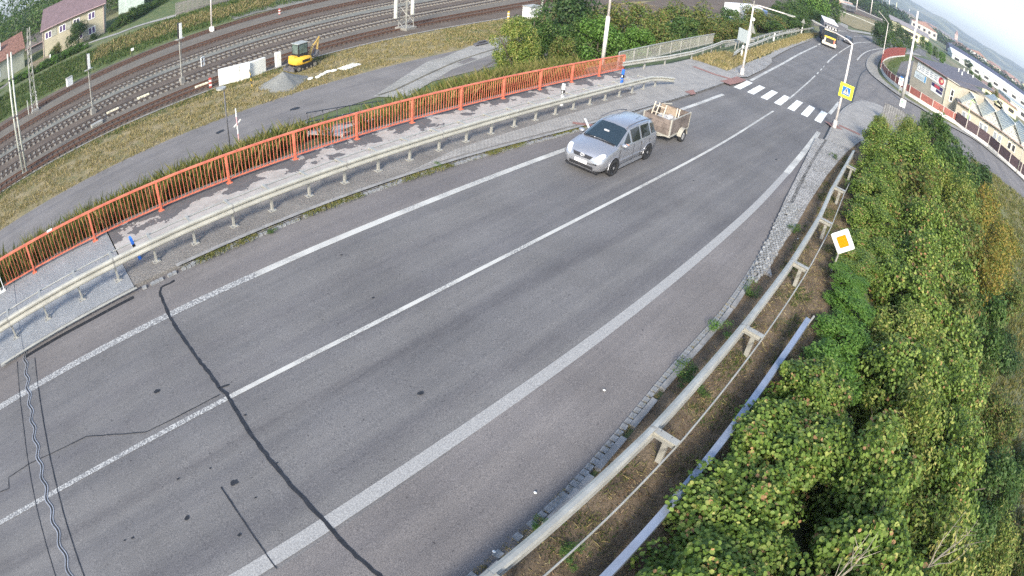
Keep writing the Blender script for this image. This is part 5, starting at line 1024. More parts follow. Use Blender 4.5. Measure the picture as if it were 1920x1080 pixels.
def mpv():
    car = thing('car', 'silver people carrier with roof rails, lights on, towing the plank-sided trailer', 'car', (18.42, 10.36, RZ(18.42)), rad(181))
    car.rotation_euler.y = 0
    car.rotation_euler = (0, rad(-1.7), rad(181))
    ring = lambda s: [(0, s[1]), (s[2] - .12, s[1]), (s[2], s[1] + .09), (s[3], s[1] + .30), (s[3] - 0.005, (s[1] + .30 + s[4]) / 2), (s[5] + .02, s[4] - .05), (s[5], s[4]), (s[7], s[6] - .08), (s[7] - .14, s[6] - .012), (0, s[6] + .015)]
    #      x     z0   w0   wm   zb   wb    zr   wr
    ST = [(2.13, .28, .56, .64, .56, .60, .62, .54), (2.08, .24, .68, .76, .68, .70, .75, .62), (1.96, .22, .75, .83, .78, .77, .85, .69), (1.72, .21, .79, .86, .885, .815, .945, .75), (1.40, .20, .80, .87, .955, .83, 1.02, .77),
          (1.12, .20, .80, .875, 1.0, .835, 1.075, .79), (.18, .20, .80, .88, 1.01, .84, 1.55, .64), (.08, .20, .80, .88, 1.015, .84, 1.58, .635), (-.55, .20, .80, .88, 1.02, .84, 1.61, .635), (-.65, .20, .80, .88, 1.02, .84, 1.61, .635), (-1.35, .20, .80, .88, 1.04, .835, 1.585, .625), (-1.45, .20, .80, .875, 1.045, .83, 1.575, .62), (-1.80, .22, .79, .86, 1.05, .81, 1.52, .60), (-1.98, .26, .74, .83, 1.03, .78, 1.15, .68), (-2.08, .34, .66, .76, .85, .70, .93, .62)]
    G = shell(ST, ring); b = loft(G).build('body', 'silver', car, True, bevel=0.0)
    sub = b.modifiers.new('edge', 'EDGE_SPLIT'); sub.split_angle = rad(38)
    n = len(G[0]); Q = lambda i, j: (G[i][j], G[i + 1][j], G[i + 1][(j + 1) % n], G[i][(j + 1) % n])
    # windscreen: spans points 7..9 mirrored between stations 5 and 6
    ws = (G[5][11], G[5][7], G[6][7], G[6][11]); 
    mb = MB(); vs = []
    L5 = [Vector(G[5][k]) for k in (11, 10, 9, 8, 7)]; L6 = [Vector(G[6][k]) for k in (11, 10, 9, 8, 7)]
    for s_ in (0, 1):
        for a, c in zip(L5, L6):
            for f in (0.06, 0.94): p = a.lerp(c, f); p.y *= 0.95; vs.append(p + Vector((0.55, 0, 0.75)) * (0.012 + 0.008 * s_))
    fs = []
    for i in range(4): a = 2 * i; fs += [(a + 10, a + 12, a + 13, a + 11), (a, a + 1, a + 3, a + 2)]
    mb.add(vs, fs); mb.build('windscreen', 'glass_dark', car)
    mb = MB(); mb.bar((1.10, -.66, 1.085), (1.10, .66, 1.085), .12, .03); mb.build('cowl', 'black', car)
    for f0, y0 in ((0, 0.02), (0, -0.45)):
        mb = MB(); p = L5[2].lerp(L6[2], 0.06); mb.bar((1.04, y0, 1.115), (0.86, y0 + 0.38, 1.195), 0.022, 0.018); mb.build('wiper', 'black', car)
    # side windows on both sides
    def side(i, nm, ins):
        for q in ((G[i][6], G[i + 1][6], G[i + 1][7], G[i][7]), (G[i + 1][n - 6], G[i][n - 6], G[i][n - 7], G[i + 1][n - 7])):
            ii = ins if q[0][0] > q[1][0] else (ins[1], ins[0], ins[2], ins[3]); pane(nm, q, 'glass_side', car, ii)
    side(5, 'front_quarter_window', (0.40, 0.02, 0.05, 0.14)); side(7, 'door_window', (0.01, 0.03, 0.03, 0.06)); side(9, 'door_window', (0.03, 0.04, 0.03, 0.06)); side(11, 'rear_quarter_window', (0.02, 0.06, 0.05, 0.10))
    pane('rear_window', (G[13][8], G[12][8], G[12][10], G[13][10]), 'glass_dark', car, (0.1, 0.1, 0.05, 0.05))
    # front: grille, emblem, headlamps, bumper intake, fog lamps, plate
    mb = MB(); mb.prism([(-.33, -.05), (.33, -.05), (.42, .08), (-.42, .08)], 0, 0.03); g_ = mb.build('grille', 'black', car); g_.rotation_euler = (rad(62), 0, rad(90)); g_.location = (2.10, 0, 0.69)
    mb = MB()
    for k in range(3): mb.bar((2.135 - .02 * k, -.36, .66 + .04 * k), (2.135 - .02 * k, .36, .66 + .04 * k), 0.012, 0.010)
    mb.build('grille_bars', 'silver_trim', car)['kind'] = 'stuff'
    mb = MB(); mb.tube([(2.125, .085 * math.cos(a), .735 + .055 * math.sin(a)) for a in lin(0, 2 * PI, 17)], 0.009, 6, False); mb.tube([(2.13, .035 * math.cos(a), .735 + .053 * math.sin(a)) for a in lin(0, 2 * PI, 13)], 0.008, 6, False); mb.build('emblem', 'headlamp', car)['kind'] = 'stuff'
    for s_ in (-1, 1):
        mb = MB(); mb.sphere((0, 0, 0), (0.24, 0.12, 0.085), 14, 8); o = mb.build('headlamp', 'headlamp', car, True, loc=(1.93, s_ * .63, .775)); o.rotation_euler = (rad(-s_ * 12), rad(30), rad(s_ * -32))
        mb = MB(); mb.disc((0, 0, 0), .055, (1, s_ * .3, 0), .03, 12); mb.build('fog_lamp', 'headlamp', car, loc=(2.07, s_ * .55, .37))
        mb = MB(); mb.sphere((0, 0, 0), (.10, .13, .085), 12, 8); o = mb.build('door_mirror', 'silver', car, True, loc=(.86, s_ * .94, 1.10)); mb = MB(); mb.bar((.86, s_ * .84, 1.04), (.86, s_ * .93, 1.07), .07, .05); mb.build('mirror_arm', 'black', o).location = (-.86, -s_ * .94, -1.10)
        mb = MB(); mb.tube([(.28, s_ * .60, 1.55), (.15, s_ * .60, 1.625), (-.5, s_ * .605, 1.665), (-1.2, s_ * .60, 1.65), (-1.75, s_ * .58, 1.55)], .02, 7); mb.build('roof_rail', 'steel_dark', car, True)
        for x in (.55 - .0, -.60): mb = MB(); mb.bar((x - .06, s_ * .885, .86), (x - .22, s_ * .885, .86), .03, .035); mb.build('door_handle', 'silver', car)
        for x in (.98, -.02, -.62, -1.30): mb = MB(); mb.bar((x, s_ * .882, .32), (x - (.0 if x < .9 else .0), s_ * .872, .95), .016, .010); mb.build('panel_gap', 'black', car)
        mb = MB(); mb.bar((.95, s_ * .884, .50), (-1.30, s_ * .884, .52), .018, .045); mb.build('side_moulding', 'silver', car)
        mb = MB(); mb.bar((1.0, s_ * .80, .20), (-1.0, s_ * .80, .20), .10, .08); mb.build('sill', 'silver_trim', car)
        for x in (1.30, -1.28):
            mb = MB(); mb.disc((x, s_ * .868, .335), .365, (0, 1, 0), .04, 22); mb.build('wheel_arch', 'black', car); wheel(car, x, s_ * .80, .315)
            mb = MB(); mb.tube([(x + .40 * math.cos(a), s_ * .882, .335 + .40 * math.sin(a)) for a in lin(rad(-12), rad(192), 14)], .012, 6); mb.build('arch_lip', 'silver', car, True)
    mb = MB(); mb.box((2.11, 0, .36), (.06, 1.0, .12)); mb.build('lower_intake', 'black', car, bevel=.01)
    mb = MB(); mb.box((2.05, 0, .245), (.10, 1.35, .06)); mb.build('front_lip', 'black', car)
    mb = MB(); mb.box((2.14, -.02, .50), (.02, .52, .12)); p = mb.build('number_plate', 'plate_white', car); 
    mb = MB()
    for k in range(7): mb.box((2.153, -.19 + .063 * k, .50), (.004, .035, .06))
    mb.build('plate_characters', mat('plate_print', (0.40, 0.30, 0.30), .6), p)['kind'] = 'stuff'
    mb = MB(); mb.box((0, 0, 0), (.62, .03, .02)); 
    mb = MB(); mb.tube([(-.9, .3, 1.60), (-1.25, .3, 1.66)], .008, 4); mb.build('aerial', 'black', car)
    mb = MB(); mb.tube([(-2.05, 0, .42), (-2.28, 0, .40)], .03, 6); mb.build('tow_bar', 'steel_dark', car)
    # what shows behind the windscreen: sheet reflections, mirror, people
    for (x, y, z, sx_, sy_, sz_, m_, nm) in ((.60, 0.0, 1.42, .05, .20, .06, 'cloth_light', 'inner_mirror'), (.98, -.22, 1.13, .10, .05, .02, 'cloth_light', 'dashboard_item')):
        f = (x - .22) / .8; mb = MB(); mb.box((x + .06, y, 1.585 - f * .50), (sx_, sy_, sz_)); mb.build(nm, m_, car)
    return car
CAR = mpv()
def seated(par, x, y, z, shirt, label):
    pass
# driver: head, arm on the door seen through the open side window
def driver():
    p = thing('person', 'driver in a light shirt with an elbow on the open window of the silver car', 'person'); M_ = CAR.matrix_basis
    p.location = M_ @ Vector((0.05, .42, .62)); p.rotation_euler = CAR.rotation_euler
    mb = MB(); bm = bmesh.new()
    me = bpy.data.meshes.new('body'); V = [(0, 0, 0), (0, 0, .22), (.02, 0, .45), (.03, 0, .58), (.05, 0, .70), (.05, .17, .42), (.22, .36, .30), (.42, .40, .40), (.05, -.17, .42), (.25, -.20, .22), (.50, -.12, .36), (.35, .10, -.02), (.35, -.12, -.02), (.75, .10, .02), (.75, -.12, .02)]
    E_ = [(0, 1), (1, 2), (2, 3), (3, 4), (2, 5), (5, 6), (6, 7), (2, 8), (8, 9), (9, 10), (0, 11), (0, 12), (11, 13), (12, 14)]; Rr = [.16, .15, .14, .055, .09, .07, .05, .035, .07, .05, .035, .09, .09, .07, .07]
    me.from_pydata(V, E_, []); o = link('body', me, p); sk = o.modifiers.new('skin', 'SKIN'); 
    for i, r in enumerate(Rr): me.skin_vertices[0].data[i].radius = (r, r)
    me.skin_vertices[0].data[0].use_root = True; ss = o.modifiers.new('sub', 'SUBSURF'); ss.levels = 1; ss.render_levels = 1; me.materials.append(MC['cloth_light'])
    mb.sphere((.07, 0, .78), (.095, .08, .12), 12, 8); mb.build('head', 'skin', p, True); mb = MB(); mb.sphere((.05, 0, .82), (.10, .088, .105), 12, 8); mb.build('hair', mat('hair', (.06, .04, .03), .8), p, True)
    mb = MB(); mb.tube([(.10, .335, .33), (.28, .40, .345), (.42, .40, .40)], [.045, .04, .032], 8); mb.sphere((.47, .40, .42), (.05, .035, .03), 8, 6); mb.build('forearm', 'skin', p, True)
try: me_ok = driver()
except Exception as e: print('driver', e)

def trailer():
    t = thing('trailer', 'small single-axle trailer with brown plank sides and pale frame, loaded with scrap', 'trailer', (22.98, 10.42, RZ(22.98)), rad(181)); t.rotation_euler = (0, rad(-1.7), rad(182.5))
    mat('plank', (0.15, 0.122, 0.105), .9, .35, 3.5, bump=.3); mat('frame_pale', (0.33, 0.315, 0.27), .6, .1)
    L_, Wd, z0, z1 = 1.05, .66, .48, 1.18
    mb = MB(); mb.box((0, 0, z0 - .03), (2 * L_, 2 * Wd, .05)); mb.build('floor', 'plank', t)
    for s_ in (-1, 1):
        for k in range(3): mb = MB(); mb.box((0, s_ * Wd, z0 + .115 + .235 * k), (2 * L_ - .04, .03, .225)); mb.build('plank', 'plank', t); mb = MB(); mb.box((s_ * L_, 0, z0 + .115 + .235 * k), (.03, 2 * Wd - .04, .225)); mb.build('plank', 'plank', t)
        mb = MB(); mb.bar((-L_, s_ * Wd, z1 + .01), (L_, s_ * Wd, z1 + .01), .05, .03); mb.build('top_edge', 'frame_pale', t); mb = MB(); mb.bar((-L_, s_ * Wd, z0 - .05), (L_, s_ * Wd, z0 - .05), .06, .08); mb.build('side_rail', 'frame_pale', t)
        mb = MB(); mb.bar((s_ * L_, -Wd, z0 - .05), (s_ * L_, Wd, z0 - .05), .06, .07); mb.build('end_rail', 'frame_pale', t)
        for x in (-L_, L_): mb = MB(); mb.box((x, s_ * Wd, (z0 + z1) / 2), (.07, .06, z1 - z0 + .08)); mb.build('corner_post', 'frame_pale', t)
        wheel(t, -.12, s_ * .80, .29, .16)
        mb = MB(); P = [(-.12 + .36 * math.cos(a), .29 + .36 * math.sin(a)) for a in lin(rad(5), rad(175), 11)]
        vs = []; 
        for px, pz in P: vs += [(px, s_ * .70, pz), (px, s_ * .90, pz), (px * 1 + (px + .12) * .06, s_ * .90, pz + .02), (px + (px + .12) * .06, s_ * .70, pz + .02)]
        fs = [(4 * i + a, 4 * i + (a + 1) % 4, 4 * i + 4 + (a + 1) % 4, 4 * i + 4 + a) for i in range(10) for a in range(4)]; mb.add(vs, fs); mb.build('mudguard', 'frame_pale', t)
    mb = MB(); mb.bar((L_, 0, z0 - .06), (1.95, 0, .42), .07, .07); mb.bar((L_, .45, z0 - .06), (1.5, .05, .43), .05, .05); mb.bar((L_, -.45, z0 - .06), (1.5, -.05, .43), .05, .05); mb.build('drawbar', 'frame_pale', t)
    mb = MB(); mb.tube([(-.12, -.8, .29), (-.12, .8, .29)], .035, 8); mb.build('axle', 'steel_dark', t)
    mb = MB(); mb.box((-L_ - .04, .5, .44), (.04, .25, .1)); mb.build('tail_lamp', 'reflector_red', t)
    return t
TRL = trailer()
def load(name, label, cat, fn, m):
    t = MB(); fn(t); o = t.build(name, m); o.matrix_world = TRL.matrix_basis @ Matrix.Translation((0, 0, 0)); return tag(o, label, cat)
mat('old_wood', (0.27, 0.21, 0.155), .9, .2, 3); mat('pale_wood', (0.50, 0.44, 0.35), .85, .2, 3)
t = thing('ladder', 'pale wooden ladder frame leaning up in the front of the trailer', 'frame'); t.matrix_world = TRL.matrix_basis
for y in (-.55, -.35, .0): mb = MB(); mb.bar((.75, y, .55), (.30, y, 1.55), .045, .03); mb.build('upright', 'pale_wood', t)
for k in range(3): mb = MB(); mb.bar((.62 - .13 * k, -.56, .85 + .28 * k), (.62 - .13 * k, .02, .85 + .28 * k), .035, .03); mb.build('rung', 'pale_wood', t)
load('plank', 'grey plank lying slanted across the trailer load', 'plank', lambda t: t.bar((.8, .5, .98), (-.6, .1, 1.12), .16, .03), mat('grey_wood', (.26, .24, .21), .9, .2, 4))
load('cable_drum', 'dark round bundle heaped in the rear half of the trailer', 'bundle', lambda t: t.sphere((-.35, -.15, .95), (.34, .38, .22), 14, 9), mat('bundle_grey', (.16, .155, .15), .9, .5, 9, bump=.6))
load('board', 'brown wooden board standing upright in the middle of the trailer', 'board', lambda t: t.add([(-.05 + dx, y, z) for dx in (0, .03) for y, z in ((-.40, .62), (.35, .62), (.35, 1.42), (-.40, 1.46))], [(3, 2, 1, 0), (4, 5, 6, 7), (0, 1, 5, 4), (1, 2, 6, 5), (2, 3, 7, 6), (3, 0, 4, 7)]), 'old_wood')
for i, y in enumerate((.38, .50)): load('pole', ['pale slat leaning beside the upright board in the trailer, inner one', 'pale slat leaning beside the upright board in the trailer, outer one'][i], 'slat', lambda t: t.bar((.05, y, .6), (-.18, y - .05, 1.42), .05, .03), 'pale_wood')
load('sheet', 'white crumpled sheet lying over the front of the trailer load', 'sheet', lambda t: (t.box((.45, .1, .98), (.7, .8, .05), rot=Matrix.Rotation(.15, 3, 'Y')), t.box((.2, .3, 1.04), (.35, .4, .05), rot=Matrix.Rotation(-.3, 3, 'X'))), mat('sheet_grey', (.42, .42, .42), .7, .3, 6))
load('canister', 'red and white canister in the back of the trailer', 'canister', lambda t: t.sphere((-.55, .05, 1.08), (.13, .12, .18), 10, 7), mat('canister_red', (.55, .10, .07), .5, .5, 9))
load('box', 'dark low box filling the bottom of the trailer', 'box', lambda t: t.box((-.1, 0, .72), (1.7, 1.1, .4)), mat('dark_load', (.06, .055, .05), .9, .4, 5))
load('bar', 'pale bar lying across the rear top edge of the trailer', 'bar', lambda t: t.bar((-.72, -.62, 1.25), (-1.12, -.35, 1.27), .05, .04), 'frame_pale')

def lorry():
    a = Vector((94.7, 17.8)); b = Vector((91.9, 14.8)); 
    c = Vector((92.6, 16.2)); hd = math.atan2(-.26, -1.0)
    t = thing('lorry', 'black and yellow lorry with roof lamps and a white-topped box trailer, oncoming', 'lorry', (c.x, c.y, T(c.x, c.y) + .02), hd + 0.0)
    mat('lorry_black', (.03, .03, .035), .3); mat('lorry_yellow', (.80, .52, .05), .4); mat('lorry_cream', (.55, .51, .38), .4); mat('tarp_white', (.80, .80, .78), .6, .05); mat('tarp_grey', (.10, .10, .12), .6)
    def B(nm, c_, s_, m, bev=.0, par=None): mb = MB(); mb.box(c_, s_); return mb.build(nm, m, par or t, bevel=bev)
    B('cab', (-1.05, 0, 1.75), (2.1, 2.44, 2.5), 'lorry_black', .12); B('roof_spoiler', (-1.25, 0, 3.35), (1.5, 2.2, .75), 'lorry_black', .2)
    B('bumper', (-.02, 0, .55), (.16, 2.46, .42), 'lorry_cream', .05); B('lower_lip', (0, 0, .27), (.14, 2.4, .16), 'lorry_black', .03)
    B('windscreen', (.01, 0, 2.28), (.04, 2.15, .85), 'glass_dark', .0); B('sun_visor', (.14, 0, 2.86), (.22, 2.3, .20), 'lorry_cream', .03)
    B('yellow_band', (.03, 0, 1.72), (.05, 1.9, .26), 'lorry_yellow'); B('grille', (.02, 0, 1.15), (.05, 1.05, .80), 'black')
    for s_ in (-1, 1):
        B('headlamp', (.03, s_ * .98, .80), (.08, .36, .26), 'headlamp', .03); B('side_panel', (.025, s_ * .80, 1.22), (.05, .24, .75), 'lorry_cream' if s_ < 0 else mat('lorry_red', (.62, .20, .12), .4)); B('mirror', (-.05, s_ * 1.42, 2.2), (.16, .2, .75), 'black', .04)
        B('side_window', (-.75, s_ * 1.225, 2.25), (.85, .03, .7), 'glass_side'); B('step', (-.9, s_ * 1.2, .5), (.8, .1, .3), 'black')
        B('a_pillar', (.02, s_ * 1.13, 2.3), (.06, .12, .9), 'lorry_black')
        wheel(t, -1.25, s_ * 1.05, .50, .3); wheel(t, -4.4, s_ * 1.05, .50, .3); 
        for x in (-9.6, -10.9, -12.2): wheel(t, x, s_ * 1.05, .50, .3)
        B('yellow_guard', (-3.0, s_ * 1.15, .95), (1.4, .06, .12), 'lorry_yellow')
    for k in range(4): B('roof_lamp', (-.48, -.75 + .5 * k, 3.30), (.08, .24, .18), 'headlamp', .03)
    B('light_bar', (-.5, 0, 3.12), (.06, 2.1, .05), 'galv'); B('number_plate', (.08, 0, .50), (.02, .52, .11), 'plate_white')
    B('trailer_box', (-8.3, 0, 2.55), (10.8, 2.50, 2.66), 'tarp_grey', .02); B('trailer_roof', (-8.3, 0, 3.93), (10.86, 2.56, .10), 'tarp_white', .02); B('chassis', (-7.5, 0, .95), (12.0, .9, .3), 'steel_dark')
    return t
lorry()
def small_car(loc, rz, label, m, scale=1.0):
    t = thing('car', label, 'car', loc, rz); ring = lambda s: [(0, s[1]), (s[2], s[1]), (s[2] + .04, s[1] + .3), (s[3], s[4]), (s[5], s[6] - .06), (0, s[6])]
    ST = [(2.1, .3, .6, .6, .55, .55, .62), (1.9, .22, .75, .78, .72, .7, .78), (1.1, .2, .8, .84, .9, .76, .98), (.35, .2, .8, .84, .93, .62, 1.40), (-.9, .2, .8, .84, .95, .62, 1.42), (-1.7, .22, .8, .82, .95, .66, 1.05), (-2.1, .3, .7, .76, .85, .62, .9)]
    G = shell(ST, ring); b = loft(G).build('body', m, t, True); e = b.modifiers.new('edge', 'EDGE_SPLIT'); e.split_angle = rad(35); n = len(G[0])
    pane('windscreen', (G[2][n - 4], G[2][4], G[3][4], G[3][n - 4]), 'glass_dark', t, (.05, .05, .05, .05), .02)
    for s_ in (-1, 1):
        i, j = (3, 4) if s_ > 0 else (n - 3, n - 4)
        q = (G[2][i], G[4][i], G[4][j], G[3][j]); mb = MB(); mb.add([(p[0], p[1] + s_ * .015, p[2]) for p in q], [(0, 1, 2, 3), (3, 2, 1, 0)]); mb.build('side_window', 'glass_side', t)
        mb = MB(); mb.box((1.98, s_ * .55, .66), (.1, .3, .12)); mb.build('headlamp', 'headlamp', t)
        for x in (1.3, -1.25): wheel(t, x, s_ * .78, .31)
    mb = MB(); mb.box((2.1, 0, .58), (.06, .7, .12)); mb.build('grille', 'black', t); return t
cp = (128.434, 16.306, -2.67); small_car((cp[0] - 15, cp[1] - .2, T(cp[0], cp[1]) + .02), rad(183), 'small dark and white car following behind the lorry', mat('car_darkish', (.10, .105, .12), .3, metal=.3))
# semi-trailer parked on the lower road beyond the bushes
def semi():
    a, b, c = Vector((84.5, 31.9)), Vector((83.2, 29.3)), 0
    t = thing('semi_trailer', 'white articulated lorry parked on the lower road, seen over the bushes', 'lorry', (84.3, 30.6, -4.45), rad(-3))
    def B(nm, c_, s_, m, bev=.0): mb = MB(); mb.box(c_, s_); return mb.build(nm, m, t, bevel=bev)
    B('box_body', (5.0, 0, 2.5), (10.2, 2.5, 2.75), 'tarp_white', .03); B('roof', (5.0, 0, 3.91), (10.3, 2.56, .06), 'tarp_white'); B('rear_frame', (-.12, 0, 2.5), (.06, 2.45, 2.7), mat('tarp_pale', (.72, .76, .78), .5)); B('blue_band', (-.17, 0, 1.45), (.04, 2.3, .55), mat('band_blue', (.06, .25, .50), .5, .3, 5))
    for z, w in ((3.3, .8), (2.75, 1.7), (2.5, 1.5)): B('print_line', (-.17, -.1, z), (.02, w, .08), mat('print_grey', (.25, .32, .42), .6))
    for x in (2.0, 5.6, 9.0): B('side_vent', (x, -1.27, 3.2), (1.1, .03, .22), 'print_grey')
    B('chassis', (5, 0, .95), (10, .9, .25), 'steel_dark'); B('cab', (12.0, 0, 2.0), (2.2, 2.4, 3.0), mat('cab_blue', (.12, .17, .30), .4), .15)
    for s_ in (-1, 1):
        for x in (1.2, 2.5, 3.8, 10.5, 12.6): wheel(t, x, s_ * 1.05, .5, .3)
semi()
# mini excavator
def excavator():
    t = thing('excavator', 'yellow mini excavator with dark cab and raised arm parked by the railway', 'excavator', (25.6, 46.5, -5.96), rad(9)); Y = mat('excavator_yellow', (.78, .46, .05), .45, .06); 
    for s_ in (-1, 1):
        tr = thing_part('track', t, (0, s_ * .72, 0)); P = []
        for a in lin(rad(90), rad(270), 8): P.append((-.95 + .27 * math.cos(a), .28 + .27 * math.sin(a)))
        for a in lin(rad(-90), rad(90), 8): P.append((.95 + .27 * math.cos(a), .28 + .27 * math.sin(a)))
        n = len(P); V = [(x, y, z) for y in (-.17, .17) for x, z in P]; F = [tuple(range(n)), tuple(range(n, 2 * n))[::-1]] + [(i, n + i, n + (i + 1) % n, (i + 1) % n) for i in range(n)]
        mb = MB(); mb.add(V, F); mb.build('belt', 'rubber', tr)
        for x, r in ((-.95, .19), (.95, .19), (-.5, .10), (0, .10), (.5, .10)): mb = MB(); mb.disc((x, 0, .28 if abs(x) > .6 else .16), r, (0, 1, 0), .37, 14); mb.build('roller', mat('roller_grey', (.25, .23, .18), .7), tr)
    mb = MB(); mb.box((0, 0, .40), (.9, 1.2, .26)); mb.build('undercarriage', 'steel_dark', t)
    mb = MB(); mb.bar((-1.0, 0, .38), (-1.5, 0, .32), .9, .10); mb.build('blade_arm', 'steel_dark', t); mb = MB(); mb.box((-1.45, 0, .25), (.08, 1.65, .30)); mb.build('blade', 'steel_dark', t)
    hs = thing_part('house', t, (-.05, 0, .58)); bm = bmesh.new(); 
    P = [(-.95, -.62), (-1.02, 0), (-.95, .62), (-.55, .86), (.2, .90), (.72, .86), (.92, .6), (.92, -.6), (.72, -.86), (.2, -.90), (-.55, -.86)]
    mb = MB(); n = len(P); V = []; 
    for z, f in ((0, .92), (.10, 1.0), (.42, 1.0), (.60, .93), (.66, .80)): V += [(x * f, y * f, z + (0 if z < .3 else (-.1 if x > .5 else .05))) for x, y in P]
    F = [tuple(range(n))] + [(k * n + i, k * n + (i + 1) % n, (k + 1) * n + (i + 1) % n, (k + 1) * n + i) for k in range(4) for i in range(n)] + [tuple(range(4 * n, 5 * n))]; mb.add(V, F); mb.build('body', Y, hs, True).modifiers.new('e', 'EDGE_SPLIT').split_angle = rad(40)
    mb = MB(); mb.box((-.02, -.90, .33), (.85, .04, .22)); mb.build('side_vent', 'black', hs); mb = MB(); mb.box((-.78, 0.1, .72), (.35, .9, .2)); mb.build('engine_cover', Y, hs)
    cb = thing_part('cab', hs, (.02, .05, .66))
    # cab is part > sub-parts
    for x in (-.55, .52):
        for y in (-.48, .48): mb = MB(); mb.bar((x, y, 0), (x * .96, y * .94, 1.22), .07, .07, (1, 0, 0)); mb.build('cab_post', 'black', cb)
    mb = MB(); mb.box((0, 0, 1.27), (1.22, 1.10, .09)); mb.build('cab_roof', mat('roof_grey', (.30, .32, .30), .6), cb, bevel=.03); mb = MB(); mb.box((0, 0, .14), (1.12, 1.0, .3)); mb.build('cab_base', 'black', cb)
    G_ = mat('cab_glass', (.10, .14, .12), .1, .3, 2, spec=.8)
    for c_, s_ in (((0, -.475, .74), (.98, .015, .88)), ((0, .475, .74), (.98, .015, .88)), ((.53, 0, .74), (.015, .88, .88)), ((-.55, 0, .74), (.015, .88, .88))): mb = MB(); mb.box(c_, s_); mb.build('cab_window', G_, cb)
    mb = MB(); mb.box((-.15, 0, .5), (.4, .45, .5)); mb.build('seat', 'seat_grey', cb)
    D = mat('boom_yellow', (.52, .36, .12), .5)
    bo = thing_part('boom', t, (.9, -.05, .75)); mb = MB(); mb.bar((0, 0, 0), (.45, 0, 1.05), .16, .22, (0, 1, 0)); mb.bar((.45, 0, 1.0), (1.28, 0, 1.78), .15, .20, (0, 1, 0)); mb.build('boom_beam', D, bo)
    mb = MB(); mb.tube([(.15, -.12, .1), (.62, -.12, 1.15)], .05, 8); mb.build('boom_ram', 'steel_dark', bo); mb = MB(); mb.tube([(.55, 0, 1.35), (1.22, 0, 1.95)], .045, 8); mb.build('arm_ram', 'steel_dark', bo)
    ar = thing_part('arm', t, (2.20, -.05, 2.52)); mb = MB(); mb.bar((-.06, 0, .12), (-.28, 0, -1.15), .13, .17, (0, 1, 0)); mb.build('arm_beam', D, ar); mb = MB(); mb.tube([(-.02, .0, -.1), (-.1, 0, -.95)], .04, 8); mb.build('bucket_ram', 'galv', ar)
    bk = thing_part('bucket', t, (1.93, -.05, 1.32)); V = [(x, y, z) for y in (-.28, .28) for x, z in ((.02, .05), (.05, -.35), (-.15, -.62), (-.48, -.60), (-.60, -.40), (-.20, -.30), (-.12, 0))]; mb = MB(); mb.add(V, [tuple(range(7)), tuple(range(7, 14))[::-1]] + [(i, i + 7, (i + 1) % 7 + 7, (i + 1) % 7) for i in range(7)]); mb.build('scoop', 'steel_dark', bk)
    for k in range(4): mb = MB(); mb.bar((-.56, -.24 + .16 * k, -.42), (-.68, -.24 + .16 * k, -.36), .05, .04); mb.build('tooth', 'galv', bk)
excavator()

# ================================================================ BUILDINGS AND FENCES
def V2(p): return Vector((p[0], p[1]))
def wallbox(name, poly, z0, z1, m, par, o=(0, 0, 0)): mb = MB(); mb.prism([(x - o[0], y - o[1]) for x, y in poly], z0 - o[2], z1 - o[2]); return mb.build(name, m, par)
mat('render_beige', (.34, .31, .255), .9, .08, .6, bump=.1); mat('render_cream', (.38, .345, .275), .9, .07, .6, bump=.1); mat('roof_slate', (.105, .10, .115), .7, .15, 1.5); mat('roof_pale', (.40, .43, .40), .55, .08, 1.2, metal=.2)
mat('window_dark', (.03, .03, .035), .2); mat('window_grey', (.22, .24, .26), .25); mat('brick_edge', (.30, .10, .07), .9, .2, 8); mat('fence_red', (.20, .05, .045), .7, .15, 2); mat('fence_red_pale', (.25, .085, .068), .7, .12, 2); mat('fence_dark', (.055, .035, .04), .8, .2, 3); mat('plinth', (.62, .60, .56), .9, .1, 1.5); mat('post_grey', (.42, .38, .34), .8, .1, 2)
# --- banner building: wall facing the street, cream corner bay, grey sloping roof
A_, B_, C_ = V2((93.76, 1.554, -2.67)), V2((88.463, -4.858, -2.813)), V2((88.941, -6.967, -2.947)); zb, ze = -3.2, 2.42
R1, R2, R3 = (119.139, 1.699, 4.3), (119.203, -4.709, 4.2), (88.359, -6.843, 2.3); o = (A_.x, A_.y, zb)
bl = thing('building', 'beige building with a grey sloping roof, its side wall hung with banners', 'building', o)
dr = (B_ - A_).normalized(); nb = Vector((-dr.y, dr.x))
if nb.x < 0: nb = -nb
foot = [A_, B_, B_ + nb * 17, A_ + nb * 17]; wallbox('wall', [(p.x, p.y) for p in foot], zb, ze - .05, 'render_beige', bl, o)
dc = (C_ - B_).normalized(); foot2 = [B_ - dr * .0 + nb * (-.12), C_ - nb * .12, C_ + nb * 9, B_ + nb * 9]; wallbox('corner_bay', [(p.x, p.y) for p in foot2], zb, ze - .12, 'render_cream', bl, o)
def L3(p, q=o): return (p[0] - q[0], p[1] - q[1], p[2] - q[2])
e0, e1, e2 = (*(A_ - nb * .35 - dr * .2), ze), (*(B_ - nb * .35), ze), (*(C_ - nb * .35 + dc * .3), ze - .1)
rg0, rg1 = (*(A_ + nb * 16 - dr * .2), 4.3), (*(B_ + nb * 16), 4.3); rg2_ = (*(C_ + nb * 8.5 + dc * .3), 3.2)
def slab3(name, q, th, m, par, oo):
    mb = MB(); n = len(q); mb.add([L3(p, oo) for p in q] + [(L3(p, oo)[0], L3(p, oo)[1], L3(p, oo)[2] - th) for p in q], [tuple(range(n)), tuple(range(n, 2 * n))[::-1]] + [(i, (i + 1) % n, n + (i + 1) % n, n + i) for i in range(n)]); return mb.build(name, m, par)
slab3('roof', [e0, e1, rg1, rg0], .16, 'roof_slate', bl, o); slab3('roof', [e1, e2, rg2_, (*(B_ + nb * 8.5), 3.25)], .16, 'roof_slate', bl, o)
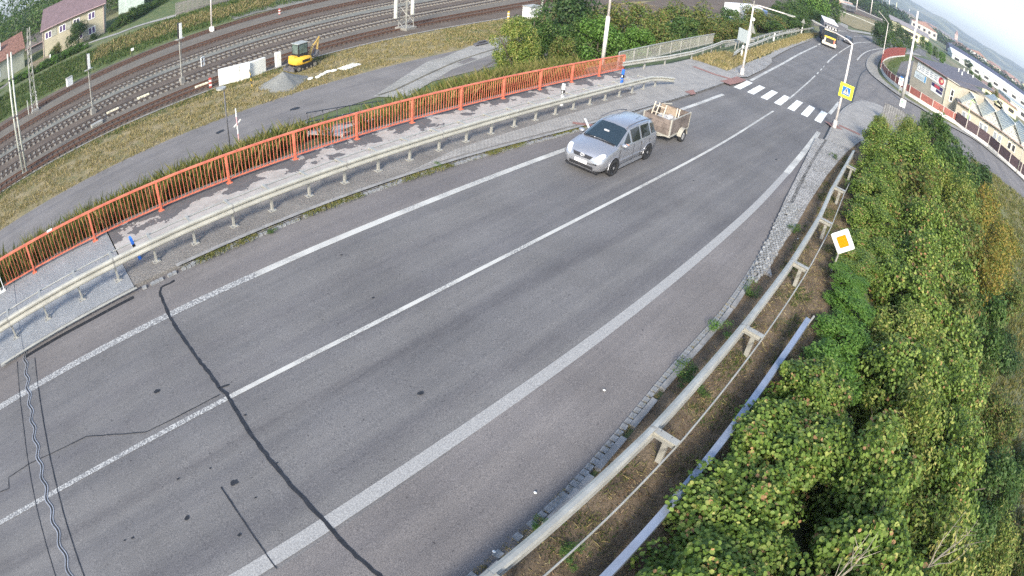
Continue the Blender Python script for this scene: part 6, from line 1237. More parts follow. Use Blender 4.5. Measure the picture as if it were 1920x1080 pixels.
mb = MB(); mb.bar(L3(e0), L3(e1), .25, .12); mb.build('gutter', mat('gutter_red', (.33, .22, .22), .7), bl); mb = MB(); mb.bar(L3(e1), L3(e2), .2, .12); mb.build('gutter', 'galv', bl); mb = MB(); mb.bar(L3(rg0), L3(rg1), .3, .2); mb.build('ridge_trim', 'galv', bl)
for k, (u, v) in enumerate(((.12, .93), (.22, .95), (.45, .9), (.5, .62), (.28, .7))): p = Vector(e0).lerp(Vector(e1), u).lerp(Vector(rg0).lerp(Vector(rg1), u), v); mb = MB(); mb.tube([L3(p), L3(p + Vector((0, 0, .6)))], .12, 6); mb.build('roof_vent', 'white_paint', bl)
def on_wall(name, P, Q, u0, u1, z0, z1, m, par, off=.04, oo=o, th=.05):
    d = (Q - P); n = Vector((d.y, -d.x)).normalized()
    if n.x > 0: n = -n
    a, b = P + d * u0 + n * off, P + d * u1 + n * off; mb = MB(); q = [(a.x, a.y), (b.x, b.y), (b.x + n.x * th, b.y + n.y * th), (a.x + n.x * th, a.y + n.y * th)]; mb.prism([(x - oo[0], y - oo[1]) for x, y in q], z0 - oo[2], z1 - oo[2]); return mb.build(name, m, par)
# banners
for lab, u0, u1, z0, z1, lines in (('large white banner with dark print and a red emblem', .13, .95, .55, 1.95, 1), ('smaller pale blue banner at the left below the large one', .10, .44, -.75, .42, 2), ('lower right banner, white with a dark upper corner', .60, .93, -1.15, .38, 3)):
    bn = thing('banner', lab, 'banner', o); on_wall('sheet', A_, B_, u0, u1, z0, z1, 'white_paint' if lines != 2 else mat('banner_pale', (.52, .58, .60), .7), bn, .02, th=.03)
    du, dz = u1 - u0, z1 - z0
    for k in range(3 if lines == 1 else 2):
        if lines == 3: break
        for j in range(4): on_wall('print_line', A_, B_, u0 + du * (.16 + .15 * j), u0 + du * (.27 + .15 * j), z0 + dz * (.25 + .22 * k), z0 + dz * (.33 + .22 * k), mat('print_dark', (.18, .20, .28), .6), bn, .052, th=.006)
    if lines == 1:
        for c_, rr, m_ in (((u0 + du * .075), .42, 'print_dark'), ((u0 + du * .075), .30, 'white_paint'), ((u0 + du * .86), .62, mat('emblem_red', (.5, .07, .09), .6))):
            p = A_ + (B_ - A_) * c_ - nb * (.06 if m_ != 'white_paint' else .07); mb = MB(); mb.disc(L3((p.x, p.y, (z0 + z1) / 2)), rr, (-nb.x, -nb.y, 0), .012, 18); mb.build('emblem', m_, bn)
        p = A_ + (B_ - A_) * (u0 + du * .88) - nb * .08; mb = MB(); mb.disc(L3((p.x, p.y, (z0 + z1) / 2 + .05)), .28, (-nb.x, -nb.y, 0), .012, 12); mb.build('emblem', mat('emblem_yellow', (.75, .55, .35), .6), bn)
    if lines == 2: on_wall('blue_field', A_, B_, u1 - du * .14, u1 - .01, z0 + .1, z1 - .1, mat('banner_blue', (.08, .30, .55), .6), bn, .052, th=.006)
    if lines == 3: on_wall('dark_field', A_, B_, u0 + .005, u1 - .005, z0 + dz * .55, z1 - .06, mat('print_navy', (.04, .03, .10), .6), bn, .052, th=.006); on_wall('red_field', A_, B_, u0 + du * .25, u0 + du * .7, z0 + dz * .60, z1 - dz * .1, 'emblem_red', bn, .060, th=.006); on_wall('dark_field', A_, B_, u0 + du * .45, u1 - .01, z0 + dz * .2, z0 + dz * .5, 'print_navy', bn, .053, th=.006)
w_ = on_wall('window', B_, C_, .36, .66, -1.0, 1.1, 'white_paint', bl, .13); on_wall('pane', B_, C_, .42, .62, .1, 1.0, 'window_dark', w_, .19, th=.02); on_wall('pane', B_, C_, .42, .62, -.75, -.05, 'window_dark', w_, .19, th=.02)
# --- long yellow house behind the fence, with sawtooth pale roofs
hA, hB = Vector((86.3, -7.0)), Vector((87.6, -26.0)); hz = -3.6; o2 = (hA.x, hA.y, hz); lh = thing('house', 'long low yellow house behind the dark fence, pale seamed gables on its roof', 'house', o2)
dh = (hB - hA).normalized(); nh = Vector((-dh.y, dh.x)); nh = nh if nh.x > 0 else -nh
wallbox('wall', [tuple(p) for p in (hA, hB, hB + nh * 12, hA + nh * 12)], hz, -.15, 'render_cream', lh, o2)
slab3('roof', [(*(hA - nh * .4), 0.0), (*(hB - nh * .4), -.3), (*(hB + nh * 8), .25), (*(hA + nh * 8), .5)], .14, 'roof_slate', lh, o2)
mb = MB(); mb.bar(L3((*(hA - nh * .45), .0), o2), L3((*(hB - nh * .45), -.3), o2), .2, .16); mb.build('gutter', mat('gutter_brown', (.26, .20, .17), .7), lh)
Ln = (hB - hA).length
for k, s_ in enumerate((1.2, 2.1, 4.6, 5.5, 7.5, 8.5, 10.6, 11.5)):
    w_ = on_wall('window', hA, hB, s_ / Ln, (s_ + .75) / Ln, -2.0, -.85, 'white_paint', lh, .02, o2); on_wall('pane', hA, hB, (s_ + .08) / Ln, (s_ + .67) / Ln, -1.92, -.93, 'window_grey' if k < 6 else 'window_dark', w_, .075, o2, .02)
def gable(ridge, half, L_, zr, ze_, tag_):
    p0 = hA + dh * ridge - nh * .5; g_ = thing('roof_gable', tag_, 'roof', (p0.x, p0.y, zr)); oo = (p0.x, p0.y, zr)
    g_['kind'] = 'x'; del g_['kind']
    e = lambda s_, z, t_: (*(p0 + dh * s_ + nh * t_), z)
    for s_ in (-1, 1):
        q = [e(0, zr, 0), e(0, zr, L_), e(s_ * half, ze_, L_), e(s_ * half, ze_, 0)]; slab3('roof_plane', q if s_ < 0 else q[::-1], .09, 'roof_pale', g_, oo)
        for j in range(12): t_ = L_ * (j + .5) / 12; mb = MB(); mb.bar(L3(e(0, zr + .03, t_), oo), L3(e(s_ * half, ze_ + .03, t_), oo), .05, .05); mb.build('seam', 'roof_pale', g_)
    mb = MB(); mb.bar(L3(e(0, zr + .06, 0), oo), L3(e(0, zr + .06, L_), oo), .22, .10); mb.build('ridge_cap', 'white_paint', g_)
    mb = MB(); mb.add([L3(p, oo) for p in (e(-half * .93, ze_ - .05, .5), e(half * .93, ze_ - .05, .5), e(0, zr - .12, .5), e(-half * .93, ze_ - .9, .5), e(half * .93, ze_ - .9, .5))], [(0, 1, 2), (2, 1, 0), (3, 4, 1, 0), (0, 1, 4, 3)]); mb.build('gable_wall', 'white_paint', g_)
for k, (r_, lab) in enumerate(((2.75, 'pale seamed gable roof next to the banner building'), (6.9, 'pale seamed gable roof, second from the banner building'), (11.0, 'pale seamed gable roof, third from the banner building, at the picture edge'), (15.1, 'pale seamed gable roof, farthest from the banner building'))): gable(r_, 2.1, 12.5, 2.1 + .08 * k, .22, lab)
hs_ = thing('house', 'small beige gabled house behind the sawtooth roofs at the right edge', 'house', (112, -17.5, -3)); mb = MB(); mb.box((0, 0, 2.2), (8, 4.5, 4.4)); mb.build('wall', 'render_cream', hs_)
for s_ in (-1, 1): mb = MB(); mb.add([(-4.3, 0, 6.0), (4.3, 0, 6.0), (4.3, s_ * 2.7, 4.2), (-4.3, s_ * 2.7, 4.2), (-4.3, 0, 5.88), (4.3, 0, 5.88), (4.3, s_ * 2.7, 4.08), (-4.3, s_ * 2.7, 4.08)], [(0, 1, 2, 3), (7, 6, 5, 4), (3, 2, 6, 7), (0, 3, 7, 4), (1, 5, 6, 2)]); mb.build('roof', 'roof_pale', hs_)
mb = MB(); mb.box((-4.02, .8, 2.4), (.06, 1.3, 1.2)); mb.build('window', 'window_dark', hs_)
# --- fence round the corner: white plinth, grey posts, red then dark panels
def fence(name, label, pts, n_ps, m, h, plinth=.42, seg=2.3, step=0):
    P = [Vector(p) for p in sp([xy(q) for q in pts], .25)]; o_ = P[0]; t = thing(name, label, 'fence', (o_.x, o_.y, 0)); d = 0; last = P[0]; nodes = [P[0]]
    for a, b in zip(P, P[1:]):
        d += (b - a).length
        if d >= seg: nodes.append(b); d = 0
    if (nodes[-1] - P[-1]).length > .5: nodes.append(P[-1])
    for a, b in zip(nodes, nodes[1:]):
        za, zb_ = T(a.x, a.y) + .1, T(b.x, b.y) + .1; a2, b2 = a - o_, b - o_
        mb = MB(); mb.bar((a2.x, a2.y, za + plinth / 2), (b2.x, b2.y, zb_ + plinth / 2), .2, plinth + .1); mb.build('plinth', 'plinth', t)
        mb = MB(); mb.bar((a2.x, a2.y, za + plinth + (h - plinth) / 2), (b2.x, b2.y, zb_ + plinth + (h - plinth) / 2), .05, h - plinth - .04); mb.build('panel', m, t)
        mb = MB(); mb.bar((a2.x, a2.y, za + h), (b2.x, b2.y, zb_ + h), .07, .05); mb.build('top_trim', 'post_grey' if m == 'fence_red_pale' else m, t)
    for p in nodes: mb = MB(); q = p - o_; mb.box((q.x, q.y, T(p.x, p.y) + .1 + h / 2), (.13, .13, h + .12)); mb.build('post', 'post_grey', t)
    return t
def slat_fence(label, pts, h, m):
    P = [Vector(p) for p in sp([xy(q) for q in pts], .62)]; o_ = P[0]; t = thing('fence', label, 'fence', (o_.x, o_.y, 0))
    for a, b in zip(P, P[1:]):
        if (b - a).length < .1: continue
        za = T(a.x, a.y) + .15; a2, b2 = a - o_, b - o_; mb = MB(); mb.bar((a2.x, a2.y, za + h / 2), (b2.x, b2.y, za + h / 2), .06, h); mb.build('panel', m, t)
        mb = MB(); mb.box((a2.x, a2.y, za + h / 2), (.14, .14, h + .05)); mb.build('batten', m, t)
        mb = MB(); mb.bar((a2.x, a2.y, za + .1), (b2.x, b2.y, za + .1), .24, .3); mb.build('plinth', 'plinth', t)
slat_fence('high dark red ribbed fence curving round the green yard at the bend', [(95.274, 7.141, -2.67), (102.365, 7.634, -2.67), (112.619, 7.918, -2.67), (125.2, 7.469, -2.67), (137.961, 6.409, -2.67), (150.037, 5.245, -2.67)], 2.3, 'fence_red')
fence('fence', 'low red panel fence with grey posts on a white plinth before the banner wall', [(94.541, 6.867, -2.67), (89.432, 5.888, -2.67), (84.481, 4.458, -2.534), (80.261, 2.141, -2.408), (78.68, -0.102, -2.36), (77.841, -2.753, -2.382), (80.347, -6.821, -2.683)], 0, 'fence_red_pale', 1.45, .40, 2.0)
fence('fence', 'dark brown panel fence on a white plinth in front of the long yellow house', [(80.347, -6.821, -2.683), (79.272, -8.487, -2.718), (80.653, -12.415, -2.916), (77.801, -15.769, -2.965), (76.009, -20.2, -3.088)], 0, 'fence_dark', 1.75, .35, 2.2)
# --- houses beyond the railway, top left
mat('tile_red', (.20, .105, .080), .85, .3, 2.5, bump=.4); mat('tile_violet', (.135, .095, .105), .8, .12, 1.2); mat('render_yellow', (.38, .345, .25), .9, .08, .5); mat('shutter', (.30, .30, .25), .8)
def big_house():
    a, b = V2((2.015, 107.586, -3.619)), V2((15.443, 104.993, -3.72)); z0 = -4.2; oo = (a.x, a.y, z0); t = thing('house', 'two-storey yellow house with a violet-brown roof beyond the railway', 'house', oo); d = (b - a).normalized(); n = Vector((-d.y, d.x)); n = n if n.y > 0 else -n; L_ = (b - a).length; ze_ = 2.15
    wallbox('wall', [tuple(p) for p in (a, b, b + n * 8.5, a + n * 8.5)], z0, ze_, 'render_yellow', t, oo)
    for s_, q in ((0, [a - n * .5 - d * .4, b - n * .5 + d * .4]), (1, [b + n * 9.0 + d * .4, a + n * 9.0 - d * .4])):
        r = [a + n * 4.25 - d * .4, b + n * 4.25 + d * .4]; r = r[::-1] if s_ == 0 else r
        slab3('roof', [(*q[0], ze_ - .1), (*q[1], ze_ - .1), (*r[0], ze_ + 4.0), (*r[1], ze_ + 4.0)], .14, 'tile_violet', t, oo)
    mb = MB(); q0, q1 = a - n * .55 - d * .4, b - n * .55 + d * .4; mb.bar(L3((*q0, ze_ - .05), oo), L3((*q1, ze_ - .05), oo), .16, .14); mb.build('gutter', mat('gutter_pink', (.42, .30, .30), .6), t)
    for f in (.012, .99): mb = MB(); p = a + d * L_ * f - n * .06; mb.tube([L3((*p, z0 + .3), oo), L3((*p, ze_), oo)], .06, 6); mb.build('downpipe', 'gutter_pink', t)
    for g_ in (a, b): 
        mb = MB(); q = [L3((*g_, ze_ - .05), oo), L3((*(g_ + n * 8.5), ze_ - .05), oo), L3((*(g_ + n * 4.25), ze_ + 3.85), oo)]; off = Vector((d.x, d.y, 0)) * (.02 if g_ is b else -.02); q = [Vector(p) + off for p in q]; mb.add(q, [(0, 1, 2), (2, 1, 0)]); mb.build('gable_wall', 'render_yellow', t)
    for u, z in ((.10, .7), (.335, .7), (.56, .7), (.80, .7), (.80, -2.2), (.60, -2.2)):
        w_ = on_wall('window', a, b, u - .055, u + .055, z - .65, z + .75, 'white_paint', t, .02, oo); 
        for s_ in (-.026, .026): on_wall('pane', a, b, u + s_ - .019, u + s_ + .019, z - .5, z + .6, mat('pane_violet', (.10, .07, .16), .25), w_, .075, oo, .02)
    for u, z in ((.20, .7), (.44, .7), (.70, -2.2)): on_wall('shutter', a, b, u - .04, u + .04, z - .65, z + .75, 'shutter', t, .02, oo)
big_house()
def small_house():
    a, b = V2((-1.762, 107.623, -3.617)), V2((-5.165, 109.273, -3.533)); z0 = -4.4; t = thing('house', 'small old house with a mottled red tile roof at the left edge', 'house', (-7.2, 112.5, z0), rad(12)); mb = MB(); mb.box((0, 0, 2.6), (8.4, 6.0, 5.2)); mb.build('wall', mat('render_grey', (.33, .34, .27), .9, .1, .5), t)
    for s_ in (-1, 1): mb = MB(); q = [(-4.6, 0, 8.3), (4.5, 0, 8.3), (4.5, s_ * 3.5, 4.9), (-4.6, s_ * 3.5, 4.9)]; mb.add(q + [(x, y, z - .14) for x, y, z in q], [(0, 1, 2, 3), (7, 6, 5, 4), (3, 2, 6, 7), (0, 3, 7, 4), (1, 5, 6, 2)]); mb.build('roof', 'tile_red', t)
    for x in (-4.19, 4.19): mb = MB(); mb.add([(x, -3, 5.2), (x, 3, 5.2), (x, 0, 8.15)], [(0, 1, 2), (2, 1, 0)]); mb.build('gable_wall', 'render_grey', t)
    for x, y in ((-2.6, -1.2), (-1.4, -1.4)): mb = MB(); mb.box((x, y, 7.8), (.5, .5, 1.6)); mb.build('chimney', 'white_paint', t)
    for y, z in ((-.2, 5.0), ): w_ = thing_part('window', t, (4.24, y, z)); mb = MB(); mb.box((0, 0, 0), (.06, 1.3, 1.5)); mb.build('frame', mat('frame_green', (.22, .27, .22), .7), w_); [MB().box((.04, s_ * .3, 0), (.03, .42, 1.2)).build('pane', 'window_dark', w_) for s_ in (-1, 1)]
    mb = MB(); mb.box((4.24, .6, 1.6), (.06, 1.1, 2.3)); mb.build('door', mat('door_dark', (.08, .05, .09), .6), t)
    for x in (-3, -2): mb = MB(); mb.box((x, -3.03, 3.0), (.35, .06, 1.9)); mb.build('column', 'white_paint', t)
small_house()
t = thing('shed', 'low shed with a mossy tiled roof between the two houses', 'shed', (*(0.758, 119.695, -2.696)[:2], -3.8), rad(-8)); t.location.y += 3; mb = MB(); mb.box((0, 0, 1.5), (5, 4, 3)); mb.build('wall', 'steel_dark', t); mb = MB(); mb.add([(-2.8, -2.4, 2.9), (2.8, -2.4, 2.9), (2.8, 2.6, 5.0), (-2.8, 2.6, 5.0), (-2.8, -2.4, 2.75), (2.8, -2.4, 2.75), (2.8, 2.6, 4.85), (-2.8, 2.6, 4.85)], [(0, 1, 2, 3), (7, 6, 5, 4), (0, 4, 5, 1), (1, 5, 6, 2), (3, 2, 6, 7), (0, 3, 7, 4)]); mb.build('roof', mat('tile_mossy', (.12, .11, .10), .9, .4, 4, bump=.4), t); mb = MB(); mb.bar((-2.8, -2.45, 2.85), (2.8, -2.45, 2.85), .12, .16); mb.build('fascia', 'gutter_pink', t)
t = thing('building', 'greenish white building end cut off by the top edge behind the bank', 'building', (*(21.604, 116.363, -3.016)[:2], -3.4), rad(-12)); t.location.x += 1; t.location.y += 6; mb = MB(); mb.box((2, 0, 3), (6, 5, 6.5)); mb.build('wall', mat('render_mint', (.50, .58, .52), .9), t); mb = MB(); mb.box((2, 0, 6.4), (6.5, 5.5, .3)); mb.build('roof', 'roof_slate', t)
def picket(label, pts, h, m, pitch=.22, w=.12):
    P = [Vector(p) for p in sp([xy(q) for q in pts], pitch)][:290]; o_ = P[0]; t = thing('fence', label, 'fence', (o_.x, o_.y, 0)); me = MB().box((0, 0, h / 2), (w, .03, h)).mesh('picket', m)
    for a, b in zip(P, P[1:]): link('picket', me, t, (a.x - o_.x, a.y - o_.y, T(a.x, a.y)), rot=(0, 0, math.atan2(b.y - a.y, b.x - a.x)))
    for z in (.3, h - .3):
        for a, b in zip(P[::10], P[10::10]): mb = MB(); mb.bar((a.x - o_.x, a.y - o_.y + .04, T(a.x, a.y) + z), (b.x - o_.x, b.y - o_.y + .04, T(b.x, b.y) + z), .04, .08); mb.build('rail', m, t)
mat('fence_wood', (.16, .12, .10), .9, .2, 3); mat('fence_grey', (.20, .18, .18), .9, .2, 3)
picket('brown plank fence before the garden of the yellow house', [(-1.025, 102.128, -3.785), (3.227, 98.774, -3.8)], 1.5, 'fence_wood'); picket('grey brown plank fence at the top of the bank beyond the tracks', [(27.146, 93.603, -3.854), (31.684, 92.093, -4.016), (36.084, 91.747, -4.066), (38.199, 91.949, -4.036)], 2.2, 'fence_grey')
t = thing('gate_post', 'white gate post at the end of the brown plank fence', 'post', (3.195, 98.039, -3.8)); mb = MB(); mb.box((0, 0, .8), (.25, .25, 1.7)); mb.build('post', 'white_paint', t)

# --- far things: station, halls, town, church, hills
def block(name, label, cat, x, y, sx, sy, h, wall, roof, rz=0.0, rh=2.0, flat=False, wins=0, group=None, zb=None):
    z0 = (T(x, y) if zb is None else zb) - .3; t = thing(name, label, cat, (x, y, z0), rz, group); mb = MB(); mb.box((0, 0, h / 2), (sx, sy, h)); mb.build('wall', wall, t)
    if flat: mb = MB(); mb.box((0, 0, h + .15), (sx + .8, sy + .8, .3)); mb.build('roof', roof, t)
    else:
        a, b = sx / 2 + .5, sy / 2 + .5
        if sx >= sy: V = [(-a, -b, h), (a, -b, h), (a, b, h), (-a, b, h), (-a, 0, h + rh), (a, 0, h + rh)]; F = [(0, 1, 5, 4), (2, 3, 4, 5), (3, 0, 4), (1, 2, 5), (3, 2, 1, 0)]
        else: V = [(-a, -b, h), (a, -b, h), (a, b, h), (-a, b, h), (0, -b, h + rh), (0, b, h + rh)]; F = [(0, 4, 5, 3), (1, 2, 5, 4), (0, 1, 4), (2, 3, 5), (3, 2, 1, 0)]
        mb = MB(); mb.add(V, F); mb.build('roof', roof, t)
    for k in range(wins): mb = MB(); mb.box((-sx / 2 - .04, -sy / 2 + sy * (k + .5) / wins, h * .55), (.1, sy / wins * .45, h * .35)); mb.build('window', 'window_dark', t)
    return t
mat('hall_white', (.50, .52, .49), .8, .05); mat('fringed_tree_blue', (.055, .06, .10), .7); mat('town_white', (.50, .47, .42), .9, .1); mat('town_pink', (.55, .38, .32), .9, .1); mat('town_roof', (.28, .17, .14), .9, .2); mat('town_roof_grey', (.20, .19, .20), .8, .2); mat('yellow_pale', (.62, .60, .40), .9, .05)
block('station_hut', 'cream hut with a dark window beyond the dry field, left of the tall white pole', 'hut', 292, 10.6, 12, 22, 5.2, 'yellow_pale', 'town_roof_grey', rad(8), 2.2, wins=1)
block('factory_hall', 'very long white hall stretching across the right distance', 'hall', 395, -55, 46, 72, 5.0, 'hall_white', mat('hall_roof', (.66, .68, .64), .6, .04), rad(2), 3.0, wins=9)
t = block('factory_hall', 'dark blue block standing for colour-fringed trees behind the very long white hall', 'hall', 470, -62, 40, 84, 6.5, 'fringed_tree_blue', 'fringed_tree_blue', rad(2), 3.5)  # stands for dark trees; their blue lens fringe is put into the colour
block('warehouse', 'white warehouse with a flat roof at the far right edge', 'warehouse', 245, -52, 30, 20, 4.5, 'hall_white', 'roof_pale', rad(4), flat=True, wins=4)
block('warehouse', 'pale yellow warehouse in front of the long white hall', 'warehouse', 205, -30.5, 26, 16, 3.6, 'yellow_pale', 'town_roof', rad(6), 1.2, wins=3)
block('building', 'big cream block with an orange roof on the rise beyond the station', 'building', 640, 6, 36, 32, 9, 'town_white', 'town_roof', rad(6), 5, wins=5)
def rail_car(x, y, rz, label, n=1, L_=24, m='hall_white', kind='railway carriage'):
    t = thing('railway_carriage', label, kind, (x, y, T(x, y) + .2), rz, 'railway vehicles standing in the far yard'); mb = MB(); mb.box((0, 0, 2.0), (L_, 2.8, 2.6)); mb.build('body', m, t); mb = MB(); mb.box((0, 0, 3.4), (L_ - .6, 2.2, .35)); mb.build('roof', 'roof_pale', t); mb = MB(); mb.box((0, 0, .55), (L_ * .9, 2.0, .5)); mb.build('underframe', 'black', t)
    for k in range(7): mb = MB(); mb.box((-L_ / 2 + L_ * (k + .5) / 7, -1.42, 2.3), (L_ / 12, .06, .8)); mb.build('window', 'window_dark', t)
for k in range(7): p = [(554.827, 73.048, -2.9), (701.738, 72.686, -2.9), (2650.41, 246.265, -2.9), (265.289, 40.003, -2.9), (305.051, 47.811, -2.9), (1479.74, 106.124, -2.9), (576.794, 83.063, -2.9)][k]; rail_car(p[0], p[1], rad(-3), ['carriage in the middle row of the far railway yard', 'carriage right of the thick leaning mast in the far yard', 'carriage in the back row of the far yard', 'flat pale wagon nearest the dry field, at its left', 'wagon partly hidden by the tall trees of the yard', 'wagon beside the dark trees at the right of the yard', 'carriage at the top left of the far yard'][k], m=['hall_white', 'town_white', 'yellow_pale', 'steel_dark', 'town_pink', 'hall_white', 'steel_dark'][k])
for k, (a, b) in enumerate((((237.199, 39.208, -2.9), (244.05, 21.633, -2.67)), ((283.71, 46.369, -2.9), (287.255, 24.297, -2.67)), ((359.433, 58.461, -2.9), (371.114, 29.985, -2.67)), ((548.003, 85.526, -2.9), (491.19, 36.164, -2.67)), ((716.318, 103.54, -2.9), (728.534, 48.389, -2.67)))):
    t = thing('railway_track', ['nearest', 'second', 'third', 'fourth', 'farthest'][k] + ' of the far yard tracks beyond the dry field', 'railway track', (a[0], a[1], 0)); d = Vector(b) - Vector(a); A2 = Vector(a) - d * .03; B2 = Vector(b) + d * .03
    for s_ in (-.8, .8): mb = MB(); mb.bar((A2.x - a[0], A2.y - a[1] + s_, T(A2.x, A2.y) + .25), (B2.x - a[0], B2.y - a[1] + s_, T(B2.x, B2.y) + .25), .25, .2); mb.build('rail', 'hall_white' if k % 2 == 0 else 'rust', t)
rg = random.Random(21)
LABM = ['thick pinkish mast in the middle of the far yard', 'pale yellow mast by the dark trees of the far yard', 'thin mast at the left of the far yard', 'thin mast between the yard carriages', 'grey mast near the cream hut', 'short mast behind the carriages', 'slender mast at the top of the far yard', 'mast just left of the pale yellow one', 'low mast right of the cream hut', 'mast standing at the edge of the tall trees']
for k, (px, h) in enumerate((((375.683, 41.228, -2.824), 11), ((774.882, 49.956, -2.67), 12), ((326.543, 44.639, -2.9), 9), ((683.309, 62.278, -2.9), 9), ((2013.33, 79.636, -2.67), 12), ((827.453, 64.634, -2.852), 9), ((677.149, 88.127, -2.9), 9), ((591.252, 46.34, -2.67), 11), ((3618.09, 102.308, -2.67), 12), ((385.056, 58.83, -2.9), 9))):
    t = thing('catenary_mast', LABM[k], 'mast', px, 0, 'masts of the far railway yard'); mb = MB(); s_ = 1 + px[0] / 500; mb.tube([(0, 0, 0), (0, 0, h * (1 + px[0] / 900))], [.22 * s_, .15 * s_], 6); mb.build('pole', 'pole_white' if k != 1 else 'yellow_pale', t, True); mb = MB(); mb.bar((0, 0, h * .8), (0, -2.4, h * .86), .1, .1); mb.build('bracket', 'galv', t)
# church tower and houses of the town
def az(px_az, dist): return (dist * math.cos(rad(px_az)), dist * math.sin(rad(px_az)))
x, y = az(-3.2, 1500); t = thing('church', 'pink church tower standing above the trees of the town', 'church', (x, y, T(x, y))); mb = MB(); mb.box((0, 0, 17), (9, 9, 34)); mb.build('tower', 'town_pink', t); mb = MB(); mb.tube([(0, 0, 34), (0, 0, 46)], [6, .3], 6); mb.build('spire', 'town_roof', t); mb = MB(); mb.box((18, 0, 8), (28, 14, 16)); mb.build('nave', 'town_white', t)
k = 0
for i in range(150):
    a = rg.uniform(-15.5, 3.5); d = rg.choice((rg.uniform(650, 1100), rg.uniform(1100, 2000), rg.uniform(1500, 2300))); x, y = az(a, d); s_ = rg.uniform(1.1, 2.1)
    if a > -2 and d < 900: continue
    wl_ = rg.choice(('town_white', 'town_white', 'town_pink', 'yellow_pale', 'hall_white')); rf_ = rg.choice(('town_roof', 'town_roof', 'town_roof_grey')); L1 = rg.uniform(10, 22) * s_
    lab = 'distant %s %s house with %s roof, %s' % ('long' if L1 > 24 else 'small', {'town_white': 'off-white', 'town_pink': 'pinkish', 'yellow_pale': 'pale yellow', 'hall_white': 'white'}[wl_], 'reddish' if rf_ == 'town_roof' else 'grey', ('near the station side' if a > -1 else 'right of the church tower' if a > -6 else 'above the factory hall' if a > -11 else 'at the right picture edge') + (', farther back' if d > 1300 else ''))
    block('town_house', lab, 'house', x, y, L1, rg.uniform(9, 16) * s_, rg.uniform(5, 9) * s_, wl_, rf_, rg.uniform(0, 3), 4, group='houses of the distant town')
def hills():
    rg = np.random.default_rng(9); V = []; F = []; na, nr = 240, 26; azs = np.radians(np.linspace(-50, 62, na)); ph = rg.uniform(0, 6.28, 8)
    for i, a in enumerate(azs):
        d = math.degrees(a); el = 1.75 + .28 * math.sin(a * 9 + ph[0]) + .10 * math.sin(a * 31 + ph[1]) + .05 * math.sin(a * 77 + ph[2]) + .03 * math.sin(a * 170 + ph[3])
        if d > 3: el += .012 * (d - 3)
        top = math.tan(rad(el)) * 4200
        for j in range(nr):
            f = j / (nr - 1); r = 2300 + 2400 * f; z = -3 + (top + 12) * sst(0.0, .80, f) * (1 - .5 * sst(.82, 1, f)) + 7 * math.sin(a * 60 + f * 9 + ph[4]) * f * (1 - f) * 4
            V.append((r * math.cos(a), r * math.sin(a), z - (4 if j == 0 else 0)))
    for i in range(na - 1):
        for j in range(nr - 1): F.append((i * nr + j, i * nr + j + 1, (i + 1) * nr + j + 1, (i + 1) * nr + j))
    m, N, L, b = nodes_mat('hill_ground'); tc = N.new('ShaderNodeTexCoord').outputs['Object']; n = noise(N, L, tc, .0035, 6, .6)
    c = ramp(N, L, n, [(.44, (.025, .05, .025)), (.5, (.05, .08, .03)), (.56, (.16, .18, .09)), (.66, (.22, .20, .12))]); L.new(c, b.inputs['Base Color']); b.inputs['Roughness'].default_value = 1
    mb = MB(); mb.v = V; mb.f = F; return struct(mb.build('hills', m, None, True))
hills()

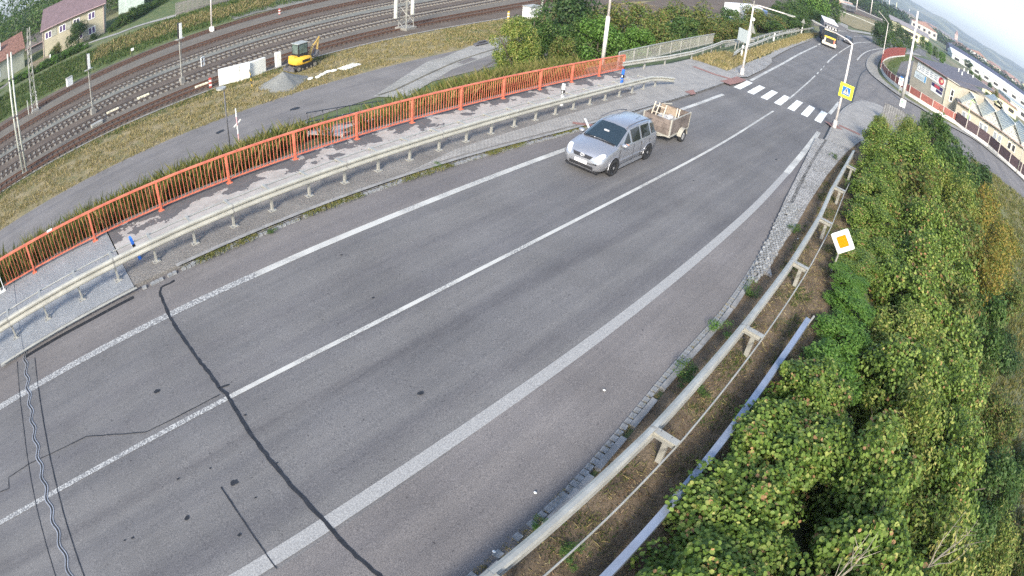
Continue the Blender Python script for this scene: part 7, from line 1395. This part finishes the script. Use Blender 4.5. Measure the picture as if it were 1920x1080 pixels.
# ================================================================ PLANTS
ORD = ['first', 'second', 'third', 'fourth', 'fifth', 'sixth', 'seventh', 'eighth', 'ninth', 'tenth', 'eleventh', 'twelfth', 'thirteenth', 'fourteenth', 'fifteenth', 'sixteenth', 'seventeenth', 'eighteenth']
KN = {'hazel': 'hazel bush with big round leaves', 'hazel_small': 'dense green bush with small round leaves', 'yellow': 'yellowing green bush', 'bright': 'fresh green bush with pointed leaves', 'orange': 'bush turning orange and yellow', 'green': 'green bush', 'olive': 'olive green bush', 'dark': 'dark green bush'}
rp_ = random.Random(17)
ROWS = {
 'nearest the barrier rail': [(2.4,-1.2,1.7,1.5,'hazel'),(4.6,-1.0,1.6,1.45,'hazel'),(6.6,-0.9,1.3,1.4,'hazel'),(8.6,-1.0,1.2,1.5,'hazel'),(10.7,-0.9,1.0,1.35,'hazel'),(12.6,-0.7,.6,1.2,'bright'),(14.3,-0.5,.15,1.1,'bright'),(15.9,-0.4,-.1,1.1,'bright'),(17.1,0.1,-.2,.85,'bright'),(18.7,0.0,-.1,1.2,'hazel_small'),(20.9,-0.2,.2,1.5,'hazel_small'),(23.3,.3,.6,1.6,'hazel_small'),(25.9,.5,.8,1.6,'hazel_small'),(28.6,.7,.9,1.7,'hazel_small'),(31.6,.9,1.1,1.7,'hazel_small'),(34.6,1.2,1.7,1.5,'hazel_small'),(38.5,1.8,1.3,1.0,'yellow')],
 'in the second row': [(2.0,-3.7,2.3,1.93,'hazel'),(4.4,-3.3,2.3,1.90,'hazel'),(6.8,-2.9,2.0,1.63,'hazel'),(9.2,-2.5,1.8,1.79,'hazel_small'),(11.5,-3.1,1.5,1.89,'yellow'),(13.8,-2.7,1.2,1.94,'hazel_small'),(16.4,-2.4,1.0,2.07,'yellow'),(19.2,-2.3,.9,2.10,'hazel_small'),(22.4,-2.6,1.1,2.35,'hazel_small'),(26.0,-2.2,1.4,2.02,'hazel_small'),(30.0,-1.8,1.7,2.36,'olive'),(34.2,-1.3,2.0,2.58,'hazel_small'),(38.5,-0.9,1.7,2.17,'hazel_small'),(43.5,-0.3,1.4,1.95,'yellow')],
 'in the third row': [(3.2,-5.8,2.2,1.90,'hazel'),(5.9,-4.8,1.9,2.00,'hazel'),(8.8,-5.2,1.4,2.18,'yellow'),(11.8,-5.0,1.0,2.06,'hazel_small'),(14.9,-5.0,.7,1.95,'hazel_small'),(18.4,-4.3,.5,2.37,'hazel_small'),(22.2,-4.6,.5,2.16,'olive'),(26.2,-4.4,.6,2.40,'hazel_small'),(30.6,-4.5,.9,2.74,'olive'),(35.2,-4.5,1.4,2.34,'yellow'),(40.3,-4.2,2.0,2.88,'green'),(46.0,-2.5,2.5,2.21,'green')],
 'on the outer thicket edge': [(4.6,-8.1,.8,1.88,'olive'),(8.2,-8.2,.1,1.85,'green'),(12.2,-7.4,-.9,1.72,'green'),(16.2,-6.5,-1.3,1.87,'olive'),(20.4,-7.3,-1.2,1.72,'olive'),(25.4,-7.6,-.6,2.30,'green'),(30.6,-8.0,-.2,2.31,'orange'),(35.6,-7.7,.3,2.77,'orange'),(41.0,-7.7,.7,2.63,'orange'),(47.0,-6.4,.8,3.22,'dark'),(52.5,-4.5,.5,2.68,'green')],
 'low on the right slope': [(6.4,-10.4,-1.4,2.1,'olive'),(9.8,-10.6,-1.7,2.1,'green'),(13.2,-10.2,-1.9,2.0,'yellow'),(16.8,-9.9,-2.2,1.9,'green'),(20.8,-9.9,-2.4,1.8,'olive'),(26.5,-10.0,-2.4,1.8,'dark'),(33,-10.4,-1.6,2.0,'olive'),(40,-10.4,-.8,2.2,'orange')],
 'at the foot of the right slope': [(7.6,-13.2,-2.2,2.0,'green'),(11.4,-13.4,-2.4,2.1,'yellow'),(15.4,-13.0,-2.6,1.9,'olive'),(19.6,-12.6,-3.0,1.6,'green')],
}
for rn, L_ in ROWS.items():
    for i, (x, y, z, r, k) in enumerate(L_):
        y += .6 if rn.startswith('nearest') and x < 12 else (.15 if rn.startswith('nearest') else 0)
        tree('bush', k, x, y, z, r, '%s, %s from the bottom %s' % (KN[k], ORD[i], rn), 'bush', 'bushes of the thicket along the right verge', hr=min(r * 1.05, (z - T(x, y)) * .62))
# bare twigs poking out of the nearest bushes
def twigs(p, label, n=7, h=1.1):
    mb = MB(); r2 = random.Random(int(p[0] * 10))
    for k in range(n):
        a = r2.uniform(0, 2 * PI); q = [Vector(p)]; d = Vector((math.cos(a) * .4, math.sin(a) * .4, 1)).normalized()
        for j in range(4): q.append(q[-1] + d * h / 4); d = (d + Vector((r2.uniform(-.35, .35), r2.uniform(-.35, .35), 0))).normalized()
        mb.tube([(v.x - p[0], v.y - p[1], v.z - p[2]) for v in q], [.016, .013, .009, .006, .003], 5)
        for j in (2, 3):
            e = q[j] + Vector((r2.uniform(-.3, .3), r2.uniform(-.3, .3), .25)); mb.tube([(v.x - p[0], v.y - p[1], v.z - p[2]) for v in (q[j], e)], [.007, .002], 4)
    tag(mb.build('bare_twigs', 'twig', loc=p), label, 'twigs')
twigs((4.7, -1.9, 1.25), 'bare pale twigs between the two nearest hazel bushes of the first row'); twigs((5.4, -2.2, 1.5), 'bare twigs sticking out of the hazel leaves, farther from the bottom edge', 5); twigs((7.0, -4.3, 1.3), 'dry twigs at the brown gap between the second and third bush rows', 6, 1.3)

# bushes and trees between the lower road and the bridge road (behind the railings)
for i, (p, r, k, lab) in enumerate((
 ((32.059, 27, -0.982), 1.75, 'yellow', 'small yellow-green tree left of the pair behind the red railing'), ((36.433, 29, -0.935), 1.7, 'green', 'small dark green tree right of the pair behind the red railing'),
 ((46.766, 33, 0.281), 3.3, 'dark', 'tall dark tree right of the gap above the red railing'), ((39.76, 27, -1.462), 2.0, 'green', 'low green bush under the tall dark tree'), ((39.661, 25, -1.148), 2.0, 'bright', 'fresh green bush just behind the end of the red railing'), ((35.523, 25, -2.215), 1.3, 'olive', 'low brownish bush at the foot of the fresh green bush'),
 ((49.545, 29, -0.877), 2.9, 'olive', 'olive bush left of the white lamp post'), ((42.555, 23, -1.716), 1.4, 'bright', 'small bright bush right of the white lamp post foot'), ((55.207, 29, -0.753), 3.0, 'olive', 'olive bush right of the white lamp post'), ((48.495, 24, -1.242), 2.1, 'olive', 'bush behind the left third of the galvanised railing'),
 ((62.669, 29.5, -0.962), 3.0, 'olive', 'bush below the middle of the parked white lorry road'), ((54.332, 24, -1.286), 2.3, 'green', 'bush behind the middle of the galvanised railing'), ((70.242, 29, -1.395), 3.0, 'olive', 'bush left of the parked white lorry'), ((61.668, 24, -1.814), 2.3, 'olive', 'bush behind the right end of the galvanised railing'),
 ((76.835, 27.5, -1.491), 2.8, 'green', 'bush in front of the rear of the white lorry'), ((84.125, 28, -0.683), 2.6, 'olive', 'bush rising before the middle of the white lorry'), ((69.867, 23.5, -2.121), 2.0, 'olive', 'bush behind the blank grey sign board'), ((88.75, 26, -1.452), 3.0, 'olive', 'bush right of the pale lamp post top'), ((84.629, 23.5, -2.447), 2.0, 'green', 'low bush behind the middle of the long guardrail'),
 ((98.746, 25, -1.756), 2.8, 'green', 'bush between the mirror sign and the triangular sign'), ((117.638, 32, -1.159), 3.2, 'green', 'bush behind the white lorry cab'), ((107.024, 25, -2.046), 2.6, 'green', 'bush right behind the triangular sign'),
 ((124.471, 30, 0.497), 3.6, 'green', 'leafy tree left of the tall tree pair'), ((139.027, 30, 4.681), 4.2, 'bright', 'tall light green tree before the bend'), ((153.953, 29, 5.3), 4.4, 'green', 'tall green tree nearest the oncoming lorry'), ((128.355, 26, -1.277), 3.0, 'dark', 'dark bush under the tall trees at the bend'))):
    zt = min(p[2] + 1.7, 9); r = r * 1.2; tree('bush' if i > 2 else 'tree', k, p[0], p[1], zt, r, lab, 'tree' if 'tree' in lab.split(' ')[0:4] or 'tree' in lab[:24] else 'bush', 'bushes and trees between the two roads', hr=min(r * 1.25, (zt - T(p[0], p[1])) * .6))
# trees around the houses beyond the railway
for i, (x, y, z, r, k, lab) in enumerate((
 (9.5, 103.5, 1.6, 2.7, 'dark', 'round tree covering the middle of the yellow house front'), (5.2, 104.5, -1.2, 1.2, 'olive', 'thin garden shrub at the left corner of the yellow house'), (3.8, 103, -1.8, .9, 'green', 'small garden shrub beside the white gate post'), (16.5, 102.3, -2.2, 1.2, 'green', 'low shrub under the right windows of the yellow house'), (12.6, 102.2, -2.5, 1.1, 'dark', 'low dark shrub on the lane side of the round tree'))):
    tree('tree' if i == 0 else 'shrub', k, x, y, z, r, lab, 'tree' if i == 0 else 'shrub', 'garden plants of the yellow house')
for i in range(11): 
    f = i / 10; p = Vector((-4.289, 96.246, -3.9)).lerp(Vector((9.229, 95.45, -3.9)), f); tree('hedge_bush', 'green' if i % 2 else 'bright', p.x, p.y, -2.3, 1.7, '%s bush from the left in the green hedge below the houses' % ORD[i], 'hedge', 'hedge below the houses', zb=-4.2)
for i in range(9):
    p = Vector((19.198, 103.75, -3.6)).lerp(Vector((33.082, 117.308, -3.6)), i / 8); tree('ivy_bush', 'green', p.x, p.y + 1.5, -1.2 + .5 * math.sin(i), 2.3, '%s green bush from the left on the bank right of the lane' % ORD[i], 'bush', 'bushes on the bank right of the lane', zb=-4.6)
for i in range(10):
    p = Vector((-8.325, 91.041, -4.6)).lerp(Vector((-6.901, 144.428, -4.6)), i / 9); tree('bush', 'green', p.x, p.y, -3.2, 1.5, '%s bush from the bottom in the dark clump left of the lattice mast' % ORD[i], 'bush', 'bushes left of the lattice mast', zb=-5)
w2 = random.Random(4)
def forest(name, label, spots, kind, n, zr, r):
    """a wood far enough to read as one mass: crowns joined, one object"""
    rg = np.random.default_rng(5 + n); Ps, Ns = [], []
    for (x, y) in spots:
        g = T(x, y); h = w2.uniform(*zr); rr = r * w2.uniform(.8, 1.2); m_ = n; d = rg.normal(0, 1, (m_, 3)); d /= np.linalg.norm(d, axis=1)[:, None]; lump = 1 + .22 * np.sin(d[:, 0] * 5 + x) * np.sin(d[:, 1] * 6 + y) + .15 * np.sin(d[:, 2] * 9)
        Ps.append(np.array([x, y, g + h * .52]) + d * lump[:, None] * np.array([rr, rr, h * .5]) * rg.uniform(.8, 1.05, (m_, 1))); Ns.append(d + np.array([0, 0, .5]))
    P = np.concatenate(Ps); N_ = np.concatenate(Ns); o_ = link(name, leaves_mesh(name, P, N_, 2.6 * r / math.sqrt(n) * 1.25, kind, False, 3)); return o_
sp1 = [(x + w2.uniform(-2, 2), y + w2.uniform(-2, 2)) for x in range(-46, 74, 7) for y in (126, 134, 143, 153)]
stuff(forest('wood', '', sp1, 'leaf_green', 620, (8, 12), 4.6), 'green wood on the slope behind the yellow and the old house', 'wood')
sp1 = [(x + w2.uniform(-3, 3), 168 + w2.uniform(-3, 3)) for x in range(-60, 120, 8)]
stuff(forest('wood', '', sp1, 'leaf_dark', 400, (10, 14), 5.5), 'dark wood closing the top left behind the houses', 'wood')
# dark trees right of the bend, around the station hut and behind the banner building
FT = (((143.266, 12.269, 4), 4, 4.2, 'dark', 'dark tree at the foot of the curved lamp'), ((213.684, 15.917, 5), 5, 4.6, 'dark', 'dark tree just right of the curved lamp'), ((206.193, 11.525, 4), 4, 4.4, 'green', 'dark green tree over the end of the dry field'), ((210.696, 8.303, 3), 3, 3.8, 'dark', 'dark tree between the pale yellow mast and the cream hut'), ((194.56, 4.946, 2), 2, 3.0, 'green', 'bush at the lower end of the dark tree group'), ((154.149, 10.238, 2.2), 2.2, 3.2, 'green', 'bush in front of the dark tree group by the field'), ((156.721, 6.955, 1.2), 1.2, 2.4, 'green', 'low bush at the road bend below the cream hut'),
 ((-1429.63, 5.76, 4.5), 4.5, 5.5, 'dark', 'dark tree behind the top of the banner building roof'), ((-213.503, 3.419, 5), 5, 6, 'conifer', 'dark conifer right of the hut'), ((-853.547, 24.509, 4), 4, 5, 'dark', 'dark tree left of the white factory hall'), ((4211.06, -181.32, 3.4), 3.4, 4.6, 'conifer', 'conifer clump before the end of the factory hall'), ((257.892, 1.278, 3), 3, 3, 'green', 'tree just above the ridge of the banner building'), ((235.598, -1.792, 2.6), 2.6, 2.8, 'bright', 'bright bush above the middle of the roof ridge'), ((239.296, -5.013, 2.2), 2.2, 2.8, 'green', 'bush along the lane behind the banner building'), ((222.196, -7.718, 2), 2, 2.6, 'bright', 'bush at the right end of the roof ridge'),
 ((545.728, -41.548, 3.2), 3.2, 3.6, 'conifer', 'tall cypress-like tree before the white hall'), ((328.128, -29.198, 3), 3, 3.2, 'dark', 'dark tree right of the cypress-like tree'), ((199.048, -19.197, 2.4), 2.4, 2.8, 'green', 'green tree over the first pale gable roof'), ((210.814, -23.769, 2.2), 2.2, 2.4, 'green', 'bush between the first pale gables and the yellow warehouse'), ((199.256, -27.633, 3), 3, 2.6, 'conifer', 'dark conifer in the middle of the right-hand gardens'), ((175.579, -26.831, 2.2), 2.2, 2.2, 'olive', 'yellowish bush in the right-hand gardens'), ((137.632, -18.465, 1.6), 1.6, 2.0, 'green', 'low bush below the dark conifer'),
 ((-238.605, 39.558, 4), 4, 5.5, 'dark', 'dark tree at the right end of the long white hall'), ((-257.733, 46.667, 4), 4, 5, 'green', 'green tree near the far right warehouse'), ((-866.512, 172.298, 3.6), 3.6, 4, 'dark', 'dark tree at the right picture edge above the warehouse'), ((-217.873, 12.645, 5), 5, 6, 'dark', 'dark tree behind the left end of the white hall'))
for i, (p, zt, r, k, lab) in enumerate(FT):
    tree('tree', k if k != 'green' or r < 4 else 'dark', p[0], p[1], zt, r * .8 * max(1.0, math.hypot(p[0], p[1]) / 230), lab, 'tree', 'trees of the station side and the right-hand gardens', hr=(zt + 2.7) * .55, trunk=False)
def line_wood(label, a0, a1, d0, d1, n, h, r, m='leaf_dark'):
    sp_ = []
    for i in range(n): a = a0 + (a1 - a0) * i / (n - 1) + w2.uniform(-.15, .15); d = d0 + (d1 - d0) * i / (n - 1) + w2.uniform(-20, 20); sp_.append(az(a, d))
    stuff(forest('wood', '', sp_, m, 160, h, r), label, 'wood')
line_wood('dark row of trees behind the long factory hall', -16, -3.5, 560, 620, 60, (10, 14), 9, 'leaf_conifer')
line_wood('belt of trees between the station and the town', -6, 4, 700, 820, 46, (9, 14), 10)
line_wood('wooded strip in front of the town houses', -16, 1, 1000, 900, 70, (8, 12), 11, 'leaf_conifer')
line_wood('trees among the distant town houses', -16, 3, 1300, 1500, 90, (8, 13), 12)
line_wood('farthest trees at the foot of the hills', -16, 6, 2000, 2100, 110, (10, 15), 16, 'leaf_conifer')
line_wood('trees beyond the far railway yard', 3, 16, 560, 520, 60, (10, 15), 9, 'leaf_conifer')
line_wood('nearer trees beyond the far railway yard', 4, 12, 400, 400, 26, (8, 12), 6)

# ---------------------------------------------------------------- grasses, weeds, litter
slope = [(-8, 18.35), (8, 18.1), (30, 18.5), (34, 19), (40, 21), (44, 33.5), (30, 33.6), (20, 33.4), (10, 33.6), (0, 34), (-8, 34.2)]
struct(patch('bank', [xy(p) for p in slope], 0.03, 'green_grass_ground', 2))
stuff(tufts('tall_grass', [[(-8, 18.35), (8, 18.2), (20, 18.1), (27, 18.3), (27, 27), (20, 30), (0, 31), (-8, 31)], [(-8, 18.35), (8, 18.2), (13, 18.2), (12, 22), (-8, 22)], [(18, 18.2), (28, 18.4), (28, 21), (19, 21)]], 70000, .80, .011, 'grass_tall', 1, 8, .10, .6, dens=lambda p: np.where(np.abs((p[:, 1] - 18.7) - (p[:, 0] - 11.2) * .65) < 1.3, .05, .95)), 'tall yellow-green grass on the bank behind the red railing', 'grass')
stuff(tufts('short_grass', [[(8, 30), (27, 26), (40, 22), (44, 33.5), (30, 33.4), (20, 33.2), (8, 33.2)], [(-8, 30), (8, 30), (8, 34), (-8, 34.4)]], 26000, .30, .016, 'grass_green', 2, 8, .12), 'short green grass between the bank and the service road', 'grass')
stuff(tufts('dry_grass', [[(-14, 40.5), (20, 40.2), (40, 41.0), (62, 39.8), (84, 37), (84, 46.6), (62, 48.3), (40, 48.4), (-14, 48.5)]], 80000, .22, .022, 'grass_dry', 3, 7, .16, .8, dens=lambda p: .25 + .75 * (np.sin(p[:, 0] * .7) * np.sin(p[:, 1] * 1.6 + p[:, 0] * .3) > -.45)), 'dry yellow grass on the wide verge beside the railway', 'grass')
stuff(tufts('green_weeds', [[(-14, 47.0), (30, 47.2), (30, 48.6), (-14, 48.6)], [(40, 42), (60, 40.5), (60, 47.5), (44, 48)]], 12000, .22, .022, 'grass_green', 4, 7, .16), 'greener weeds along the railway edge of the dry verge', 'weeds')
stuff(tufts('bank_grass', [[(-10, 81.8), (60, 83), (60, 92), (-10, 92)]], 36000, .45, .05, 'grass_green', 5, 7, .3, .7), 'green grass on the bank beyond the railway', 'grass')
stuff(tufts('bank_dry_grass', [[(10, 86), (40, 84), (46, 88), (12, 91.5)]], 12000, .5, .05, 'grass_dry', 6, 7, .3, .8), 'dry rusty grass patches on the bank below the plank fence', 'grass')
stuff(tufts('verge_litter', [[(-3, .3), (14, .4), (26, .6), (33, 1.6), (33, 3.2), (26, 3.2), (20, 2.7), (15, 2.35), (-3, 2.35)]], 60000, .075, .012, 'litter', 7, 6, .07, 1.4), 'brown dry leaves and stalks covering the right verge', 'dead leaves')
stuff(tufts('verge_grass', [[(-3, .3), (14, .4), (26, .6), (33, 1.6), (33, 3.2), (26, 3.2), (20, 2.7), (15, 2.35), (-3, 2.35)]], 26000, .11, .006, 'grass_green', 8, 9, .07, .9, dens=lambda p: (np.sin(p[:, 0] * 2.1 + 1) * np.sin(p[:, 1] * 3.3 + p[:, 0]) > .15) * 1.0), 'patchy green grass in the litter of the right verge', 'grass')
stuff(tufts('triangle_grass', [[(41.106, 17.531, -1.233), (41.352, 14.548, -1.241), (43.488, 14.822, -1.305), (61.273, 16.826, -1.838), (107.039, 21.063, -2.67), (93.451, 21.491, -2.67), (51.226, 17.203, -1.537), (47.598, 18.18, -1.428)]], 14000, .22, .025, 'grass_dry', 9, 7, .14, .7, dz=.12), 'dry grass on the triangle and strip along the long guardrail', 'grass')
stuff(tufts('kerb_moss', [[(3, 13.72), (9, 13.58), (16, 13.1), (22, 12.72), (22, 12.95), (16, 13.4), (9, 13.85), (3, 14.0)]], 9000, .06, .008, 'grass_tall', 10, 8, .05, .9, dz=.08, dens=lambda p: (np.sin(p[:, 0] * 1.7) > -.2) * .9 + .1), 'moss and small weeds along the left kerb', 'weeds')
stuff(tufts('gutter_weeds', [[(-2, 2.52), (6, 2.55), (11, 2.8), (15, 3.0), (15, 3.08), (11, 2.92), (6, 2.7), (-2, 2.66)]], 5000, .05, .005, 'grass_dry', 11, 8, .03, 1.0, dz=.03), 'dry weeds growing in the joints of the right gutter', 'weeds')
stuff(tufts('right_field_grass', [[(8, -9.5), (60, -8), (60, -16), (30, -18), (8, -18)]], 40000, .25, .03, 'grass_tall', 12, 7, .2, .8), 'rough olive grass at the foot of the slope on the right', 'grass')
stuff(tufts('yard_grass', [[(112.609, 6.964, -2.67), (148.051, 6.095, -2.67), (172.113, 2.645, -2.67), (126.745, 4.891, -2.67), (93.137, 5.541, -2.67)]], 5000, .2, .04, 'grass_green', 13, 6, .2), 'green lawn inside the curved red fence', 'grass')
stuff(tufts('straw', [[(-3, .4), (14, .5), (26, .7), (33, 1.7), (33, 3.1), (26, 3.1), (20, 2.6), (15, 2.3), (-3, 2.3)]], 12000, .10, .004, 'grass_dry', 21, 4, .12, 2.2), 'pale dry straw scattered over the right verge', 'straw')
# taller weeds on the verge, each its own plant
wm = [crown('foliage', 300 + k, 900, .10, 'leaf_green', 9, round_=False, lump_r=(.25, .45), solid=.5) for k in range(2)] + [crown('foliage', 310, 700, .10, 'leaf_bright', 8, lump_r=(.25, .45), solid=.5)]
WD = (((9.714, 2.595, -0.291), .45, .5, 'largest green weed clump, growing over the gutter by the guardrail'), ((9.332, 2.269, -0.28), .35, .3, 'small weed clump just below the largest one'), ((11.661, 2.562, -0.35), .42, .4, 'green weed clump between kerb and guardrail, above the largest one'), ((13.955, 2.595, -0.419), .42, .45, 'upright bluish green weed clump at the end of the loose setts'), ((19.333, 2.881, -0.58), .40, .3, 'round grassy weed beside the loose setts'), ((30.247, 2.627, -0.907), .35, .3, 'green weed at the guardrail end'), ((9.404, 1.953, -0.282), .2, .2, 'little weed on the inner side of the guardrail'), ((4.366, 1.708, -0.131), .35, .18, 'low dark green weed patch near the bottom edge, right of the rear bar'), ((4.549, 2.552, -0.136), .2, .12, 'tiny weed patch between the kerb and the guardrail near the bottom'), ((23.773, 5.34, -0.713), .01, .01, ''), ((30.518, 3.688, -0.916), .35, .35, 'brownish green weed behind the pale setts'), ((12.574, 13.647, -0.377), .25, .14, 'small weed patch on the left kerb, nearer the car'), ((6.029, 13.634, -0.181), .22, .12, 'small weed patch on the left kerb by the pale slab end'))
for i, (p, r, h, lab) in enumerate(WD):
    if not lab: continue
    t = thing('weed', lab, 'weed', (p[0], p[1], T(p[0], p[1]) + .06), i * 1.3); link('foliage', wm[i % 3], t, (0, 0, h * .55), scale=(r, r * .9, h * .6))
rv = random.Random(2)
for i, (px) in enumerate(((5.012, 3.025, -0.15), (3.606, 2.715, -0.108), (8, 3.644, -0.24), (18.942, 2.606, -0.568))): mb = MB(); mb.sphere((0, 0, .02), (.026, .036, .016), 6, 4); tag(mb.build('litter_scrap', 'white_paint', loc=(px[0], px[1], T(px[0], px[1]) + .04)), ['white scrap of litter on the asphalt beside the gutter near the bottom', 'tiny white scrap among dry grass by the kerb at the bottom', 'small pale stone on the right shoulder asphalt', 'pale stone beside the round grassy weed'][i], 'litter')
for (px, r) in (((1.193, 6.198, -0.036), .02), ((0.795, 7.304, -0.024), .02), ((-1.514, 6.839, 0.045), .03), ((-1.717, 6.88, 0.052), .02), ((2.104, 8.025, -0.063), .025), ((0.476, 5.712, -0.014), .04), ((6.47, 9.271, -0.194), .03), ((20.813, 9.376, -0.624), .03), ((19.617, 7.296, -0.588), .03), ((6.958, 11.309, -0.209), .03), ((1.979, 6.603, -0.059), .02), ((1.032, 6.726, -0.031), .07), ((5.217, 6.183, -0.156), .05), ((0.074, 7.479, -0.002), .03), ((-0.215, 6.595, 0.006), .05), ((0.702, 9.92, -0.021), .06), ((26.171, 5.833, -0.785), .06)): blob('stain', px, r, .037, 'tar', int(px[0] * 99))

# ================================================================ AIR
hz = MB().box((3200, 200, 128), (7300, 9200, 276)).mesh('haze')
hm = bpy.data.materials.new('haze_air'); hm.use_nodes = True; hn = hm.node_tree; hn.nodes.clear(); ho = hn.nodes.new('ShaderNodeOutputMaterial'); pv = hn.nodes.new('ShaderNodeVolumePrincipled')
pv.inputs['Color'].default_value = (0.80, 0.88, 1.0, 1); pv.inputs['Density'].default_value = 0.00030; pv.inputs['Anisotropy'].default_value = 0.2
hn.links.new(pv.outputs[0], ho.inputs['Volume']); hz.materials.append(hm); stuff(link('haze', hz), 'thin morning haze over the valley', 'haze')
